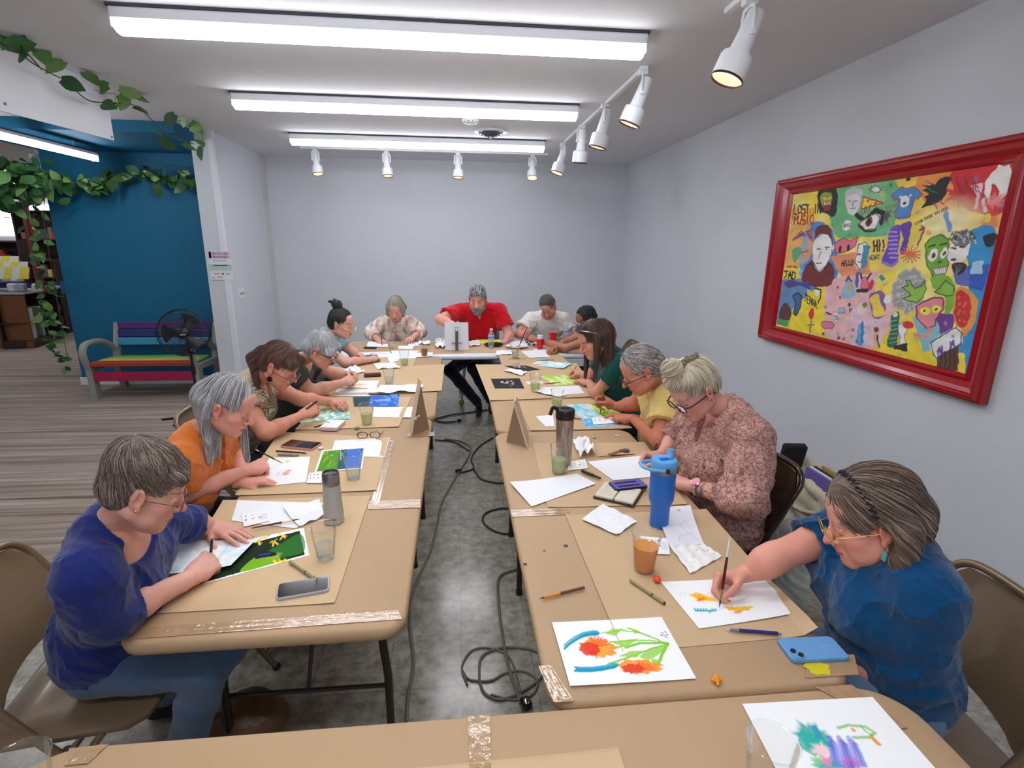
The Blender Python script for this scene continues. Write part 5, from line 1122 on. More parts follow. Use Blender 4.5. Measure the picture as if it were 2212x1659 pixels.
    if nk == 'collar' or st.get('collar'):
        cb = MB(); n_ = 26; cw = st.get('collar_h', .034); vs = []
        ax = nrm(nd * .7 + up * .3); u0 = nrm(fw - ax * (fw @ ax)); w0 = np.cross(ax, u0)
        c0 = N + ax * .022 + u0 * .008
        for j, (rr, hz) in enumerate(((nw * 1.16, .0), (nw * 1.15, cw), (nw * 1.42, cw * .9), (nw * 1.75, -cw * .25), (nw * 1.66, -cw * .3), (nw * 1.30, cw * .5))):
            for i in range(n_):
                a = radians(18 + 324 * i / (n_ - 1)); pt = 1 + (.35 if i in (0, n_ - 1) and j in (3, 4) else .12 if i in (1, n_ - 2) and j in (3, 4) else 0)
                vs.append(c0 + (u0 * cos(a) + w0 * sin(a) * 1.08) * rr * pt + ax * (hz - (.018 * max(0, cos(a)) if j > 1 else 0)))
        fs = [(j * n_ + i, j * n_ + i + 1, (j + 1) * n_ + i + 1, (j + 1) * n_ + i) for j in range(5) for i in range(n_ - 1)]
        cb.add(vs, fs); me_c = cb.build('collar', st.get('cmat', st['mat']), root, auto=None)
    for bt_ in st.get('buttons', []):
        q = pel + up * Ls * bt_[0] + fw * .3 + rt * bt_[1]
        for _ in range(60):
            dd = float(SF.sample(q[None])[0])
            if dd < .001: break
            q = q - fw * max(.002, min(dd, .02))
        MB().lathe([(0, .003), (.006, .003), (.007, 0), (0, -.004)], q, 12, fw).build('button', st.get('bmat', mat('pearl_button', (214, 206, 196), .25)), root)
    # ---- trousers
    if p.get('legs', True):
        lg = p.get('pants', dict(mat=mat('dark_trousers', (36, 38, 48), .85, bump=.2, bscale=90)))
        K = {}; HP = {}
        for sd, sg in (('R', 1), ('L', -1)):
            hp = pel + rt * sg * .085 - V(0, 0, .02); kn = np.asarray(p.get(sd + 'k', pel + b * .43 + rt * sg * .10 + V(0, 0, -.06)), float); kn = V(kn[0], kn[1], kn[2]); an = np.asarray(p.get(sd + 'a', V(kn[0], kn[1], .09) - b * .02), float); K[sd] = (hp, kn, an)
        allp = np.array([x for k in K.values() for x in k] + [pel]); F = Field(allp.min(0) - .16, allp.max(0) + .16, p.get('pres', .010))
        F.put(ell(pel - up * .01, (.165 * (.5 + .5 * g), .125 * (.5 + .5 * g), .115), RB), .03)
        for hp, kn, an in K.values():
            tg = lg.get('w', 1.0); F.put(cone(hp, kn, .083 * g * tg, .062 * tg), .03); F.put(cone(kn, kn + (an - kn) * .35, .062 * tg, .060 * tg), .03); F.put(cone(kn + (an - kn) * .35, an, .060 * tg, lg.get('hem', .050), cap=.97), .02)
        F.ripple(lambda P: .003 * (fnoise(P, 18, seed) + fnoise(P, 40, seed + 9)))
        v2, f2 = F.mesh(); link('trousers', to_mesh('trousers', v2 - org, f2, lg['mat'], True), root)
        for sd, (hp, kn, an) in K.items():
            F = Field(an - V(.2, .2, .12), an + V(.2, .2, .1), .006); fd = nrm(V(b[0], b[1], 0)) if sd + 't' not in p else nrm(p[sd + 't'])
            z = .028; hl = V(an[0], an[1], z + .01); F.put(cone(hl - fd * .03, hl + fd * .07, .034, .036), .02); F.put(cone(hl + fd * .06, hl + fd * .15 - V(0, 0, .006), .036, .026), .02); F.put(cone(hl + V(0, 0, .03), V(an[0], an[1], .09), .034, .036), .02)
            F.cut((lambda P: (P[..., 2] - .002).astype(np.float32), V(-99, -99, -99), V(99, 99, -.0)) if False else ell(V(an[0], an[1], -.30), (.4, .4, .302)), .002)
            v2, f2 = F.mesh(); link('shoe', to_mesh('shoe', v2 - org, f2, p.get('shoe', mat('black_shoe', (24, 22, 24), .5)), True), root)
    # ---- hair
    if 'hair' in p: make_hair(p['hair'], R, H0, hs, root, HF)
    if 'beard' in p: make_beard(p['beard'], R, H0, hs, root, HF)
    if 'glasses' in p: make_glasses(p['glasses'], R, H0, hs, root)
    for kx in p.get('extra', []): kx(dict(R=R, H0=H0, hs=hs, root=root, org=org, N=N, pel=pel, up=up, fw=fw, rt=rt, SF=SF, HF=HF, Ls=Ls, arms=arms))
    return root
def strands(HFd, cut, cols, n, L, r, flow, rs, seg=12, region=None, lift=.0015, wav=0.0, seed=0, fringe=.010):
    """locks of hair laid along the hair volume's surface"""
    rr = np.random.default_rng(seed); S = np.abs(HFd.F) < HFd.h; idx = np.argwhere(S); P = HFd.lo + idx[rr.integers(0, len(idx), n * 4)] * HFd.h
    ok = cut(P) > .004
    if region is not None: ok &= region(P)
    P = P[ok][:n]; n = len(P)
    if n == 0: return np.zeros((0, 3)), np.zeros((0, 3), int), np.zeros((0, 3))
    off = rr.uniform(-.0005, .0035, n); LL = L * rr.uniform(.6, 1.15, n); path = []; ph = rr.uniform(0, 6.28, n); fr = rr.uniform(.6, 1.4, n)
    stopped = np.zeros(n, bool); vp = None; over = -rr.uniform(0, fringe, n)
    for k in range(seg):
        on = (cut(P) > .002) & ~stopped
        for _ in range(2): P = P - HFd.grad(P) * (np.where(on, np.clip(HFd.sample(P), -.02, .02) - off - lift, 0))[:, None]
        path.append(P.copy()); g = HFd.grad(P); v = flow(P); v = v - g * (v * g).sum(1)[:, None]; v /= np.linalg.norm(v, axis=1)[:, None] + 1e-9
        if wav: 
            sd_ = np.cross(g, v); v = v + sd_ * (wav * np.sin(ph + fr * k * 1.3))[:, None]
        if vp is not None: v = v * .7 + vp * .3
        vp = v; Q = P + v * (LL / seg)[:, None]; stopped |= cut(Q) < over; P = np.where(stopped[:, None], P, Q)
    path = np.array(path); seg_ = path.shape[0]; G = []
    vs = np.zeros((seg_, 3, n, 3)); T = np.gradient(path, axis=0); T /= np.linalg.norm(T, axis=2)[..., None] + 1e-9
    for k in range(seg_):
        g = HFd.grad(path[k]); sd_ = np.cross(g, T[k]); sd_ /= np.linalg.norm(sd_, axis=1)[:, None] + 1e-9; t = k / (seg_ - 1); w = r * rs * (4 * t * (1 - t)) ** .5 * .9 + r * .12
        vs[k, 0] = path[k] - sd_ * w; vs[k, 1] = path[k] + g * w * .55; vs[k, 2] = path[k] + sd_ * w
    vs = vs.transpose(2, 0, 1, 3).reshape(-1, 3); base = np.arange(n)[:, None, None] * seg_ * 3; kk = np.arange(seg_ - 1)[None, :, None] * 3
    f = []
    for a, b in ((0, 1), (1, 2), (2, 0)): f.append(np.stack([base + kk + a, base + kk + b, base + kk + 3 + b, base + kk + 3 + a], -1).reshape(-1, 4))
    ci = rr.integers(0, len(cols), n); C = np.array([lin(c) for c in cols])[ci] * rr.uniform(.8, 1.2, n)[:, None]; C = np.repeat(C, seg_ * 3, 0)
    return vs, np.vstack(f), C
def make_hair(hp, R, H0, hs, root, HF):
    org = np.array(root.location); h = hp.get('res', .0035); w = hp.get('wide', 1.0); vol = hp.get('vol', .016) * .55; gl = R.T @ V(0, 0, -1)
    hp = dict(hp); hp['add'] = list(hp.get('add', [])) + (hp['addf'](gl) if 'addf' in hp else [])
    pts = [V(-.13, -.15, -.16), V(.13, .15, .17)] + [V(*c[1]) for c in hp.get('add', [])] + [V(*c[2]) for c in hp.get('add', []) if c[0] == 'cone']
    lo = np.min(pts, 0) - .05; hi = np.max(pts, 0) + .05; F = Field(lo, hi, h)
    F.put(ell((0, -.014, .042), ((.073 * w + vol), .091 + vol, .082 + vol * hp.get('top', 1.0))), .01)
    F.put(ell((0, -.040, -.005), ((.066 * w + vol * .9), .066 + vol, .070)), .02)
    for c in hp.get('add', []):
        if c[0] == 'cone': F.put(cone(c[1], c[2], c[3], c[4]), c[5] if len(c) > 5 else .02)
        else: F.put(ell(c[1], c[2]), c[3] if len(c) > 3 else .015)
    fc, fr = hp.get('face', ((0, .100, -.040), (.074, .080, .108))); cuts = [ell(fc, fr)]
    if hp.get('ears', True):
        for s in (-1, 1): cuts.append(ell((s * .090, .012, -.022), (.034, .030, .040)))
    if hp.get('nape', True): cuts.append(ell((0, .03, -.115), (.12, .085, .085)))
    for c in hp.get('cuts', []): cuts.append(cone(*c[1:]) if c[0] == 'cone' else ell(*c[1:]))
    for c in cuts: F.cut(c, .006)
    if hp.get('rip', .0016): F.ripple(lambda P: hp.get('rip', .0016) * fnoise(P, 60, 4))
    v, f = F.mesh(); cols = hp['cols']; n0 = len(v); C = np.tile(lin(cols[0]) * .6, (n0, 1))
    cutf = lambda P: np.min([c[0](np.asarray(P, np.float32)) for c in cuts], 0)
    cr = V(*hp.get('crown', (0, -.05, .12))); gw = hp.get('grav', .4); dirv = hp.get('dir', (0, 0, 0))
    if 'flow' in hp: flow = hp['flow']
    else: flow = lambda P: (lambda d: d / (np.linalg.norm(d, axis=1)[:, None] + 1e-6))(P - cr) * (1 - gw) + gl * gw + V(*dirv)
    V2, F2, C2 = strands(F, cutf, cols, hp.get('n', 1800), hp.get('L', .08), hp.get('r', .0013), flow, 1.0, hp.get('seg', 12), wav=hp.get('wav', .15), seed=hp.get('seed', 2), fringe=hp.get('fringe', .010))
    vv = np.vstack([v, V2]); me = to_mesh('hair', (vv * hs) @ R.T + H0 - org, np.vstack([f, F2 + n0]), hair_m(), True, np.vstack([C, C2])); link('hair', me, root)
def make_beard(bp, R, H0, hs, root, HF):
    org = np.array(root.location); F = Field(V(-.11, -.04, -.17), V(.11, .14, .0), .0035); w = bp.get('wide', 1.0)
    F.put(ell((0, .040, -.078), (.062 * w, .062, .052)), .01); F.put(ell((0, .064, -.108), (.040, .042, .036)), .02)
    for s in (-1, 1): F.put(cone((s * .066 * w, .012, -.02), (s * .058 * w, .03, -.075), .012, .022), .015)
    F.put(cone((-.028, .094, -.068), (.028, .094, -.068), .010), .01); F.put(cone((0, .104, -.058), (0, .104, -.058), .008), .01)
    F.cut(ell((0, .125, -.006), (.060, .075, .050)), .008); F.cut(ell((0, .112, -.0715), (.016, .016, .0045)), .003); v, f = F.mesh(); cols = bp['cols']; n0 = len(v)
    cutf = lambda P: ell((0, .125, -.006), (.060, .075, .050))[0](np.asarray(P, np.float32)) + .003
    V2, F2, C2 = strands(F, cutf, cols, 500, .035, .0016, lambda P: np.tile(V(0, .25, -1), (len(P), 1)) + P * V(1.5, 0, 0), 1.0, 7, wav=.3)
    C = np.tile(lin(cols[0]) * .7, (n0, 1)); link('beard', to_mesh('beard', (np.vstack([v, V2]) * hs) @ R.T + H0 - org, np.vstack([f, F2 + n0]), hair_m(), True, np.vstack([C, C2])), root)
def make_glasses(gp, R, H0, hs, root):
    w, hgt, th = gp.get('w', .050), gp.get('h', .036), gp.get('t', .0016); y = gp.get('y', .108); z = gp.get('z', -.008); m = gp['mat']; T = lambda P: (np.asarray(P, float) * hs) @ R.T + H0
    b = MB(); lens = MB(); tb = []
    for s in (-1, 1):
        o = [(s * .034 + px * 1.0, y - .25 * abs(px + s * .034) * .25, z + py) for px, py in rrect(w, hgt, min(w, hgt) * gp.get('round', .38), 6)]
        b.tube(T(o + [o[0], o[1]]), th * hs, 6, cap=False)
        L = T(o); lens.add(np.vstack([L, L.mean(0)[None]]), [(i, (i + 1) % len(L), len(L)) for i in range(len(L))])
        tp_ = T([(s * (.034 + w / 2), y - .008, z + .006), (s * .073, y - .030, z + .006), (s * .080, .02, z + .004), (s * .0815, -.012, z + .002), (s * .080, -.030, z - .012)])
        tb.append(tp_)
    b.tube(T([(-.034 + w / 2, y - .001, z + .002), (0, y + .004, z + .006), (.034 - w / 2, y - .001, z + .002)]), th * hs, 6)
    o = b.build('eyeglasses', m, root, auto=None); l_ = lens.build('lens', clear_mat('spectacle_lens', (250, 250, 252), .04, .03), root)
    l_.parent = o
    for tp_ in tb: MB().tube(spline(tp_, 4), th * 1.15 * hs, 6).build('temple', m, root, auto=None).parent = o
    return o
fab = lambda n, c, **k: mat(n, c, k.pop('rough', .9), bump=k.pop('bump', .25), bscale=k.pop('bscale', 260), sheen=.25, spec=.15, **k)
def pattern_mat(name, kind):
    m = bpy.data.materials.new(name); m.use_nodes = True; nt = m.node_tree; b = nt.nodes['Principled BSDF']; L = nt.links.new; N = nt.nodes.new
    tc = N('ShaderNodeTexCoord'); cr = N('ShaderNodeValToRGB'); e = cr.color_ramp.elements; b.inputs['Roughness'].default_value = .9; b.inputs['Specular IOR Level'].default_value = .15
    n = N('ShaderNodeTexNoise'); L(tc.outputs['Object'], n.inputs['Vector'])
    if kind == 'stripes':
        n.inputs['Scale'].default_value = 5; mp = N('ShaderNodeMapping'); mp.inputs['Rotation'].default_value = (0, .25, .12); L(tc.outputs['Object'], mp.inputs[0])
        w = N('ShaderNodeTexWave'); w.bands_direction = 'X'; w.inputs['Scale'].default_value = 42; w.inputs['Distortion'].default_value = .5; w.inputs['Detail Scale'].default_value = .6; L(mp.outputs[0], w.inputs[0]); L(w.outputs['Fac'], cr.inputs[0])
        e[0].position = .25; e[0].color = rgba((122, 108, 92)); e[1].position = .5; e[1].color = rgba((206, 192, 166))
    elif kind == 'tiedye':
        mp = N('ShaderNodeMapping'); mp.inputs['Scale'].default_value = (26, 9, 7); L(tc.outputs['Object'], mp.inputs[0]); L(mp.outputs[0], n.inputs['Vector']); n.inputs['Scale'].default_value = 1; n.inputs['Detail'].default_value = 5; L(n.outputs['Fac'], cr.inputs[0])
        e[0].position = .36; e[0].color = rgba((170, 138, 130)); e[1].position = .60; e[1].color = rgba((232, 220, 212)); k = e.new(.47); k.color = rgba((214, 190, 178))
    else:
        v = N('ShaderNodeTexVoronoi'); v.feature = 'DISTANCE_TO_EDGE'; v.inputs['Scale'].default_value = 52; n.inputs['Scale'].default_value = 22; n.inputs['Detail'].default_value = 3
        ad = N('ShaderNodeVectorMath'); ad.operation = 'MULTIPLY_ADD'; L(n.outputs['Color'], ad.inputs[0]); ad.inputs[1].default_value = (.07, .07, .07); L(tc.outputs['Object'], ad.inputs[2]); L(ad.outputs[0], v.inputs['Vector'])
        e[0].position = .01; e[0].color = rgba((140, 78, 84)); e[1].position = .12; e[1].color = rgba((200, 160, 146)); k = e.new(.05); k.color = rgba((178, 126, 120)); L(v.outputs['Distance'], cr.inputs[0])
        n3 = N('ShaderNodeTexNoise'); n3.inputs['Scale'].default_value = 14; L(tc.outputs['Object'], n3.inputs['Vector']); mr = N('ShaderNodeMapRange'); mr.inputs[1].default_value = .35; mr.inputs[2].default_value = .65; mr.inputs[3].default_value = .72; mr.inputs[4].default_value = 1.05; L(n3.outputs['Fac'], mr.inputs[0])
        mx = N('ShaderNodeMix'); mx.data_type = 'RGBA'; mx.blend_type = 'MULTIPLY'; mx.inputs['Factor'].default_value = 1; L(cr.outputs[0], mx.inputs[6]); L(mr.outputs[0], mx.inputs[7]); L(mx.outputs[2], b.inputs['Base Color'])
    if kind != 'paisley': L(cr.outputs[0], b.inputs['Base Color'])
    n2 = N('ShaderNodeTexNoise'); n2.inputs['Scale'].default_value = 30; L(tc.outputs['Object'], n2.inputs['Vector']); bp = N('ShaderNodeBump'); bp.inputs['Strength'].default_value = .3; bp.inputs['Distance'].default_value = .01; L(n2.outputs['Fac'], bp.inputs['Height']); L(bp.outputs[0], b.inputs['Normal'])
    return m
gold = mat('gold_wire', (226, 190, 110), .22, 1.0); steel_wire = mat('grey_wire', (120, 110, 108), .3, .8); black_frame = mat('black_frames', (20, 18, 22), .3); tort = mat('dark_red_frames', (58, 22, 24), .3)
def ears_jewel(kind, m, sides=(1, -1)):
    def f(c):
        for s in sides:
            p = (V(s * .082, .002, -.036) * c['hs']) @ c['R'].T + c['H0']; o = nrm((V(s, 0, 0)) @ c['R'].T)
            if kind == 'stud': MB().ball(p + o * .002, .0042, 10).build('earring', m, c['root'])
            elif kind == 'disc': MB().tube([p, p + V(0, 0, -.012)], .001, 5).build('earring_hook', gold, c['root']); MB().lathe([(0, .003), (.014, .003), (.015, 0), (0, -.002)], p + V(0, 0, -.026) + o * .004, 20, o).build('earring', m, c['root'])
            elif kind == 'drop': MB().tube([p, p + V(0, 0, -.016)], .001, 5).build('earring_hook', gold, c['root']); MB().box(p + V(0, 0, -.030) + o * .003, (.006, .014, .024), bev=.002).build('earring', m, c['root'])
    return f
def band(side, t, r, m, nm, w=.004, flat=1.0):
    def f(c):
        S, E, Wr = c['arms'][side]; q = Wr + (E - Wr) * t; ax = nrm(E - Wr); u = nrm(np.cross(ax, (0, 0, 1))); v = np.cross(u, ax)
        MB().tube([q + (u * cos(a) + v * sin(a)) * r for a in np.linspace(0, 2 * pi, 25)], w, 8, cap=False, up=tuple(ax), flat=flat).build(nm, m, c['root'])
    return f
def watch(side, t, r, mstrap, mface):
    def f(c):
        band(side, t, r, mstrap, 'watch_strap', .005, 1.6)(c); S, E, Wr = c['arms'][side]; q = Wr + (E - Wr) * t; ax = nrm(E - Wr); n = nrm(V(-.2, -.55, .8) - ax * (ax @ V(-.2, -.55, .8)))
        MB().lathe([(0, 0), (.021, 0), (.022, .006), (.019, .009), (0, .009)], q + n * (r - .001), 26, n).build('watch_case', mstrap, c['root']); MB().lathe([(0, .0095), (.0175, .0095), (.018, .008)], q + n * (r - .001), 26, n).build('watch_face', mface, c['root'])
    return f
def tattoo(side):
    def f(c):
        S, E, Wr = c['arms'][side]; ax = nrm(E - Wr); u = nrm(np.cross(ax, (0, 0, 1))); v = np.cross(u, ax); b = MB(); r = np.random.default_rng(2)
        me = c['root'].children[0].data; n = len(me.vertices); co = np.empty(n * 3); me.vertices.foreach_get('co', co); co = co.reshape(-1, 3) + c['org']; a = me.color_attributes['Col']; cc = np.empty(n * 4); a.data.foreach_get('color', cc); cc = cc.reshape(-1, 4)
        w = co - Wr; t = w @ ax; d = np.linalg.norm(w - t[:, None] * ax, axis=1); m = (d < .06) & (t > .015) & (t < .27); k = fnoise(co, 70, 5); k2 = fnoise(co, 95, 8)
        for th, col, kk in ((.1, (70, 84, 96), k), (.35, (150, 80, 90), k2), (.55, (52, 60, 72), k)): q = m & (kk > th); cc[q, :3] = cc[q, :3] * .35 + lin(col) * .65
        a.data.foreach_set('color', cc.ravel())
    return f
P_ = {}
gB = [(120, 98, 84), (104, 84, 70), (140, 118, 104), (96, 78, 68), (158, 140, 128)]
P_['navy'] = dict(head=pd(312, 1052, 1.41), hs=.93, face=(.82, .34, -.50), neck=(-.945, 1.40, .995), body=(.97, .22), pel=(-1.085, 1.52, .585), tone=(224, 168, 150), res=.0026, cres=.005, sh=.165,
    Re=pz(232, 1338, .815), Rw=pz(412, 1248, .785), Rhand=pz(452, 1215, .79), Rn=(-.25, .6, -.75), Rpose='grip', Le=pz(405, 1130, .83), Lw=pz(462, 1137, .775), Lhand=pz(545, 1166, .77), Ln=(0, 0, -1), Lpose='flat',
    Rk=pz(445, 1440, .52), Ra=pz(392, 1650, .12), Lk=pz(485, 1395, .54), La=pz(350, 1500, .10),
    girth=1.03, bust=1.0, arm=1.0, shirt=dict(mat=fab('navy_knit', (24, 38, 104)), sleeve=1.28, neck='scoop', loose=.012, fold=.004), pants=dict(mat=fab('blue_denim', (70, 92, 120), var=.08, vscale=30)), extra=[ears_jewel('stud', gold)],
    hair=dict(cols=gB, vol=.010, top=1.15, crown=(0, -.06, .12), grav=.10, L=.06, dir=(0, .18, 0), n=2600, wav=.3, add=[('ell', (0, -.03, .07), (.08, .09, .07), .02), ('cone', (-.05, .065, .075), (.055, .068, .072), .018, .018)]), glasses=dict(mat=steel_wire, t=.0011, h=.030))
gr = [(176, 174, 176), (150, 148, 152), (196, 194, 198), (130, 128, 132), (212, 210, 214)]
P_['orange'] = dict(head=pd(492, 874, 2.10), hs=.95, face=(.88, -.02, -.46), neck=(-1.05, 2.15, .985), body=(.98, .0), pel=(-1.27, 2.25, .57), tone=(226, 162, 144), blush=.7, res=.0028, sh=.17, brow=(186, 148, 132), lip=(190, 100, 100),
    Re=pz(405, 1062, .80), Rw=pz(537, 1016, .80), Rhand=pz(580, 1001, .79), Rn=(0, .6, -.7), Rpose='grip', Le=(-1.02, 2.45, .84), Lw=pz(524, 1044, .76), Lhand=pz(560, 1040, .76), Ln=(0, 0, -1), Lpose='relaxed',
    girth=1.08, bust=1.0, shirt=dict(mat=fab('orange_cotton', (216, 116, 42)), sleeve=.62, neck='vee', fold=.005, loose=.016), extra=[ears_jewel('stud', gold)],
    hair=dict(cols=gr, vol=.012, crown=(-.03, .03, .12), grav=.55, L=.16, n=2600, wav=.08, seg=16, nape=False, ears=True, fringe=.004, addf=lambda g: [('cone', V(.066, -.060, .0), V(.070, -.075, .0) + g * .26, .030, .007), ('cone', V(-.075, .0, .0), V(-.08, .02, 0) + g * .27, .030, .007), ('cone', V(0, -.085, .0), V(0, -.09, 0) + g * .26, .06, .020, .03)],
        cuts=[('ell', (.088, .018, -.02), (.03, .045, .045)), ('ell', (.095, .02, -.09), (.05, .055, .06))], flow=None))
au = [(92, 50, 40), (74, 40, 34), (112, 66, 50), (60, 34, 30), (130, 84, 62)]
P_['stripe'] = dict(head=pd(603, 788, 2.80), hs=.96, face=(.85, -.12, -.52), neck=(-1.12, 2.98, 1.01), body=(.98, -.05), pel=(-1.36, 3.05, .57), tone=(214, 150, 126), res=.003, lip=(180, 90, 86), brow=(90, 60, 50), sh=.165,
    Re=pz(574, 935, .80), Rw=pz(650, 898, .82), Rhand=pz(672, 886, .84), Rn=(0, .7, -.6), Rpose='grip', Le=pz(648, 862, .86), Lw=pz(716, 868, .79), Lhand=pz(745, 873, .79), Ln=(.0, .2, -.9), Lpose='loose',
    girth=1.10, bust=1.05, shirt=dict(mat=pattern_mat('striped_linen', 'stripes'), sleeve=.40, flare=.022, neck='vee', collar=True, fold=.005, loose=.018, buttons=[(.62, 0), (.5, 0)]), extra=[ears_jewel('disc', mat('black_bead', (26, 24, 26), .3)), band('L', .10, .030, mat('yellow_bangle', (230, 190, 90), .3, .3), 'bangle', .0035)],
    hair=dict(cols=au, vol=.012, crown=(0, .03, .13), grav=.15, L=.08, n=2400, wav=.1, dir=(0, .15, 0), add=[('cone', (-.05, .075, .062), (.055, .075, .058), .024, .022)], addf=lambda g: [('cone', V(0, -.115, .02), V(0, -.15, -.02) + g * .03, .026, .030), ('cone', V(0, -.15, -.02) + g * .03, V(0, -.13, -.03) + g * .17, .030, .014)]), glasses=dict(mat=black_frame, t=.0014, z=-.022, y=.115))
si = [(205, 208, 212), (180, 184, 190), (224, 226, 230), (160, 164, 170), (196, 200, 206)]
P_['silver'] = dict(head=pd(694, 754, 3.45), hs=.93, face=(.86, -.15, -.48), neck=(-1.06, 3.66, .985), body=(.98, -.05), pel=(-1.33, 3.85, .57), tone=(218, 164, 142), res=.003, brow=(180, 140, 122), sh=.17,
    Re=pz(672, 846, .80), Rw=pz(742, 826, .82), Rhand=pz(768, 815, .83), Rn=(0, .8, -.6), Rpose='grip', Le=pz(718, 806, .84), Lw=pz(752, 809, .83), Lhand=pz(778, 812, .84), Ln=(0, -.8, -.5), Lpose='loose',
    girth=1.12, bust=1.0, arm=1.08, shirt=dict(mat=fab('dark_olive_cotton', (62, 62, 56)), sleeve=.5, flare=.01, neck='scoop', fold=.004, loose=.014), extra=[ears_jewel('stud', mat('pearl', (225, 220, 210), .2))],
    hair=dict(cols=si, vol=.018, crown=(.03, -.02, .13), grav=.2, L=.09, n=2000, wav=.1, dir=(0, .3, 0), add=[('cone', (-.05, .08, .06), (.065, .075, .03), .024, .022), ('cone', (.05, -.07, -.01), (-.05, -.07, -.01), .045, .045)]), glasses=dict(mat=tort, t=.0022, h=.038, round=.45))
bl = [(36, 32, 34), (24, 22, 26), (52, 46, 46), (30, 26, 28)]
P_['bun'] = dict(head=pd(737, 699, 4.50), face=(.94, -.22, -.20), neck=(-1.10, 4.63, 1.00), body=(.97, -.2), pel=(-1.33, 4.72, .57), tone=(222, 170, 152), res=.0035, brow=(60, 40, 38), sh=.155,
    Re=pz(746, 784, .79), Rw=pz(800, 776, .785), Rhand=pz(828, 768, .78), Rn=(0, .2, -.9), Rpose='relaxed', Le=pz(764, 763, .81), Lw=(-.92, 4.80, .80), Lhand=(-.83, 4.76, .79), Lpose='relaxed',
    girth=.92, bust=.85, arm=.95, shirt=dict(mat=fab('pale_teal_cotton', (136, 190, 200)), sleeve=.55, flare=.01, neck='scoop', fold=.003),
    hair=dict(cols=bl, vol=.010, n=1600, r=.0014, L=.08, wav=.1, add=[('ell', (0, -.055, .148), (.044, .042, .036), .01), ('cone', (.02, -.09, .17), (.03, -.12, .165), .012, .006), ('cone', (-.02, -.085, .175), (-.04, -.11, .185), .010, .004)], flow=lambda P: V(0, -.06, .15) - P), glasses=dict(mat=gold, t=.0012, z=-.024, y=.118, round=.5, h=.040))
gb = [(186, 176, 160), (160, 150, 136), (206, 198, 184), (140, 128, 116), (172, 160, 140)]
P_['tiedye'] = dict(head=pd(855, 666, 5.68), face=(-.10, -.84, -.50), neck=(-.66, 5.98, .945), body=(0, -1), pel=(-.66, 6.20, .56), tone=(222, 168, 150), res=.0035, sh=.16, brow=(150, 130, 110), tilt=-4,
    Re=(-.93, 5.88, .82), Rw=py_(820, 737, 5.62), Rhand=py_(829, 742, 5.55), Rn=(.6, .2, -.7), Rpose='grip', Le=(-.40, 5.92, .82), Lw=(-.46, 5.68, .80), Lhand=(-.50, 5.58, .79), Lpose='relaxed',
    girth=1.02, bust=1.0, shirt=dict(mat=pattern_mat('pale_tie_dye', 'tiedye'), sleeve=1.55, neck='crew', fold=.005, loose=.022),
    hair=dict(cols=gb, vol=.016, crown=(.02, -.02, .13), grav=.35, L=.09, n=1800, r=.0015, wav=.25, nape=False, face=((.0, .105, -.04), (.064, .085, .10)), ears=False, add=[('cone', (.075, .02, .03), (.078, .035, -.06), .026, .018), ('cone', (-.075, .02, .03), (-.078, .035, -.06), .026, .018), ('cone', (.05, -.06, -.02), (-.05, -.06, -.02), .05, .05)]))
P_['red'] = dict(head=py_(1032, 644, 5.68), hs=1.08, face=(-.16, -.88, -.40), neck=(.245, 5.93, 1.09), body=(-.05, -1), pel=(.28, 6.08, .58), tone=(224, 162, 146), res=.0035, sh=.225, brow=(60, 54, 54), browh=1.5, neckw=.056, nose=1.15, wide=1.04, jaw=1.1,
    Re=py_(950, 690, 5.72), Rw=py_(988, 706, 5.46), Rhand=py_(1000, 716, 5.38), Rn=(0, 0, -1), Rpose='grip', Le=py_(1101, 724, 5.80), Lw=py_(1094, 735, 5.55), Lhand=py_(1086, 741, 5.46), Ln=(.2, -.2, -.9), Lpose='fist',
    girth=1.16, arm=1.30, hsz=1.08, shirt=dict(mat=fab('red_cotton', (196, 12, 30)), sleeve=.66, flare=.012, neck='vee', fold=.005, loose=.018, buttons=[(.74, 0), (.66, 0), (.58, 0)], bmat=mat('dark_red_button', (90, 20, 26), .4)),
    Rk=py_(972, 800, 5.42), Ra=pz(1034, 872, .10), Lk=py_(1022, 795, 5.50), La=pz(1062, 868, .10), pants=dict(mat=fab('black_trousers', (20, 22, 34))),
    hair=dict(cols=[(186, 188, 190), (130, 132, 134), (80, 80, 84), (206, 208, 210), (60, 60, 64)], vol=.010, top=1.3, n=1600, r=.0015, L=.05, crown=(0, -.08, .10), grav=.0, dir=(0, .3, .1), add=[('cone', (-.04, .07, .085), (.04, .07, .085), .022, .022)]),
    beard=dict(cols=[(150, 150, 150), (190, 190, 190), (90, 88, 88), (210, 210, 210)]))
P_['white'] = dict(head=py_(1184, 661, 5.74), face=(-.28, -.62, -.72), tilt=14, neck=(1.02, 5.99, .985), body=(-.02, -1), pel=(1.03, 6.22, .57), tone=(212, 150, 132), res=.0035, sh=.195, brow=(100, 80, 70), nose=1.1, neckw=.052,
    Re=py_(1120, 722, 5.86), Rw=py_(1137, 724, 5.66), Rhand=py_(1133, 716, 5.58), Rn=(.6, .2, -.6), Rpose='grip', Le=py_(1231, 722, 5.95), Lw=py_(1212, 733, 5.70), Lhand=py_(1200, 736, 5.6), Lpose='relaxed', hsz=1.05,
    girth=1.08, arm=1.1, shirt=dict(mat=fab('white_cotton', (226, 222, 216)), sleeve=.62, flare=.016, neck='crew', fold=.006, loose=.022),
    hair=dict(cols=[(90, 82, 76), (70, 62, 58), (118, 108, 100), (134, 126, 120)], vol=.007, n=1500, r=.0014, L=.035, crown=(0, -.08, .10), grav=.0, dir=(0, .4, 0)))
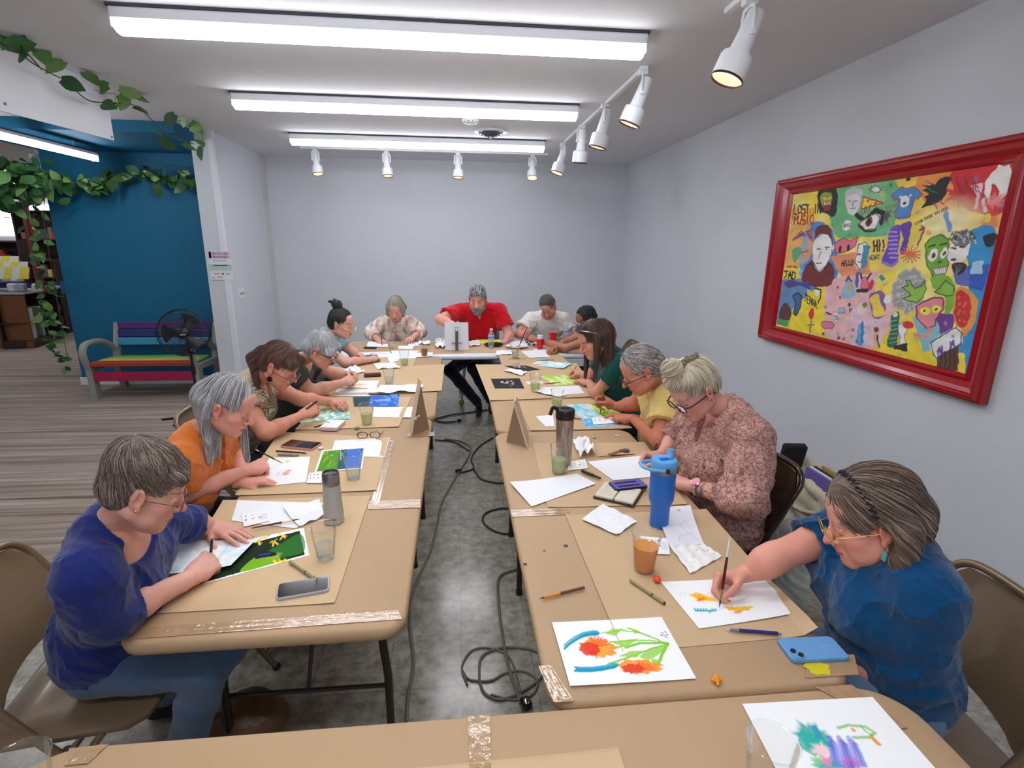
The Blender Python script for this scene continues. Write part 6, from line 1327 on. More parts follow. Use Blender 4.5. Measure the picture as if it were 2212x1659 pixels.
P_['grey'] = dict(head=px_(1266, 690, 1.26), face=(-.90, -.25, -.32), neck=(1.38, 5.03, 1.00), body=(-.97, -.15), pel=(1.46, 5.02, .57), tone=(150, 100, 80), res=.0035, brow=(30, 24, 22), lip=(130, 76, 70), blush=.2, sh=.17,
    Le=px_(1222, 752, 1.04), Lw=px_(1156, 733, .79), Lhand=px_(1140, 725, .73), Ln=(0, .7, -.5), Lpose='grip', Re=(1.10, 5.22, .82), Rw=(.95, 5.05, .79), Rhand=(.88, 4.98, .79), Rpose='relaxed', armtone=(176, 118, 92),
    girth=1.0, arm=.98, shirt=dict(mat=fab('grey_cotton', (104, 106, 110)), sleeve=.55, flare=.014, neck='crew', fold=.005, loose=.018),
    hair=dict(cols=[(22, 20, 22), (14, 13, 15), (34, 30, 32)], vol=.014, top=1.1, n=2600, r=.0022, L=.014, wav=1.2, seg=6, crown=(0, 0, 0), grav=0.0, rip=.005), glasses=dict(mat=mat('clear_frames', (190, 180, 176), .3), t=.0018, round=.5, h=.038))
br = [(66, 36, 28), (48, 26, 22), (84, 50, 38), (38, 22, 20), (102, 64, 46)]
def hairclip(c):
    T = lambda q: (V(*q) * c['hs']) @ c['R'].T + c['H0']; b = MB(); b.tube(spline([T((-.086, -.01, .05)), T((-.078, .035, .085)), T((-.055, .070, .108))], 5), .0035, 8); b.build('sunglasses_arm', mat('clip_metal', (190, 184, 176), .25, .8), c['root'])
    for s in (-1, 1):
        q = [T((s * .032 + x, .078 - z * 1.0 - abs(s * .032 + x) * .25, .116 + z * .8)) for x, z in rrect(.052, .040, .018, 5)]; l = MB(); l.add(np.vstack([q, np.mean(q, 0)[None]]), [(i, (i + 1) % len(q), len(q)) for i in range(len(q))]); l.tube(q + [q[0]], .0018, 6, cap=False); l.build('sunglasses_lens', mat('dark_lens', (70, 60, 62), .08, .2), c['root'])
P_['girl'] = dict(head=pd(1283, 732, 3.55), face=(-.90, -.10, -.46), neck=(1.06, 3.52, 1.03), body=(-.96, -.1), pel=(1.22, 3.55, .57), tone=(214, 152, 128), res=.003, sh=.155, lip=(200, 100, 100), brow=(70, 44, 36),
    Le=pz(1287, 848, .79), Lw=pz(1272, 826, .79), Lhand=pz(1255, 822, .78), Ln=(0, 0, -1), Lpose='flat', Re=pz(1275, 812, .83), Rw=pz(1258, 808, .80), Rhand=pz(1242, 802, .80), Rn=(0, -.6, -.6), Rpose='grip',
    girth=.95, bust=.9, arm=.95, shirt=dict(mat=fab('dark_green_cotton', (10, 74, 68)), sleeve=.55, neck='crew', fold=.004), extra=[hairclip],
    hair=dict(cols=br, vol=.014, crown=(-.0, .02, .13), grav=.8, L=.20, n=2600, wav=.06, seg=16, nape=False, ears=False, face=((.0, .112, -.045), (.068, .080, .11)), fringe=.012, addf=lambda g: [('cone', V(-.072, -.01, .02), V(-.080, .02, -.02) + g * .22, .026, .006), ('cone', V(-.05, -.07, .0), V(-.05, -.12, 0) + g * .26, .045, .025), ('cone', V(.075, .0, .02), V(.085, .03, -.02) + g * .25, .028, .006), ('cone', V(0, -.08, .02), V(0, -.13, .0) + g * .27, .07, .035, .03)]))
yl = [(170, 164, 158), (140, 132, 126), (196, 192, 188), (116, 106, 100), (206, 200, 196)]
def polo_mark(c):
    q = c['pel'] + c['up'] * c['Ls'] * .66 + c['fw'] * .3 - c['rt'] * .085
    for _ in range(60):
        d = float(c['SF'].sample(q[None])[0])
        if d < .001: break
        q = q - c['fw'] * max(.002, min(d, .02))
    MB().tube(spline([q + V(0, .0, .010), q + V(0, -.006, .006), q + V(0, 0, .0), q + V(0, .004, -.008)], 4), .0016, 6).build('embroidered_mark', mat('maroon_thread', (110, 40, 44), .8), c['root'])
P_['yellow'] = dict(head=pd(1385, 798, 2.78), face=(-.86, .02, -.50), neck=(1.10, 2.74, 1.03), body=(-.97, .08), pel=(1.27, 2.80, .57), tone=(210, 142, 120), blush=.75, res=.003, sh=.185, nose=1.2, brow=(150, 130, 120), neckw=.054, chin2=1.3, cheek=1.05,
    Le=pz(1424, 950, .82), Lw=pz(1367, 904, .785), Lhand=pz(1325, 902, .775), Ln=(0, .2, -.9), Lpose='point', Re=pz(1372, 872, .86), Rw=pz(1330, 878, .80), Rhand=pz(1310, 868, .82), Rn=(0, -.7, -.5), Rpose='grip', hsz=1.02, armtone=(196, 120, 92),
    girth=1.14, arm=1.05, belly=1.0, shirt=dict(mat=fab('yellow_pique', (222, 196, 120)), sleeve=.60, flare=.016, neck='crew', collar=True, fold=.005, loose=.018, buttons=[(.80, 0), (.72, 0)]), extra=[polo_mark],
    hair=dict(cols=yl, vol=.014, n=2000, r=.0015, L=.05, wav=.7, crown=(0, .04, .12), grav=.1, dir=(0, -.2, 0), rip=.004, face=((0, .100, -.02), (.074, .085, .110)), add=[('ell', (0, -.08, .01), (.075, .045, .05), .02)]), glasses=dict(mat=black_frame, t=.0020, h=.034, z=-.014, y=.112))
bd = [(222, 208, 182), (196, 182, 158), (236, 226, 206), (170, 156, 136), (210, 196, 168)]
def bunflow(P):
    d = V(-.02, .03, .15) - P; s = np.cross(np.tile(V(0, .2, 1), (len(P), 1)), P); r = np.linalg.norm(d, axis=1)[:, None]; near = r < .05
    return np.where(near, np.cross(np.tile(V(0, .3, 1), (len(P), 1)), -d), d / (r + 1e-6) + s * 6)
def blonde_clip(c):
    T = lambda q: (V(*q) * c['hs']) @ c['R'].T + c['H0']; b = MB()
    for k in range(14):
        t = k / 13; q = T((-.015 + .012 * sin(k * 2.1), .012 - .085 * t, .137 - .020 * t * t + .006 * (k % 2))); b.ball(q, (.012, .009, .011), 8)
    b.tube(spline([T((-.03, .02, .132)), T((-.02, -.03, .136)), T((0, -.08, .116))], 5), .006, 8); b.build('hair_scrunchie', mat('taupe_scrunchie', (128, 116, 98), .8, bump=.6, bscale=80), c['root'])
def dark_patches(c):
    for (h_, s_) in ((.70, -.13), (.78, -.16), (.50, -.05), (.60, -.12)):
        q = c['pel'] + c['up'] * c['Ls'] * h_ + c['fw'] * .3 + c['rt'] * s_
        for _ in range(70):
            d = float(c['SF'].sample(q[None])[0])
            if d < .001: break
            q = q - c['fw'] * max(.002, min(d, .02))
        MB().box(q, (.006, .018, .013), bev=.002).build('fabric_patch', mat('dark_patch', (92, 76, 72), .8), c['root'])
P_['paisley'] = dict(head=pd(1500, 838, 2.20), face=(-.82, -.20, -.62), neck=(1.13, 2.05, 1.075), body=(-.97, -.05), pel=(1.19, 2.14, .58), tone=(224, 166, 150), blush=.6, res=.0028, cres=.005, sh=.185, brow=(180, 160, 140), lip=(200, 120, 116),
    Le=pz(1612, 1082, .83), Lw=pz(1493, 1050, .785), Lhand=pz(1450, 1034, .785), Ln=(0, 0, -1), Lpose='relaxed', Re=(1.08, 2.42, .84), Rw=pz(1428, 982, .79), Rhand=pz(1400, 985, .785), Rn=(0, -.6, -.7), Rpose='grip', arm=1.08,
    girth=1.20, bust=1.15, shirt=dict(mat=pattern_mat('rose_paisley_print', 'paisley'), sleeve=1.36, neck='vee', collar=True, collar_h=.030, fold=.006, loose=.024, skirt=True, buttons=[(.62, .01), (.48, .02), (.34, .02), (.2, .02)]), extra=[blonde_clip, dark_patches, tattoo('L'), watch('L', .16, .033, mat('rose_steel', (224, 206, 200), .2, .9), mat('pink_dial', (230, 130, 150), .3)), ears_jewel('stud', mat('dark_stone', (60, 40, 50), .2))],
    hair=dict(cols=bd, vol=.013, n=2800, r=.0015, L=.13, wav=.04, seg=16, flow=bunflow, face=((0, .108, -.050), (.072, .075, .105)), add=[('ell', (-.02, .055, .158), (.040, .040, .036), .005), ('ell', (.0, .035, .085), (.075, .060, .045), .02)]), glasses=dict(mat=black_frame, t=.0026, h=.036, z=-.012, y=.110))
bw = [(118, 92, 74), (96, 74, 60), (144, 118, 98), (82, 62, 52), (160, 140, 122)]
def headband(c):
    T = lambda q: (V(*q) * c['hs']) @ c['R'].T + c['H0']; b = MB(); P = []
    for k in range(41):
        a = -1.45 + 2.9 * k / 40; P.append(T((.100 * sin(a), .028 + (.010 if k % 2 else -.004) - .02 * abs(sin(a)), .030 + .108 * cos(a))))
    b.tube(P, .0035, 6); b.build('headband', mat('black_headband', (24, 24, 34), .4), c['root'])
P_['blue'] = dict(head=pd(1880, 1122, 1.42), face=(-.90, .30, -.36), up=(0, .12, 1), neck=(1.165, 1.19, .985), body=(-.95, .25), pel=(1.20, 1.14, .60), tone=(226, 160, 140), blush=.65, res=.0026, cres=.005, sh=.182, nose=1.05, chin2=1.3, cheek=1.1, lip=(196, 108, 104), brow=(150, 124, 106),
    Re=pz(1672, 1205, .86), Rw=pz(1612, 1240, .80), Rhand=pz(1560, 1250, .785), Rn=(0, -.7, -.6), Rpose='grip', Le=(1.15, 1.03, .69), Lw=(1.00, 1.20, .62), Lhand=(.93, 1.22, .60), Lpose='relaxed',
    girth=1.06, bust=1.1, arm=1.08, shirt=dict(mat=fab('petrol_blue_cotton', (0, 66, 112)), sleeve=.60, sleeveL=.98, flare=.004, neck='scoop', fold=.005, loose=.016), pants=dict(mat=fab('pale_denim', (96, 116, 146), var=.08, vscale=30)), extra=[headband, ears_jewel('drop', mat('turquoise_stone', (96, 170, 176), .3))],
    hair=dict(cols=bw, vol=.026, n=3200, r=.0013, L=.14, wav=.12, seg=16, crown=(0, .06, .11), grav=.45, dir=(0, -.35, 0), nape=False, fringe=.015, face=((0, .100, -.030), (.074, .082, .108)), cuts=[('ell', (-.092, .022, -.015), (.03, .034, .040))], addf=lambda g: [('cone', V(-.090, -.045, -.01), V(-.125, -.045, -.02) + g * .20, .036, .022), ('cone', V(.078, -.03, -.01), V(.08, -.02, -.02) + g * .14, .034, .022), ('cone', V(0, -.08, .0), V(0, -.09, .0) + g * .20, .068, .055, .03), ('ell', V(0, -.03, .07), V(.09, .10, .075), .02)]), glasses=dict(mat=gold, t=.0013, w=.056, h=.044, y=.114, z=-.010, round=.3))
del P_['orange']['hair']['flow']
LABELS = dict(
    navy='person with short brown hair in a navy top at the front left corner', orange='person with long straight grey hair in an orange top painting a faint bloom',
    stripe='person with auburn ponytail, glasses and beige striped shirt with a yellow bangle', silver='person with silver short hair and dark olive top bending over the left table',
    bun='person with black hair in a top bun, round glasses and pale teal top', tiedye='person with grey blond bob and pale tie dye blouse at the far table',
    red='person with grey beard in a red shirt seated at the middle of the far table', white='person in a white T-shirt with tilted head at the right of the far table',
    grey='person in grey T-shirt with short black curls reaching out a brush', girl='person with very long dark brown hair and dark green T-shirt leaning on the right table',
    yellow='person with wavy grey hair and glasses in a yellow polo shirt pointing at a card', paisley='person with blonde top knot in a rose patterned shirt behind the blue bottle',
    blue='person in a petrol blue T-shirt with gold glasses and headband painting at the right front')
for k in LABELS: person(None, LABELS[k], P_[k])
# ---------------------------------------------------------------- cups, bottles, phones and tools on the tables
cup_m = clear_mat('clear_cup', (252, 253, 253), .05, .05)
def cup(x, y, label, h=.122, r0=.027, r1=.041, liq=None, lev=.45, z=TZ + .003, group='clear plastic water cups', world=None):
    p = V(*world) if world is not None else pz(x, y, z); o = empty('plastic_cup', p, label, 'cup', group); t = lambda a: r0 + (r1 - r0) * a
    MB().lathe([(0, .0035), (r0 * .8, .0025), (r0, 0), (t(.5), h * .5), (t(.96), h * .96), (t(1) + .0022, h * .965), (t(1) + .0026, h * .985), (t(1) + .0008, h)], p, 40).build('cup_body', cup_m, o)
    if liq:
        MB().lathe([(0, .0055), (r0 - .0022, .0055), (t(lev) - .002, h * lev), (0, h * lev)], p, 36).build('water', liq, o, auto=30)
    return o
wat = liquid_mat('clear_water', (240, 246, 248), .06); grn = liquid_mat('greenish_water', (218, 226, 180), .36); orl = liquid_mat('orange_water', (236, 160, 66), .75); tea = liquid_mat('iced_tea', (176, 100, 44), .7); pale = liquid_mat('pale_water', (232, 236, 226), .2)
cup(704, 1206, 'clear cup half full of water beside the butterfly photo', liq=wat, lev=.42); cup(764, 1034, 'clear cup of water standing on the blue and green photo', liq=wat, lev=.42)
cup(793, 916, 'clear cup of pale green water before the woman in stripes', liq=grn, lev=.52); cup(841, 832, 'clear cup of cloudy water before the silver haired woman', liq=pale, lev=.5); cup(874, 789, 'clear cup of green water near the far left end of the tables', liq=grn, lev=.45)
cup(846, 753, 'low clear cup before the far left woman', .07, .024, .034, pale, .4)
cup(1391, 1230, 'clear cup of orange brown water by the blue bottle', .132, .031, .046, orl, .66); cup(1207, 1021, 'tall clear cup of green water in front of the lidded tumbler', .135, .030, .041, grn, .5)
cup(1156, 845, 'clear cup of green water behind the girls white sheet', liq=grn, lev=.5); cup(1203, 881, 'clear cup of greenish water before the man in yellow', liq=grn, lev=.5); cup(1113, 772, 'clear cup a brush is being dipped into at the far right', liq=pale, lev=.4)
cup(0, 0, 'empty clear cup cut off by the lower right edge of the picture', .115, .034, .046, None, world=(.575, .748, TZ + .003)); cup(0, 0, 'empty clear cup in the lower left corner of the picture', .115, .034, .047, None, world=(-.785, .835, TZ + .003))
# iced tea with a straw
p = pz(917, 768, TZ + .006); o = cup(917, 768, 'iced tea with an orange straw on a napkin', .10, .026, .036, tea, .62, TZ + .008); tp_ = reach(p + V(0, 0, .01), 907, 712, .24)
MB().tube([p + V(0, 0, .012), p * .35 + tp_ * .65, tp_], .0035, 8).build('straw', mat('orange_straw', (226, 120, 80), .4), o)
# steel tumbler
p = pz(722, 1126, TZ + .003); o = empty('tumbler', p, 'tall grey insulated tumbler with steel collar and black lid', 'tumbler'); H = .198
MB().lathe([(0, 0), (.033, 0), (.036, .003), (.0365, .02), (.031, H * .74), (.0305, H * .76)], p, 40).build('body', mat('grey_powder_coat', (176, 176, 172), .45, .1), o)
MB().lathe([(.0305, H * .76), (.0315, H * .765), (.0305, H * .97), (.029, H * .985)], p, 40).build('collar', mat('brushed_steel', (170, 168, 164), .28, .95), o)
MB().lathe([(.029, H * .97), (.0285, H), (.025, H), (.022, H * .975), (0, H * .97)], p, 40).build('lid', black_plastic, o)
Rt = frame(nrm(V(.2, .98, 0))); text_mesh('script_mark', 'contigo', .012, p + V(-.018, -.0365, .022), np.array([[1, 0, 0], [0, 0, -1], [0, 1, 0]], float), mat('dark_print', (60, 56, 54), .5), o)
# clear lidded travel tumbler
p = pz(1217, 1003, TZ + .003); o = empty('travel_tumbler', p, 'tall clear acrylic tumbler with black flip lid and grey tint', 'tumbler'); H = .235
MB().lathe([(0, 0), (.034, 0), (.036, .004), (.042, H), (.040, H), (.034, .006), (0, .005)], p, 40).build('outer_wall', clear_mat('smoky_acrylic', (226, 214, 206), .12, .14), o)
MB().lathe([(0, .014), (.028, .014), (.036, H - .004), (.035, H - .004), (.027, .016), (0, .016)], p, 36).build('inner_wall', cup_m, o)
MB().lathe([(.043, H - .006), (.0445, H), (.0445, H + .034), (.041, H + .040), (.022, H + .041), (.02, H + .036), (0, H + .036)], p, 40).build('lid', black_plastic, o)
MB().tube(spline([p + V(-.034, .0, H + .038), p + V(-.058, .0, H + .046), p + V(-.066, -.002, H + .028), p + V(-.072, -.004, H + .012)], 5), .006, 8, flat=1.5).build('flip_handle', black_plastic, o)
# blue bottle
p = pz(1423, 1134, TZ + .003); o = empty('water_bottle', p, 'tall bright blue insulated bottle with light blue lid and handle', 'bottle'); H = .215; bl1 = mat('blue_coat', (30, 104, 196), .42); bl2 = mat('light_blue_lid', (96, 168, 226), .4)
MB().lathe([(0, 0), (.031, 0), (.034, .003), (.0345, .075), (.038, .092), (.044, .105), (.0455, .12), (.0455, H), (.0445, H + .002)], p, 44).build('body', bl1, o)
MB().lathe([(.0445, H), (.046, H + .001), (.046, H + .012), (.0445, H + .014)], p, 44).build('steel_band', mat('brushed_steel'), o)
MB().lathe([(.0445, H + .013), (.047, H + .016), (.0475, H + .040), (.044, H + .048), (.0, H + .049)], p, 44).build('lid', bl2, o)
MB().box(p + V(-.005, -.005, H + .051), (.030, .016, .006), .2, bev=.002).build('mouthpiece_slot', bl1, o)
MB().tube([p + V(.018, .004, H + .046), p + V(.026, .012, H + .060), p + V(.028, .014, H + .080)], [.013, .0125, .011], 14).build('spout', bl2, o)
dv = nrm(pz(1380, 1137)[:2] - pz(1423, 1137)[:2]); dv = V(dv[0], dv[1], 0); sv = V(-dv[1], dv[0], 0); zz_ = H + .020
MB().tube(spline([p + sv * .047 + V(0, 0, zz_), p + sv * .046 + dv * .03 + V(0, 0, zz_ + .002), p + sv * .032 + dv * .070 + V(0, 0, zz_ + .004), p + dv * .082 + V(0, 0, zz_ + .004), p - sv * .032 + dv * .070 + V(0, 0, zz_ + .004), p - sv * .046 + dv * .03 + V(0, 0, zz_ + .002), p - sv * .047 + V(0, 0, zz_)], 6), .006, 8, flat=1.0, up=(0, 0, 1)).build('carry_handle', bl2, o)
for s in (-1, 1): MB().lathe([(0, .014), (.007, .014), (.009, .010), (.009, 0)], p + sv * s * .042 + V(0, 0, zz_), 16, sv * s).build('hinge_bolt', mat('dark_bolt', (70, 66, 62), .3, .8), o)
# phones
def phone(q, label, case, screen, th=.010, back=False, extra=None, lift=.006):
    W_ = [pz(*c, TZ + lift) for c in q]; c = np.mean(W_, 0); ux = nrm((W_[1] - W_[0]) + (W_[2] - W_[3])); n = V(0, 0, 1); uy = np.cross(n, ux); w = (np.linalg.norm(W_[1] - W_[0]) + np.linalg.norm(W_[2] - W_[3])) / 2; h = (np.linalg.norm(W_[3] - W_[0]) + np.linalg.norm(W_[2] - W_[1])) / 2
    o = empty('phone', c, label, 'phone', 'phones on the tables'); R = np.stack([ux, uy, n], 1); out = rrect(w, h, .012, 6)
    b = MB(); N_ = len(out); vs = []
    for (s, z) in ((.97, -.5), (1, -.35), (1, .35), (.975, .5)):
        for x, y in out: vs.append(c + R @ V(x * s, y * s, z * th))
    fs = [(i * N_ + k, i * N_ + (k + 1) % N_, (i + 1) * N_ + (k + 1) % N_, (i + 1) * N_ + k) for i in range(3) for k in range(N_)] + [tuple(range(N_))[::-1], tuple(3 * N_ + k for k in range(N_))]
    b.add(vs, fs); b.build('case', case, o)
    if not back: MB().prism(rrect(w - .007, h - .007, .009, 5), th * .5, th * .5 + .0008, R, c).build('screen', screen, o, auto=20)
    return o, c, R, w, h
glass_black = mat('black_glass', (10, 10, 14), .06, coat=.5)
phone([(600, 1264), (708, 1246), (714, 1276), (597, 1297)], 'phone in a clear grey case at the front of the left table', mat('frosted_case', (176, 176, 184), .4), glass_black)
phone([(622, 951), (691, 957), (682, 973), (611, 965)], 'phone in a rose gold case before the woman in orange', mat('rose_case', (206, 146, 126), .4), glass_black)
phone([(790, 768), (818, 767), (815, 774), (788, 776)], 'dark phone under the hand of the woman with the bun', black_plastic, glass_black)
lit = mat('lit_phone_screen', (70, 76, 130), .1, emit=(84, 92, 170), estr=.5)
o, c, R, w, h = phone([(1311, 1043), (1385, 1037), (1397, 1052), (1332, 1062)], 'phone with a lit bluish screen lying on the notebook', black_plastic, lit, .013, lift=.022)
for yy in (-.3, .1): MB().prism([(-w * .36, yy * h), (w * .3, yy * h), (w * .3, (yy + .16) * h), (-w * .36, (yy + .16) * h)], .0075, .0079, R, c).build('screen_line', mat('dark_screen_text', (34, 36, 60), .2), o, auto=10)
o, c, R, w, h = phone([(1680, 1383), (1800, 1377), (1832, 1426), (1709, 1430)], 'light blue phone lying face down by the front corner of the right table', mat('sky_blue_case', (104, 156, 208), .55, bump=.1, bscale=300), None, .012, True)
cm = MB(); cm.prism([(x - w * .36, y - h * .24) for x, y in rrect(.030, .034, .009, 5)], .005, .0085, R, c); cm.build('camera_bump', mat('sky_blue_case'), o)
for dx_, dy_ in ((-.006, .007), (.006, -.007)): MB().lathe([(0, .003), (.0065, .003), (.007, 0)], c + R @ V(-w * .36 + dx_, -h * .24 + dy_, .0085), 16).build('camera_lens', glass_black, o)
MB().tube([c + R @ V(.008 + .021 * cos(a), .004 + .021 * sin(a), .0062) for a in np.linspace(0, 2 * pi, 30)], .0007, 5, cap=False).build('charging_ring', mat('pale_ring', (150, 190, 226), .4), o); MB().box(c + R @ V(.040, .004, .0062), (.012, .002, .001), R=R).build('charging_line', mat('pale_ring'), o)
# pens, pencils, brushes
def stick(name, a, b, label, cat, parts, group='pens and brushes lying on the tables'):
    """parts: (part name, from, to, r0, r1, material) along a->b"""
    a = np.asarray(a, float); b = np.asarray(b, float); o = empty(name, (a + b) / 2, label, cat, group)
    for nm, t0, t1, r0, r1, m in parts: MB().tube([a + (b - a) * t0, a + (b - a) * (t0 * .5 + t1 * .5), a + (b - a) * t1], [r0, (r0 + r1) / 2, r1], 12).build(nm, m, o)
    return o
brisl = mat('bristle', (58, 44, 36), .7); ferr = mat('brass_ferrule', (206, 178, 120), .25, .9); silv = mat('silver_ferrule', (190, 190, 192), .25, .9); dred = mat('dark_red_lacquer', (96, 24, 30), .25); blk = mat('black_lacquer', (24, 20, 22), .3); olive = mat('olive_barrel', (150, 142, 98), .45); natural = mat('pale_wood', (214, 178, 130), .6)
def brush_parts(hm, fm=ferr, k=1.0): return [('handle', 0, .62, .0022 * k, .0042 * k, hm), ('ferrule', .62, .84, .0036 * k, .0028 * k, fm), ('bristles', .84, 1, .0030 * k, .0006 * k, brisl)]
def pen_parts(m, tip=blk): return [('barrel', 0, .66, .0048, .0048, m), ('cap', .66, .97, .0054, .0050, m), ('clip_ring', .64, .67, .0056, .0056, tip), ('end', .97, 1, .004, .003, tip)]
T0 = TZ + .008
L_ = lambda x, y, z=T0: pz(x, y, z)
stick('paintbrush', L_(543, 1141, T0 + .004), L_(648, 1121, T0 + .003), 'dark red paintbrush on the white sheet by the tumbler', 'brush', brush_parts(dred))
stick('pen', L_(626, 1213), L_(680, 1250), 'olive felt pen between the butterfly photo and the phone', 'pen', pen_parts(olive))
stick('pencil', L_(596, 974), L_(665, 979), 'black pencil nearest the rose gold phone', 'pencil', [('barrel', 0, .93, .0036, .0036, blk), ('point', .93, 1, .0036, .0005, natural)])
stick('pen', L_(600, 982), L_(645, 984), 'grey pen by the orange womans painting', 'pen', pen_parts(mat('grey_barrel', (140, 132, 120), .4)))
stick('pencil', L_(705, 915), L_(675, 924), 'dark pencil beside the block of cards', 'pencil', [('barrel', 0, .9, .0036, .0036, blk), ('point', .9, 1, .0036, .0005, natural)])
stick('pen', L_(796, 851), L_(842, 852), 'black pen at the front of the silver haired womans place', 'pen', pen_parts(blk)); stick('pencil', L_(765, 794), L_(800, 781), 'thin dark stick before the woman with the bun', 'pencil', [('barrel', 0, 1, .004, .003, mat('brown_barrel', (110, 84, 60), .5))])
stick('paintbrush', L_(1370, 981), L_(1289, 987), 'dark red brush lying before the paisley shirt', 'brush', brush_parts(dred)); stick('pen', L_(1314, 982), L_(1352, 969), 'olive felt pen behind the dark red brush', 'pen', pen_parts(olive))
stick('marker', L_(1257, 1017, T0 + .006), L_(1297, 1033, T0 + .006), 'thick black marker between the white sheets', 'pen', [('barrel', 0, .6, .007, .007, black_plastic), ('cap', .6, 1, .0062, .0048, black_plastic)])
stick('pen', L_(1361, 1253), L_(1437, 1304), 'olive felt pen between the two flower paintings', 'pen', pen_parts(olive))
stick('pencil', L_(1262, 1269), L_(1165, 1293), 'orange mechanical pencil on the aisle side of the right table', 'pencil', [('grip', .55, .9, .0046, .0040, mat('orange_plastic', (230, 140, 30), .35)), ('barrel', 0, .55, .0044, .0048, mat('brown_plastic', (110, 70, 50), .35)), ('point', .88, 1, .0036, .0006, mat('dark_point', (60, 60, 66), .4))])
stick('mechanical_pencil', L_(1688, 1369), L_(1564, 1359), 'dark blue mechanical pencil in front of the half painted sheet', 'pencil', [('barrel', .06, .74, .0048, .0048, mat('navy_plastic', (34, 44, 110), .3)), ('button', 0, .06, .0030, .0030, mat('eraser_grey', (150, 140, 140), .6)), ('grip', .74, .9, .0046, .0040, mat('grey_grip', (130, 130, 136), .4)), ('point', .9, 1, .0030, .0006, silv)])
stick('paintbrush', L_(1176, 829), L_(1213, 826), 'thin dark brush lying by the lime green painting', 'brush', brush_parts(blk)); stick('paintbrush', L_(1100, 775), L_(1136, 775), 'dark red brush before the far water cup', 'brush', brush_parts(dred)); stick('paintbrush', L_(1160, 779), L_(1198, 777), 'dark brush beside the pale turquoise wash', 'brush', brush_parts(blk))
stick('pen', L_(1240, 903), L_(1255, 905), 'short brown pen beside the clear lidded tumbler', 'pen', [('barrel', 0, 1, .004, .004, mat('brown_barrel'))])
# tools held in hands
held = 'brushes and pencils held in hands'
def held_tool(tip, top, L, label, parts, name='paintbrush', cat='brush', near=True, zt=TZ + .006):
    a = pz(*tip, zt); b = reach(a, top[0], top[1], L, near); return stick(name, b, a, label, cat, parts, held)
held_tool((1554, 1312), (1577, 1161), .20, 'dark red brush with white end held by the blue shirted woman', [('end', 0, .28, .0028, .0032, mat('white_lacquer', (224, 222, 220), .3)), ('handle', .28, .74, .0034, .0048, dred), ('ferrule', .74, .90, .0040, .0032, ferr), ('bristles', .90, 1, .0032, .0006, brisl)])
held_tool((1409, 990), (1420, 952), .13, 'dark blue pencil in the paisley womans hand', [('end', 0, .12, .0036, .0036, silv), ('barrel', .12, .92, .004, .004, mat('navy_plastic')), ('point', .92, 1, .0038, .0006, natural)], 'pencil', 'pencil')
held_tool((1296, 896), (1308, 825), .20, 'long brown brush held upright by the man in yellow', brush_parts(mat('brown_lacquer', (104, 70, 50), .3), silv, 1.4))
held_tool((445 + 8, 1222), (458, 1165), .12, 'black brush held in the navy womans fist', [('handle', 0, .7, .0040, .0046, blk), ('ferrule', .7, .88, .004, .003, silv), ('bristles', .88, 1, .003, .0006, brisl)])
held_tool((611, 1001), (552, 971), .16, 'fine brush in the orange shirted womans hand', [('end', 0, .1, .002, .0026, mat('white_lacquer')), ('handle', .1, .66, .0026, .0036, blk), ('ferrule', .66, .9, .0032, .0022, mat('copper_ferrule', (200, 130, 90), .3, .8)), ('bristles', .9, 1, .002, .0005, brisl)])
a = px_(663, 883, -.70); b = px_(684, 868, -.62); stick('pen', b, a, 'black capped pen in the striped shirt womans raised fingers', 'pen', [('barrel', 0, 1, .005, .005, blk)], held)
held_tool((763, 822), (755, 796), .11, 'thin brush in the silver haired womans hand', brush_parts(blk, silv)); held_tool((826, 748), (822, 718), .15, 'pencil in the far left womans hand', [('barrel', 0, .9, .0036, .0036, blk), ('point', .9, 1, .0034, .0006, natural)], 'pencil', 'pencil')
held_tool((1231, 813), (1246, 790), .13, 'brush in the long haired girls hand', brush_parts(dred, ferr)); a = pz(1115, 763, TZ + .05); b = reach(a, 1139, 706, .26); stick('paintbrush', b, a, 'long dark brush dipped into the far water cup', 'brush', brush_parts(mat('dark_plum_lacquer', (70, 30, 36), .3), silv, 1.3), held)
# erasers, blocks, clay
def small(name, q, size, m, label, cat, rz=0, h=None, z=TZ + .003):
    p = pz(*q, z); o = MB().box(p * 0 + V(0, 0, size[2] / 2), size, rz, bev=min(size) * .25).build(name, m); o.location = p; return tag(o, label, cat)
small('eraser', (693, 970), (.026, .016, .011), mat('white_rubber', (232, 230, 228), .7), 'small white eraser beside the rose gold phone', 'eraser', .3); small('sharpener', (771, 927), (.024, .016, .014), mat('sharpener_metal', (150, 146, 130), .35, .6), 'small metal sharpener near the green water cup', 'sharpener', .5)
o = MB().ball((0, 0, .008), (.020, .013, .008), 16).build('kneaded_eraser', mat('grey_rubber', (92, 92, 96), .8)); o.location = pz(1352, 976, TZ + .002); tag(o, 'grey oval kneaded eraser by the olive pen', 'eraser')
cl = MB(); cl.ball((0, 0, .009), (.012, .012, .010), 14); cl.ball((-.004, .004, .013), (.007, .008, .007), 12); o = cl.build('clay_ball', mat('red_orange_clay', (236, 84, 36), .6)); o.location = pz(1419, 1257, TZ + .003); tag(o, 'orange red lump of putty beside the half painted sheet', 'putty')
cl = MB(); cl.tube([(-.012, 0, .005), (0, .008, .009), (.013, .002, .005)], [.004, .008, .004], 8); cl.tube([(-.004, -.012, .004), (0, .002, .010), (.006, .012, .006)], [.003, .007, .004], 8); o = cl.build('clay_scrap', mat('orange_clay', (238, 150, 30), .6)); o.location = pz(1549, 1475, TZ + .002); tag(o, 'torn orange scrap of putty near the front of the right table', 'putty')
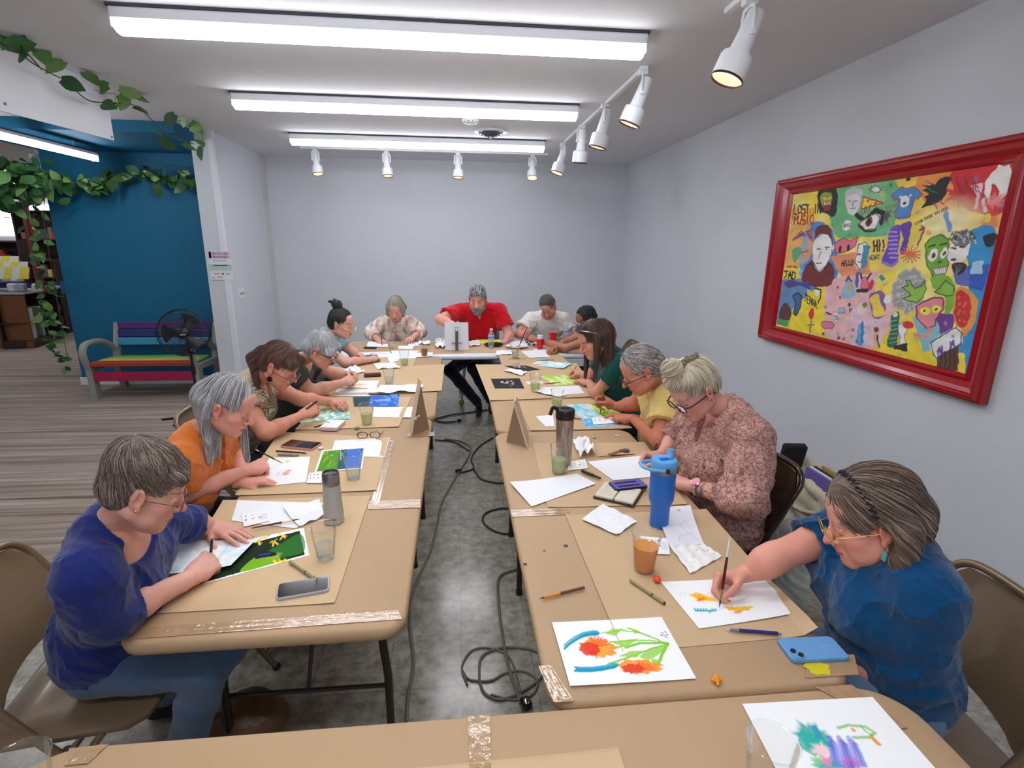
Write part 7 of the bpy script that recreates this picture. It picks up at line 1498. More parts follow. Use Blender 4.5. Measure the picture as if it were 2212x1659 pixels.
W_ = [pz(*c, TZ + .004) for c in ((696, 930), (734, 931), (743, 915), (703, 914))]; c = np.mean(W_, 0); o = empty('card_block', c, 'block of white cards with pink sides before the striped shirt', 'card block')
ux = nrm(W_[1] - W_[0]); w = np.linalg.norm(W_[1] - W_[0]); h = np.linalg.norm(W_[3] - W_[0]); rz = math.atan2(ux[1], ux[0])
MB().box(c + V(0, 0, .009), (w, h, .018), rz, bev=.001).build('stack', mat('pink_card_edges', (222, 190, 190), .8), o); MB().box(c + V(0, 0, .019), (w, h, .002), rz).build('top_card', paper, o); MB().box(c + V(-.03, .02, .0203), (.022, .014, .0006), rz).build('printed_mark', mat('lilac_print', (140, 140, 170), .7), o)
a, b = pz(786, 814, TZ + .004), pz(823, 812, TZ + .004); rz = math.atan2(b[1] - a[1], b[0] - a[0]); o = MB().box((0, 0, .013), (np.linalg.norm(b - a), .045, .026), rz, bev=.010).build('glasses_case', mat('maroon_leather', (74, 30, 34), .35)); o.location = (a + b) / 2; tag(o, 'maroon glasses case beside the silver haired womans hands', 'case')
o = MB().ball((0, 0, .022), (.10, .05, .022), 24).build('pouch', mat('black_cloth', (24, 24, 28), .85, bump=.3, bscale=90)); o.location = pz(1066, 748, TZ + .003); tag(o, 'black soft pouch behind the water bottle on the far table', 'pouch')
# reading glasses lying on the sheet
c = pz(797, 946, TZ + .010); o = empty('reading_glasses', c, 'dark rimmed reading glasses lying open on the white sheet', 'glasses'); f_ = MB()
for s in (-1, 1): q = [c + V(s * .033 + x, .0, .016 + y) for x, y in rrect(.050, .032, .013, 5)]; f_.tube(q + [q[0]], .0022, 6, cap=False)
f_.tube([c + V(-.008, 0, .018), c + V(0, 0, .022), c + V(.008, 0, .018)], .002, 6); f_.build('rims', mat('brown_frames', (50, 26, 24), .3), o)
for s in (-1, 1): MB().tube(spline([c + V(s * .060, 0, .020), c + V(s * .062, .05, .008), c + V(s * .058, .12, -.003)], 4), .0020, 6).build('temple', mat('brown_frames'), o)
# notebook
W_ = [pz(*q, TZ + .004) for q in ((1287, 1066), (1330, 1091), (1372, 1075), (1352, 1050))]; c = np.mean(W_, 0); rz = radians(-33); o = empty('notebook', c, 'open brown notebook under the lit phone on the right table', 'notebook')
ax_ = V(cos(rz), sin(rz), 0); ay_ = V(-sin(rz), cos(rz), 0)
MB().box(c + V(0, 0, .003), (.17, .15, .005), rz, bev=.002).build('cover', mat('brown_leather', (58, 36, 28), .5), o)
for s in (-1, 1):
    MB().box(c + ax_ * s * .041 + V(0, 0, .011), (.078, .14, .012), rz, bev=.003).build('pages', mat('cream_pages', (222, 214, 196), .85, bump=.3, bscale=120, stretch=(1, 1, 8)), o)
for k in range(7): MB().box(c - ax_ * .041 + ay_ * (-.05 + k * .016) + V(0, 0, .0174), (.055, .0012, .0004), rz).build('text_line', mat('grey_ink'), o)
# tent cards
def tent(apex, bl_, br_, label, clip, right=False):
    B0, B1 = pz(*bl_, TZ + .003), pz(*br_, TZ + .003); ap = py_(apex[0], apex[1], (B0[1] + B1[1]) / 2); d = nrm(V(B1[0] - B0[0], B1[1] - B0[1], 0)); n = V(-d[1], d[0], 0)
    o = empty('tent_card', (B0 + B1) / 2, label, 'tent card', 'cardboard tent cards'); card = mat('brown_cardboard', (150, 124, 98), .8, var=.04, vscale=10)
    R_ = np.stack([d, V(0, 0, 1), -n], 1); s2 = (B1 - B0) @ d; ax = (ap - B0) @ d; az = ap[2] - B0[2]; E = B1 if right else B0; e1 = nrm(ap - E); wd = np.linalg.norm(ap - E)
    MB().prism([(.003, 0), (s2 - .003, (B1 - B0)[2]), (ax, az * .98)], -.002, .002, R_, B0).build('wing', card, o); away = nrm(V(E[0], E[1], 0)); away = nrm(away - e1 * (away @ e1))
    Rp_ = np.stack([e1, away, np.cross(e1, away)], 1); MB().prism([(0, -.006), (wd, -.006), (wd, .20), (0, .20)], -.004, .004, Rp_, E).build('sign_panel', mat('pale_card', (206, 186, 160), .7), o)
    q = py_(clip[0], clip[1], B0[1] - .012); MB().tube([q - d * .012, q + d * .012], .011, 12).build('binder_clip', mat('chrome', (220, 220, 222), .12, 1.0), o)
    return o
tent((909, 822), (888, 941), (928, 927), 'brown cardboard tent card on the inner edge of the left tables', (901, 902)); tent((1110, 868), (1093, 954), (1139, 966), 'brown cardboard tent card on the inner edge of the right tables', (1118, 926), True)
# far table things
c = pz(987, 757, TZ + .004); o = empty('display_board', c, 'white board on a metal easel clip standing with its back to the viewer', 'display board'); Rr = np.stack([V(1, 0, 0), nrm(V(0, .10, 1)), nrm(V(0, -1, .10))], 1)
MB().prism([(-.115, .004), (.115, .004), (.113, .272), (-.115, .275)], -.002, .002, Rr, c).build('board', mat('board_back', (216, 216, 226), .6), o)
MB().prism([(-.014, .0), (.014, .0), (.013, .225), (-.013, .225)], .006, .022, Rr, c).build('easel_spine', mat('bronze_metal', (106, 94, 78), .35, .6), o)
MB().prism([(-.011, .19), (.011, .19), (.011, .222), (-.011, .222)], .022, .024, Rr, c).build('spine_label', white_trim, o); MB().prism([(-.050, .07), (.050, .07), (.050, .076), (-.050, .076)], .006, .012, Rr, c).build('cross_pin', mat('bronze_metal'), o)
def bottle(x, y, label, h=.195):
    p = pz(x, y, TZ + .004); o = empty('water_bottle', p, label, 'bottle', 'small plastic water bottles')
    MB().lathe([(0, .004), (.026, 0), (.031, .006), (.030, .03), (.0315, .04), (.030, .07), (.031, .11), (.031, .13), (.022, .155), (.013, .168), (.0125, .182)], p, 32).build('bottle_body', clear_mat('pet_plastic', (240, 246, 250), .14, .10), o)
    MB().lathe([(.0318, .092), (.0322, .094), (.0322, .128), (.0318, .130)], p, 32).build('label_band', mat('pale_blue_label', (176, 200, 232), .5), o); MB().lathe([(.0326, .100), (.0328, .100), (.0328, .116), (.0326, .116)], p, 32).build('label_stripe', mat('blue_stripe', (90, 130, 210), .5), o)
    MB().lathe([(0, .193), (.0135, .193), (.0145, .190), (.0145, .178), (.013, .177)], p, 20).build('cap', white_trim, o); return o
bottle(1061, 751, 'small water bottle standing on the far table before the man in red'); bottle(1222, 737, 'small water bottle by the elbow of the man in white')
redp = mat('red_cup_plastic', (196, 14, 34), .3)
def red_cup(x, y, label, lid=False, s=1.0):
    p = pz(x, y, TZ + .004); o = empty('red_cup', p, label, 'cup', 'red plastic cups'); h = .118 * s
    MB().lathe([(0, .003), (.028 * s, .002), (.030 * s, 0), (.034 * s, h * .3), (.037 * s, h * .6), (.043 * s, h * .97), (.0455 * s, h * .98), (.0455 * s, h), (.042 * s, h), (.036 * s, h * .6), (.028 * s, .005), (0, .005)], p, 36).build('cup_body', redp, o)
    MB().lathe([(.044 * s, h * .985), (.046 * s, h * 1.0), (.0435 * s, h * 1.012), (.041 * s, h * .99)], p, 36).build('white_rim', white_trim, o)
    if lid: MB().lathe([(.026, h * .9), (.030, h + .03), (.027, h + .034), (.0, h + .032)], p, 30).build('inner_cup', white_trim, o)
    return o
red_cup(1166, 754, 'red plastic cup holding a white cup, nearer of the two', True, .9); red_cup(1194, 740, 'red plastic cup behind the reaching arm, farther of the two', False, .95)
p = pz(1116, 750, TZ + .004); o = empty('paper_plate', p, 'white paper plate with dabs of paint at the far right', 'plate'); MB().lathe([(0, .004), (.07, .003), (.085, .008), (.112, .018), (.115, .018), (.086, .004), (.07, 0), (0, 0)], p, 40).build('plate', mat('paper_plate', (234, 234, 240), .6), o)
for k, cc in enumerate(((206, 60, 70), (240, 200, 200), (60, 80, 180), (220, 90, 100), (120, 150, 80))): MB().ball(p + V(-.03 + .035 * k - .03, .012 * (-1) ** k, .006), (.012, .009, .004), 12).build('paint_dab', mat('dab_%d' % k, cc, .4), o)
for k, (x, y) in enumerate(((1139, 741), (1143, 745), (1148, 741), (1154, 746))): o = MB().ball((0, 0, .010), (.013, .010, .010), 12).build('paint_pot', mat('navy_paint', (26, 34, 100), .3)); o.location = pz(x, y, TZ + .004); tag(o, ('leftmost', 'second from left', 'third from left', 'rightmost')[k] + ' of four tiny navy paint pots beside the paper plate', 'paint pot', 'navy paint pots')
o = MB().box((0, 0, .02), (.09, .06, .04), .1, bev=.006).build('supply_box', mat('sage_plastic', (120, 146, 124), .5)); o.location = pz(1209, 738, TZ + .004); tag(o, 'small sage green box behind the red cups', 'box')
o = MB().box((0, 0, .006), (.12, .05, .012), -.2, bev=.003).build('eyeglass_strap', black_plastic); o.location = pz(800, 752, TZ + .004); tag(o, 'dark folded strap on the left end of the far table', 'strap')
# ---------------------------------------------------------------- folding chairs
def folding_chair(label, steel, group='brown metal folding chairs'):
    """stands at the origin, its sitter looks along +x"""
    o = empty('folding_chair', (0, 0, 0), label, 'chair', group); w = .225
    seat = MB(); out = [(.20, -.17), (.215, -.10), (.215, .10), (.20, .17), (.16, .20), (-.17, .205), (-.19, .17), (-.19, -.17), (-.17, -.205), (.16, -.20)]
    vs = []; n = len(out)
    for s, z in ((1, .425), (1.03, .432), (1.03, .445), (.96, .452), (.5, .446)): vs += [(x * s, y * s, z) for x, y in out]
    vs.append((0, 0, .444)); fs = [(i * n + k, i * n + (k + 1) % n, (i + 1) * n + (k + 1) % n, (i + 1) * n + k) for i in range(4) for k in range(n)] + [(4 * n + k, 4 * n + (k + 1) % n, 5 * n) for k in range(n)] + [tuple(range(n))[::-1]]
    seat.add(vs, fs); seat.build('seat', steel, o, auto=60)
    P = []   # bent back frame: front foot up over the back and down again
    for s in (-1, 1): pass
    fr = [(.27, -w, .0), (.12, -w, .24), (-.06, -w, .50), (-.20, -w, .74), (-.235, -w * .97, .80), (-.255, -w * .80, .835), (-.262, -w * .5, .846), (-.262, 0, .848), (-.262, w * .5, .846), (-.255, w * .80, .835), (-.235, w * .97, .80), (-.20, w, .74), (-.06, w, .50), (.12, w, .24), (.27, w, .0)]
    MB().tube(spline(fr, 5), .0125, 12).build('back_frame', steel, o)
    for s in (-1, 1):
        MB().tube([(.10, s * (w - .028), .43), (-.06, s * (w - .028), .22), (-.235, s * (w - .028), .0)], .011, 10).build('leg', steel, o)
        MB().tube([(-.237, s * (w - .028), .022), (-.24, s * (w - .028), .0)], .0155, 10).build('foot_cap', black_plastic, o); MB().tube([(.262, s * w, .014), (.270, s * w, .0)], .017, 10).build('foot_cap', black_plastic, o)
        MB().lathe([(0, .010), (.010, .010), (.012, .004), (.012, 0)], (.02, s * (w + .008), .385), 12, (0, s, 0)).build('rivet', mat('rivet', (150, 140, 126), .3, .8), o)
    MB().tube([(-.17, -(w - .028), .09), (-.17, w - .028, .09)], .007, 8).build('crossbar', steel, o); MB().tube([(.225, -w, .075), (.225, w, .075)], .007, 8).build('crossbar', steel, o)
    b = MB(); nu, nv = 17, 9; vs = []
    for sd in (0, 1):
        for j in range(nv):
            for i in range(nu):
                u = i / (nu - 1) * 2 - 1; v = j / (nv - 1); z = .58 + .245 * v; hw = (w - .008) * (1 - .30 * max(0, v - .72) ** 1.4 * 4) * (1 - .12 * max(0, .2 - v) * 2)
                x = -.118 - (z - .58) * .56 - .030 * (1 - u * u) + (.008 if sd else 0) + (.004 * (abs(u) > .82)); vs.append((x, u * hw, z + (-.03 * u * u if v < .15 else 0)))
    q = nu * nv
    for j in range(nv - 1):
        for i in range(nu - 1): a = j * nu + i; fs_ = [(a, a + nu, a + nu + 1, a + 1), (q + a, q + a + 1, q + a + nu + 1, q + a + nu)]; b.f += [tuple(x + 0 for x in f) for f in fs_]; b.mi += [0, 0]
    rim = list(range(nu)) + [nu - 1 + nu * k for k in range(1, nv)] + [q - 2 - k for k in range(nu - 1)] + [nu * (nv - 1 - k) for k in range(1, nv - 1)]
    for k in range(len(rim)): b.f.append((rim[k], rim[(k + 1) % len(rim)], rim[(k + 1) % len(rim)] + q, rim[k] + q)); b.mi.append(0)
    b.v = [np.array(vs)]; b.c = [np.ones((len(vs), 3))]; b.n = len(vs); b.build('backrest', steel, o, auto=50)
    return o
tan_steel = mat('tan_enamel', (122, 100, 76), .32, .25, coat=.3); dark_steel = mat('dark_brown_enamel', (44, 30, 28), .22, .2, coat=.6)
ch = folding_chair('tan metal folding chair under the woman in navy', tan_steel); ch.location = (-1.12, 1.49, -.0); ch.rotation_euler = (0, 0, .14)
for x, y, rz, lb in ((1.26, 1.13, pi - .10, 'tan metal folding chair under the blue shirted woman'), (-1.05, 2.22, 0, 'folding chair under the woman in orange'),
                     (-1.24, 3.07, 0, 'folding chair under the woman in stripes'), (-1.22, 3.87, 0, 'folding chair under the silver haired woman'), (-1.24, 4.72, 0, 'folding chair under the woman with the bun'), (-.66, 6.24, -pi / 2, 'folding chair under the far left woman'),
                     (1.05, 6.25, -pi / 2, 'folding chair under the man in white'), (1.48, 5.02, pi, 'folding chair under the person in grey'), (1.20, 3.56, pi, 'folding chair under the long haired girl'), (1.24, 2.80, pi, 'folding chair under the man in yellow')):
    copy_to(ch, (x, y, 0), rz, lb)
folding_chair('dark brown metal folding chair under the woman in the paisley shirt', dark_steel, None).location = (1.16, 2.12, 0); [x for x in bpy.data.objects if x.name.startswith('folding_chair') and 'dark brown' in x.get('label', '')][0].rotation_euler = (0, 0, pi + .12)
# grey chair of the man in red, one foot in a tennis ball
gs = empty('office_chair', (.28, 6.12, 0), 'grey plastic chair with a tennis ball foot under the man in red', 'chair'); gp = mat('grey_shell', (150, 152, 158), .5)
MB().box((.28, 6.08, .445), (.46, .44, .03), bev=.014).build('seat', gp, gs); MB().box((.28, 6.32, .68), (.44, .03, .26), bev=.012).build('backrest', gp, gs)
for sx in (-1, 1):
    for sy in (-1, 1): MB().tube([(.28 + sx * .19, 6.08 + sy * .18, .43), (.28 + sx * .24, 6.06 + sy * .24, .03)], .011, 8).build('leg', silv, gs); MB().ball((.28 + sx * .24, 6.06 + sy * .24, .033), .033, 14).build('tennis_ball', mat('tennis_felt', (150, 176, 70), .95), gs)
MB().box((.28, 6.22, .60), (.05, .02, .20), bev=.006).build('back_support', gp, gs)
# bag on the chair against the right wall
wb = px_(1765, 1080, 2.05); bg = empty('tote_bag', (2.05, wb[1], .0), 'beige canvas tote bag with folders and a black pad against the right wall', 'bag')
canvas = mat('beige_canvas', (206, 196, 172), .9, bump=.5, bscale=40)
yb0, yb1 = px_(1850, 1120, 2.1)[1] - .10, px_(1700, 1000, 2.1)[1] + .02; zt = px_(1720, 985, 2.1)[2]
F = Field((1.78, yb0 - .1, -.05), (2.4, yb1 + .1, zt + .1), .010); ym = (yb0 + yb1) / 2; hy = (yb1 - yb0) / 2
F.put((lambda P: (np.linalg.norm(np.maximum(np.abs(P - V(2.10, ym, zt / 2)) - V(.10, hy - .06, zt / 2 - .052), 0), axis=-1) - .04).astype(np.float32), V(1.9, yb0, .1), V(2.3, yb1, zt)), .02)
F.cut((lambda P: (np.max(np.abs(P - V(2.10, ym, zt + .06)) - V(.115, hy - .055, .16), axis=-1)).astype(np.float32), V(1.95, yb0, zt - .12), V(2.25, yb1, zt + .2)), .01)
F.ripple(lambda P: .014 * fnoise(P, 12, 3) + .006 * fnoise(P, 30, 4)); v_, f_ = F.mesh(); link('bag_body', to_mesh('bag_body', v_ - np.array(bg.location), f_, canvas), bg)
MB().box((2.07, yb1 - .10, zt - .02), (.14, .05, .22), R=frame((.15, 1, .25)), bev=.010).build('black_pad', mat('black_cloth'), bg)
for k, (m_, x) in enumerate(((mat('yellow_folder', (170, 140, 80), .6), 2.15), (mat('dark_folder', (30, 32, 38), .5), 2.10), (white_trim, 2.075), (mat('purple_folder', (110, 96, 170), .5), 2.05))): MB().box((x, ym - .06, zt - .09), (.012, .32, .20), bev=.001).build('folder', m_, bg)
MB().tube(spline([(1.99, yb1 - .05, zt - .05), (1.955, yb1 - .10, zt - .12), (1.95, ym, zt - .20), (1.96, yb0 + .1, zt - .1)], 6), .012, 8, flat=.4).build('strap', canvas, bg)
jb = pz(1655, 1130, .40)
F = Field((1.36, 1.85, -.02), (1.76, 2.4, .62), .010); F.put(ell((1.56, 2.10, .30), (.09, .14, .24)), .02); F.ripple(lambda P: .012 * fnoise(P, 18, 9)); v_, f_ = F.mesh(); c_ = V(1.56, 2.10, .06); o = link('folded_jacket', to_mesh('folded_jacket', v_ - c_, f_, mat('pale_grey_cloth', (196, 200, 192), .9, bump=.4, bscale=40))); o.location = tuple(c_); tag(o, 'pale folded jacket tucked beside the dark folding chair', 'jacket')
# ---------------------------------------------------------------- cords on the floor
cord_m = mat('grey_cord', (110, 106, 98), .45); dcord = mat('dark_cord', (44, 44, 42), .5)
def cord(pts, label, r=.006, m=cord_m, closed=False, plug=None):
    P = spline([pz(x, y, r + .001) for x, y in pts], 10); c = P.mean(0); o = MB().tube(P - c, r, 8).build('power_cord', m); o.location = tuple(c); return tag(o, label, 'cord', 'power cords on the floor')
cord([(878, 1560), (882, 1500), (893, 1430), (885, 1340), (893, 1275), (930, 1190), (945, 1130), (955, 1085), (985, 1030), (1016, 975), (1000, 955), (960, 948)], 'long grey cord winding up the middle of the aisle', .0075)
cord([(1130, 1535), (1112, 1480), (1098, 1440), (1085, 1370), (1076, 1290), (1080, 1245), (1120, 1228)], 'grey cord dropping beside the right table toward the coil', .007)
cord([(1010, 1480), (998, 1440), (1020, 1405), (1060, 1400), (1100, 1420), (1118, 1470), (1128, 1520)], 'first loop of thin grey cable on the floor by the right table', .0045)
cord([(1035, 1470), (1040, 1420), (1080, 1400), (1130, 1400), (1165, 1412), (1175, 1450), (1150, 1480), (1090, 1510), (1050, 1500), (1035, 1470)], 'second, wider loop of grey cable by the right table', .0055)
cord([(1000, 1450), (1015, 1468), (1060, 1470), (1090, 1455), (1130, 1450), (1160, 1470), (1150, 1500), (1110, 1512), (1060, 1500)], 'third loop of cable crossing the coil by the right table', .0045)
cord([(1105, 1155), (1070, 1148), (1044, 1128), (1050, 1108), (1085, 1098), (1110, 1102)], 'dark loop of cord under the aisle edge of the right table', .0065, dcord)
cord([(1065, 945), (1035, 965), (1018, 990), (1022, 1012), (990, 1022)], 'dark cord with a plug crossing from the right table', .007, dcord); cord([(1022, 1012), (1040, 1035), (1075, 1043), (1100, 1042)], 'cord continuing under the right table', .007, dcord)
cord([(940, 905), (975, 896), (1020, 890), (1060, 884)], 'black cord across the far end of the aisle', .007, dcord); cord([(938, 908), (960, 912), (985, 910)], 'short black cord with a plug at the far end of the aisle', .007, dcord); cord([(940, 950), (980, 955), (1015, 975)], 'dark cord from under the left table', .006, dcord)
for x, y, lb in ((990, 1020, 'black plug lying in the middle of the aisle'), (992, 911, 'black plug at the far end of the aisle')): 
    o = MB().box((0, 0, .014), (.05, .024, .026), .4, bev=.006).build('plug', black_plastic); o.location = pz(x, y, .001); tag(o, lb, 'plug')
o = empty('cable_end', pz(1136, 1528, .001), 'dark cable end with a shiny metal tip below the coil', 'cable end'); p = np.array(o.location); MB().box(p + V(0, 0, .02), (.04, .05, .036), .3, bev=.01).build('body', black_plastic, o); MB().ball(p + V(0, -.01, .040), (.012, .016, .006), 12).build('metal_tip', mat('chrome', (220, 220, 222), .12, 1.0), o)
# wicker bag and sandal under the left table
c = pz(535, 1590, .0); F = Field(c + V(-.2, -.16, -.01), c + V(.2, .16, .22), .008); F.put(ell(c + V(0, 0, .08), (.15, .11, .085)), .02); F.ripple(lambda P: .006 * fnoise(P, 20, 5)); v_, f_ = F.mesh(); o = link('handbag', to_mesh('handbag', v_ - c, f_, mat('brown_leather_bag', (104, 72, 44), .4, bump=.5, bscale=30))); o.location = tuple(c); tag(o, 'brown leather bag on the floor under the front left table', 'bag')
# ---------------------------------------------------------------- bench, fan, plants and the shop beyond
z7 = lambda x, y: (180 + x / 6.143, 660 + y / 6.143)
A = pz(*z7(200, 1240), 0); Bf = pz(*z7(1530, 1235), 0); xl, xr = A[0], Bf[0] + .02; yf = (A[1] + Bf[1]) / 2; yr = yf + .50
bn_ = empty('bench', ((xl + xr) / 2, (yf + yr) / 2, 0), 'garden bench with rainbow painted slats and grey arms before the teal wall', 'bench')
conc = mat('grey_bench_frame', (150, 150, 142), .8, bump=.2, bscale=60); zs = py_(*z7(300, 770), yf)[2]; zt_ = py_(*z7(1400, 212), yr)[2]; za = py_(*z7(130, 515), yf)[2]
for s, x in ((-1, xl), (1, xr)):
    R_ = np.array([[0, 0, 1], [1, 0, 0], [0, 1, 0]], float)   # profile in the y-z plane
    MB().prism([(yf - .03, 0), (yf + .05, 0), (yf + .05, zs - .02), (yf - .05, zs - .02)], -.032, .032, R_, (x, 0, 0)).build('leg', conc, bn_)
    MB().prism([(yr + .02, 0), (yr + .09, 0), (yr + .02, zs - .02), (yr - .06, zs - .02)], -.032, .032, R_, (x, 0, 0)).build('leg', conc, bn_)
    MB().prism([(yf - .03, zs - .08), (yr + .0, zs - .10), (yr + .0, zs - .03), (yf - .03, zs - .02)], -.028, .028, R_, (x, 0, 0)).build('seat_rail', conc, bn_)
    MB().prism([(yr - .05, zs - .05), (yr + .02, zs - .05), (yr + .14, zt_ - .02), (yr + .08, zt_ - .02)], -.028, .028, R_, (x - s * .0, 0, 0)).build('back_post', conc, bn_)
    t_ = spline([(yf - .04, zs - .04), (yf - .085, (zs + za) / 2 - .02), (yf - .075, za - .05), (yf - .02, za), (yf + .15, za + .01), (yf + .32, za - .03), (yr - .02, za - .14), (yr - .01, zs)], 6)
    MB().tube([(x, a, b) for a, b in t_], .030, 8, flat=1.3, up=(1, 0, 0)).build('armrest', conc, bn_)
slat = lambda nm, y, z, h, d, c, tilt=0: MB().box(((xl + xr) / 2, y, z), (xr - xl - .07, d, h), R=frame((0, cos(tilt), -sin(tilt)), (0, sin(tilt), cos(tilt))), bev=.006).build(nm, mat('slat_%d_%d_%d' % c, c, .6), bn_)
zb = py_(*z7(800, 525), yr)[2]; hb = (zt_ - zb) / 3
slat('back_slat', yr + .055, zt_ - hb * .5, hb * .90, .03, (92, 52, 124), -.15); slat('back_slat', yr + .035, zt_ - hb * 1.5, hb * .90, .03, (54, 56, 124), -.15); slat('back_slat', yr + .012, zt_ - hb * 2.5, hb * .92, .03, (72, 156, 206), -.15)
slat('seat_slat', yf - .01, zs, .045, .12, (170, 52, 40)); slat('seat_slat', yf + .125, zs + .002, .035, .11, (214, 190, 80)); slat('seat_slat', yf + .25, zs - .002, .035, .11, (160, 186, 76)); slat('seat_slat', yf + .375, zs - .008, .035, .11, (90, 170, 90))
slat('apron_slat', yf - .025, py_(*z7(800, 930), yf)[2], .105, .03, (168, 20, 74))
# fan
fb = pz(432, 903, 0); hc = py_(*z7(1330, 360), fb[1]); fr_ = abs(py_(*z7(1005, 360), fb[1])[0] - py_(*z7(1655, 360), fb[1])[0]) / 2
fn = empty('pedestal_fan', fb, 'black pedestal fan standing before the bench', 'fan'); ax_ = nrm(V(.35, -1, .05)); bp_ = mat('fan_black', (20, 20, 22), .4)
u_ = nrm(np.cross(ax_, (0, 0, 1))); w_ = np.cross(u_, ax_); circ = lambda r, off, n=40: [hc + ax_ * off + (u_ * cos(t) + w_ * sin(t)) * r for t in np.linspace(0, 2 * pi, n)]
rim = MB(); rim.tube(circ(fr_, .0), .006, 6, cap=False); rim.tube(circ(fr_ * .97, -.05), .004, 6, cap=False); rim.build('grille_rim', bp_, fn)
def cage(sg, nm):
    g = MB()
    for k in range(60):
        t = 2 * pi * k / 60; d = u_ * cos(t) + w_ * sin(t); t2 = t + .25; d2 = u_ * cos(t2) + w_ * sin(t2)
        g.tube([hc + ax_ * sg * .065 + d * .05, hc + ax_ * sg * .060 + (d * .6 + d2 * .4) * fr_ * .5, hc + ax_ * sg * .040 + d2 * fr_ * .85, hc + d2 * fr_], .0014, 4)
    for r in (.33, .66): g.tube(circ(fr_ * r, sg * (.062 - .02 * r)), .0016, 4, cap=False)
    g.build(nm, bp_, fn)
cage(1, 'front_grille'); cage(-1, 'rear_grille')
for k in range(3):
    t0 = 2 * pi * k / 3; b = MB(); vs = []
    for i in range(7):
        for j in range(5): t = t0 + (j - 2) * .28 * (.5 + .5 * i / 6); r = .04 + (fr_ * .82 - .04) * i / 6; vs.append(hc + (u_ * cos(t) + w_ * sin(t)) * r + ax_ * ((j - 2) * .010))
    b.add(vs, [(i * 5 + j, i * 5 + j + 1, i * 5 + j + 6, i * 5 + j + 5) for i in range(6) for j in range(4)]); b.build('blade', mat('fan_blade', (34, 36, 42), .3), fn, auto=None)
MB().lathe([(0, .075), (.045, .074), (.055, .066), (.055, .055)], hc, 24, ax_).build('badge_disc', bp_, fn); MB().box(hc + ax_ * .077 - V(0, 0, .012), (.05, .004, .012), R=frame(-ax_)).build('badge', silv, fn)
MB().lathe([(.04, -.05), (.055, -.06), (.06, -.10), (.05, -.16), (.02, -.18), (0, -.18)], hc, 24, ax_).build('motor_housing', bp_, fn)
MB().tube([fb + V(0, 0, .03), fb * .6 + V(fb[0], fb[1], hc[2]) * .4, V(fb[0], fb[1], hc[2] - .16)], .013, 12).build('pole', bp_, fn); MB().tube([V(fb[0], fb[1], hc[2] * .52), V(fb[0], fb[1], hc[2] * .62)], .022, 12).build('height_collar', bp_, fn); MB().tube([V(fb[0], fb[1], hc[2] - .20), V(fb[0], fb[1], hc[2] - .06) - ax_ * .09], .030, 12).build('neck', bp_, fn)
lg_ = pz(346, 907, .012)
for d in (nrm(lg_ - fb) * .34, nrm(lg_ - fb) * -.30, V(.12, .30, 0), V(-.12, -.28, 0)): MB().tube([fb + V(0, 0, .022), fb + V(d[0], d[1], .012)], .012, 8, flat=1.4).build('base_leg', bp_, fn)
# leaves
leaf_m = mat('pothos_leaf', (70, 110, 60), .45, attr='Col', spec=.4)
def add_leaf(b, p, d, n, s, col):
    d = nrm(d); n = nrm(n - d * (n @ d)); w = np.cross(d, n); vs = []; N_ = 7
    for i in range(N_):
        t = i / (N_ - 1); hw = s * .40 * (sin(pi * min(1, t * .92 + .10)) ** .8) * (1 - .25 * t); dr = -s * .25 * t * t
        for sgn in (-1, 0, 1): vs.append(p + d * s * (t - (.10 if sgn and i == 0 else 0)) + w * sgn * hw + n * (dr + (.10 * hw if sgn else 0)))
    b.add(vs, [(i * 3 + k, i * 3 + k + 1, i * 3 + k + 4, i * 3 + k + 3) for i in range(N_ - 1) for k in (0, 1)], col)
def vine(name, label, stem, leaves, seed=1, sr=.004, group=None, cols=((60, 104, 56), (84, 130, 66), (48, 88, 52), (120, 156, 88))):
    r = np.random.default_rng(seed); o = empty(name, stem[0][0], label, 'plant', group)
    for s in stem: MB().tube(spline(s, 6), sr, 6).build('stem', mat('vine_stem', (64, 72, 44), .6), o)
    b = MB()
    for p, sz in leaves: add_leaf(b, np.asarray(p, float), r.normal(0, 1, 3) * V(1, 1, .6) + V(0, 0, -.6), r.normal(0, 1, 3) + V(.4, -1.2, .3), sz, cols[int(r.integers(0, len(cols)))])
    b.build('foliage', leaf_m, o, cols=True, auto=None); return o
vx = lambda x, y: px_(x, y, -2.41)
L1 = [(33, 129), (96, 144), (130, 142), (175, 165), (127, 182), (200, 203), (228, 195), (253, 200), (278, 205), (292, 215), (248, 228), (215, 233), (314, 253), (372, 256), (395, 262), (410, 272), (425, 281), (329, 295), (342, 309), (391, 324), (420, 310), (428, 325), (435, 305), (15, 72), (28, 78), (8, 110), (60, 95), (240, 210), (265, 215), (405, 285), (385, 270)]
vine('pothos_vine', 'trailing pothos vine running along the ceiling from the banner to the white wall end', [[vx(-20, 60), vx(15, 85), vx(55, 112), vx(90, 150)], [vx(0, 92), vx(40, 115), vx(81, 143), vx(109, 158), vx(144, 177), vx(190, 216), vx(240, 222), vx(291, 228), vx(327, 258), vx(362, 291), vx(418, 311)]], [(vx(x, y - 6) + V(.02, 0, .01), .13) for x, y in L1], 3)
ty = lambda x, y, Y=6.90: py_(x, y, Y)
r_ = np.random.default_rng(8); S2 = [(60, 400), (105, 385), (150, 395), (200, 400), (250, 385), (310, 372), (360, 385), (420, 392)]
P2 = spline([ty(*q) for q in S2], 8); lv = [(P2[int(r_.integers(0, len(P2)))] + r_.normal(0, .035, 3) * V(1, .3, 1.3) - V(0, .07, 0), r_.uniform(.09, .15)) for _ in range(95)]
vine('pothos_vine', 'dense pothos vine strung across the top of the teal wall', [P2[::3], [ty(320, 352, 6.8), ty(360, 356, 6.8), ty(400, 362, 6.8), ty(425, 355, 6.8)]], lv, 4)
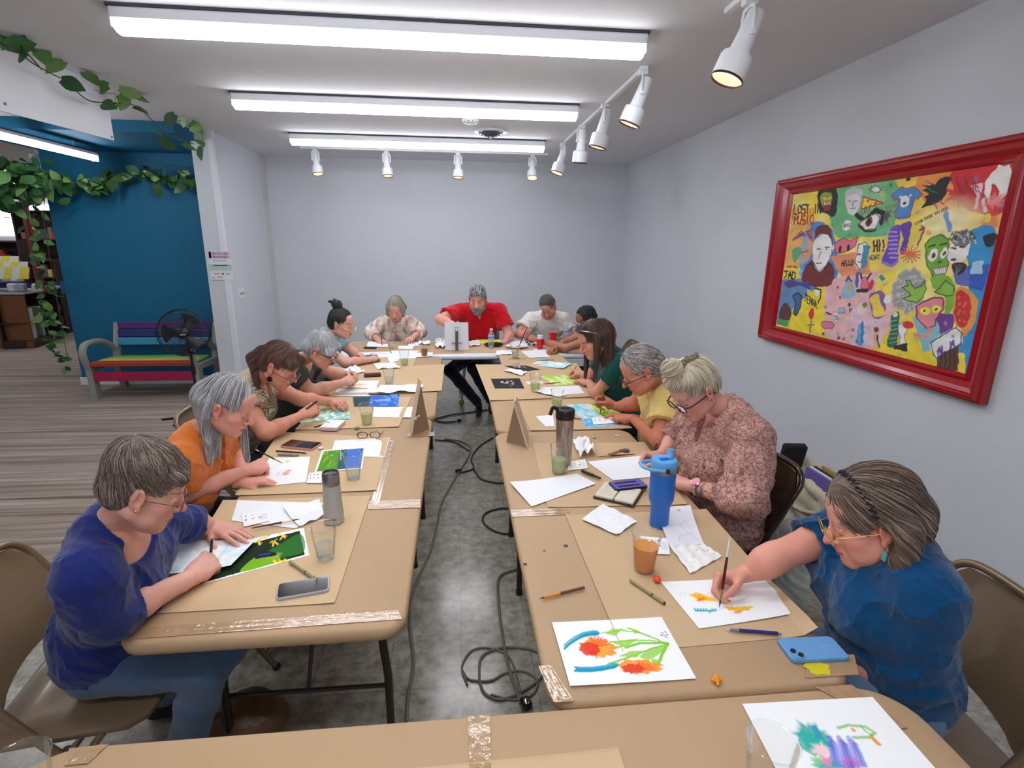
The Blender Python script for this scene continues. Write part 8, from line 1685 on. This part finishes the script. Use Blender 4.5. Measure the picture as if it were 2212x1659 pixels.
P3 = spline([py_(x, y, 6.86) for x, y in ((100, 392), (95, 470), (108, 560), (122, 640), (135, 720), (150, 790))], 8); lv = [(P3[int(r_.integers(0, len(P3)))] + r_.normal(0, .05, 3) * V(1.0, .8, 1.2) - V(.10, 0, 0), r_.uniform(.08, .13)) for _ in range(80)]
vine('pothos_vine', 'pothos vine hanging down the left edge of the teal wall to the floor', [P3[::3]], lv, 5)
P4 = spline([py_(x, y, 6.6) for x, y in ((-20, 400), (20, 395), (60, 385), (90, 395))], 8); lv = [(P4[int(r_.integers(0, len(P4)))] + V(r_.normal(0, .08), r_.normal(0, .12), r_.normal(-.03, .12)), r_.uniform(.10, .17)) for _ in range(150)]
vine('pothos_plant', 'bushy pothos clump at the upper left corner beside the teal wall', [P4[::3]], lv, 6)
# the shop behind: a brown display cabinet, a red post, racks and shelves
A = pz(76, 753, 0); B = pz(142, 730, 0); zt_ = py_(54, 636, A[1])[2]; dn = nrm(B - A); fn_ = V(-1, -.02, 0)
oak = mat('brown_wood', (112, 66, 38), .5, bump=.1, bscale=30, var=.12, vscale=6, stretch=(1, 1, 6)); dkw = mat('dark_wood', (48, 30, 24), .5)
Lr = np.linalg.norm(B - A); cb_ = empty('display_cabinet', A, 'brown wooden shop cabinet with open shelves on its right side', 'cabinet'); Rc = np.stack([dn, V(-dn[1], dn[0], 0), V(0, 0, 1)], 1); dep = 1.5
def cbox(nm, x0, x1, y0, y1, z0, z1, m, par=cb_): MB().box(A + Rc @ V((x0 + x1) / 2, (y0 + y1) / 2, (z0 + z1) / 2), (x1 - x0, y1 - y0, z1 - z0), R=Rc, bev=.004).build(nm, m, par)
MB().box(A + V(-.95, .012, zt_ / 2), (1.9, .03, zt_), bev=.004).build('front_panel', oak, cb_); MB().box(A + V(-.95, -.005, .06), (1.9, .03, .12), bev=.004).build('plinth', oak, cb_)
cbox('back_panel', 0, Lr, .40, .43, 0, zt_, dkw); cbox('bottom_shelf', 0, Lr, 0, .40, .0, .14, dkw); cbox('middle_shelf', 0, Lr, .02, .40, zt_ * .46, zt_ * .48, dkw); cbox('divider', Lr * .52, Lr * .54, .02, .40, .1, zt_, dkw); cbox('side_panel', Lr - .02, Lr, 0, .42, 0, zt_, dkw)
tp = MB(); c0 = A + V(0, -.03, zt_); tp.prism([(c0[0] - 1.9, c0[1]), (c0[0] + .02, c0[1]), (B[0] + .04, B[1] - .03), (B[0] - .25, B[1] + .5), (c0[0] - 1.9, c0[1] + 1.0)], zt_, zt_ + .03); tp.build('countertop', mat('grey_counter', (170, 172, 176), .35), cb_)
for k in range(4):
    x = Lr * (.10 + .26 * (k % 2) + (.05 if k % 2 else 0)) + (.06 if k % 2 else 0); z = .14 if k < 2 else zt_ * .48; hh_ = .26 if k < 2 else .22
    o = MB().box((0, 0, hh_ / 2), (.20, .16, hh_), R=Rc, bev=.004).build('book_stack', mat('printed_cover_%d' % (k % 3), ((190, 190, 180), (150, 160, 150), (206, 200, 196))[k % 3], .6, var=.25, vscale=22)); o.location = tuple(A + Rc @ V(x + .08, .14, z)); tag(o, ['printed bundle on the lower shelf, left bay', 'printed bundle on the lower shelf, right bay', 'printed bundle on the upper shelf, left bay', 'printed bundle on the upper shelf, right bay'][k], 'books')
Yd = A[1] + .35; rk = empty('card_rack', py_(30, 590, Yd), 'stepped rack of yellow packets standing on the shop counter', 'display rack')
for k in range(3):
    for j in range(4 - (k > 1)):
        q = py_(2 + j * 17 + k * -3, 590 - k * 12, Yd + k * .12); MB().box(q, (.14, .012, .20), R=frame((0, 1, -.35)), bev=.002).build('yellow_packet', mat('yellow_packet' if (j + k) % 2 else 'pale_packet', (214, 200, 60) if (j + k) % 2 else (206, 206, 190), .6), rk)
q = py_(12, 596, Yd - .05); MB().box(q + V(-.1, 0, -.14), (.9, .35, .03), R=frame((0, 1, -.35))).build('rack_shelf', mat('royal_blue', (30, 40, 130), .5), rk)
ps = [py_(x, y, A[1] + .2) for x, y in ((90, 628), (74, 555), (58, 455), (54, 425))]; xm = np.mean([q[0] for q in ps]); o = empty('support_post', (xm, A[1] + .2, 0), 'round red painted post rising behind the shop counter', 'post')
MB().tube([(ps[0][0], A[1] + .2, zt_), (ps[0][0], A[1] + .2, CEIL)], .055, 16).build('shaft', mat('dark_red_paint', (122, 34, 40), .45), o); MB().lathe([(.055, .0), (.075, .0), (.075, .03), (.055, .05)], V(ps[0][0], A[1] + .2, zt_ + .03), 16).build('collar', mat('dark_red_paint'), o)
rr = np.random.default_rng(12)
for k, (x0, x1, y0, y1, Y, lb) in enumerate(((84, 128, 560, 626, A[1] + 1.75, 'shop shelf right of the red post'), (-20, 52, 520, 570, A[1] + 1.6, 'dark shelving behind the yellow packets'), (60, 128, 455, 560, A[1] + 2.6, 'tall bookshelf at the far end of the shop'))):
    q0, q1 = py_(x0, y1, Y), py_(x1, y0, Y); sh_ = empty('shelf_unit', ((q0[0] + q1[0]) / 2, Y, 0), lb, 'shelf', 'shop shelves'); w = q1[0] - q0[0]; xm = (q0[0] + q1[0]) / 2; zt2 = q1[2]
    MB().box((xm, Y + .18, zt2 / 2), (w, .02, zt2), bev=.003).build('back', dkw, sh_)
    for s in (-1, 1): MB().box((xm + s * w / 2, Y, zt2 / 2), (.03, .36, zt2), bev=.003).build('side', dkw, sh_)
    nsh = 5
    for j in range(nsh): 
        z = .1 + (zt2 - .12) * j / (nsh - 1); MB().box((xm, Y, z), (w, .36, .025), bev=.003).build('shelf', dkw, sh_)
        if j < nsh - 1:
            x = xm - w / 2 + .06; i = 0
            while x < xm + w / 2 - .1:
                bw_ = rr.uniform(.07, .16); cn = int(rr.integers(0, 7)); bh = rr.uniform(.12, min(.26, (zt2 - .12) / (nsh - 1) - .05)); o = MB().box((0, 0, bh / 2), (bw_ * .9, .2, bh), bev=.004).build('shop_box', mat('shop_box_%d' % cn, [(190, 60, 60), (210, 206, 196), (60, 90, 150), (226, 226, 226), (200, 170, 80), (90, 90, 96), (150, 120, 90)][cn], .6)); o.location = (x + bw_ / 2, Y - .04, z + .014); tag(o, '%s box, %s from left, %s level, %s' % (('red', 'cream', 'blue', 'white', 'yellow', 'dark grey', 'brown')[cn], ('first', 'second', 'third', 'fourth', 'fifth', 'sixth', 'seventh', 'eighth', 'ninth', 'tenth', 'eleventh', 'twelfth')[min(i, 11)], ('lowest', 'second', 'third', 'top')[j], ('shelf right of red post', 'dark shelving behind yellow packets', 'tall far bookshelf')[k]), 'box', 'packaged items on the shop shelves'); x += bw_; i += 1
for k, (x, y, c, lb) in enumerate(((28, 622, (190, 194, 200), 'pale jug on the shop counter left of the red post'), (45, 618, (150, 156, 170), 'grey jug on the shop counter'), (80, 618, (206, 200, 190), 'small framed sign on the shop counter'))):
    q = py_(x, y, A[1] + .1); o = MB().box((0, 0, .07), (.14, .10, .14), .3 * k, bev=.03).build('counter_item', mat('counter_item_%d' % k, c, .5)); o.location = (q[0], q[1], zt_ + .03); tag(o, lb, 'box')
wn = py_(-5, 420, 13.9); w1 = MB().box((wn[0], 14.33, 2.2), (3.2, .02, .7)).build('window_1', mat('bright_window', (240, 245, 255), .4, emit=(225, 236, 255), estr=6)); structure(w1)
hv = pz(82, 333, 2.72); hv[2] = 2.73; o = empty('security_camera', hv, 'small white security camera under the hall ceiling near the tube light', 'camera'); MB().box(np.array(hv) + V(0, 0, .03), (.05, .04, .13), bev=.006).build('mount', white_trim, o); MB().box(np.array(hv) + V(-.03, -.03, -.04), (.07, .09, .06), bev=.01).build('camera_body', white_trim, o)
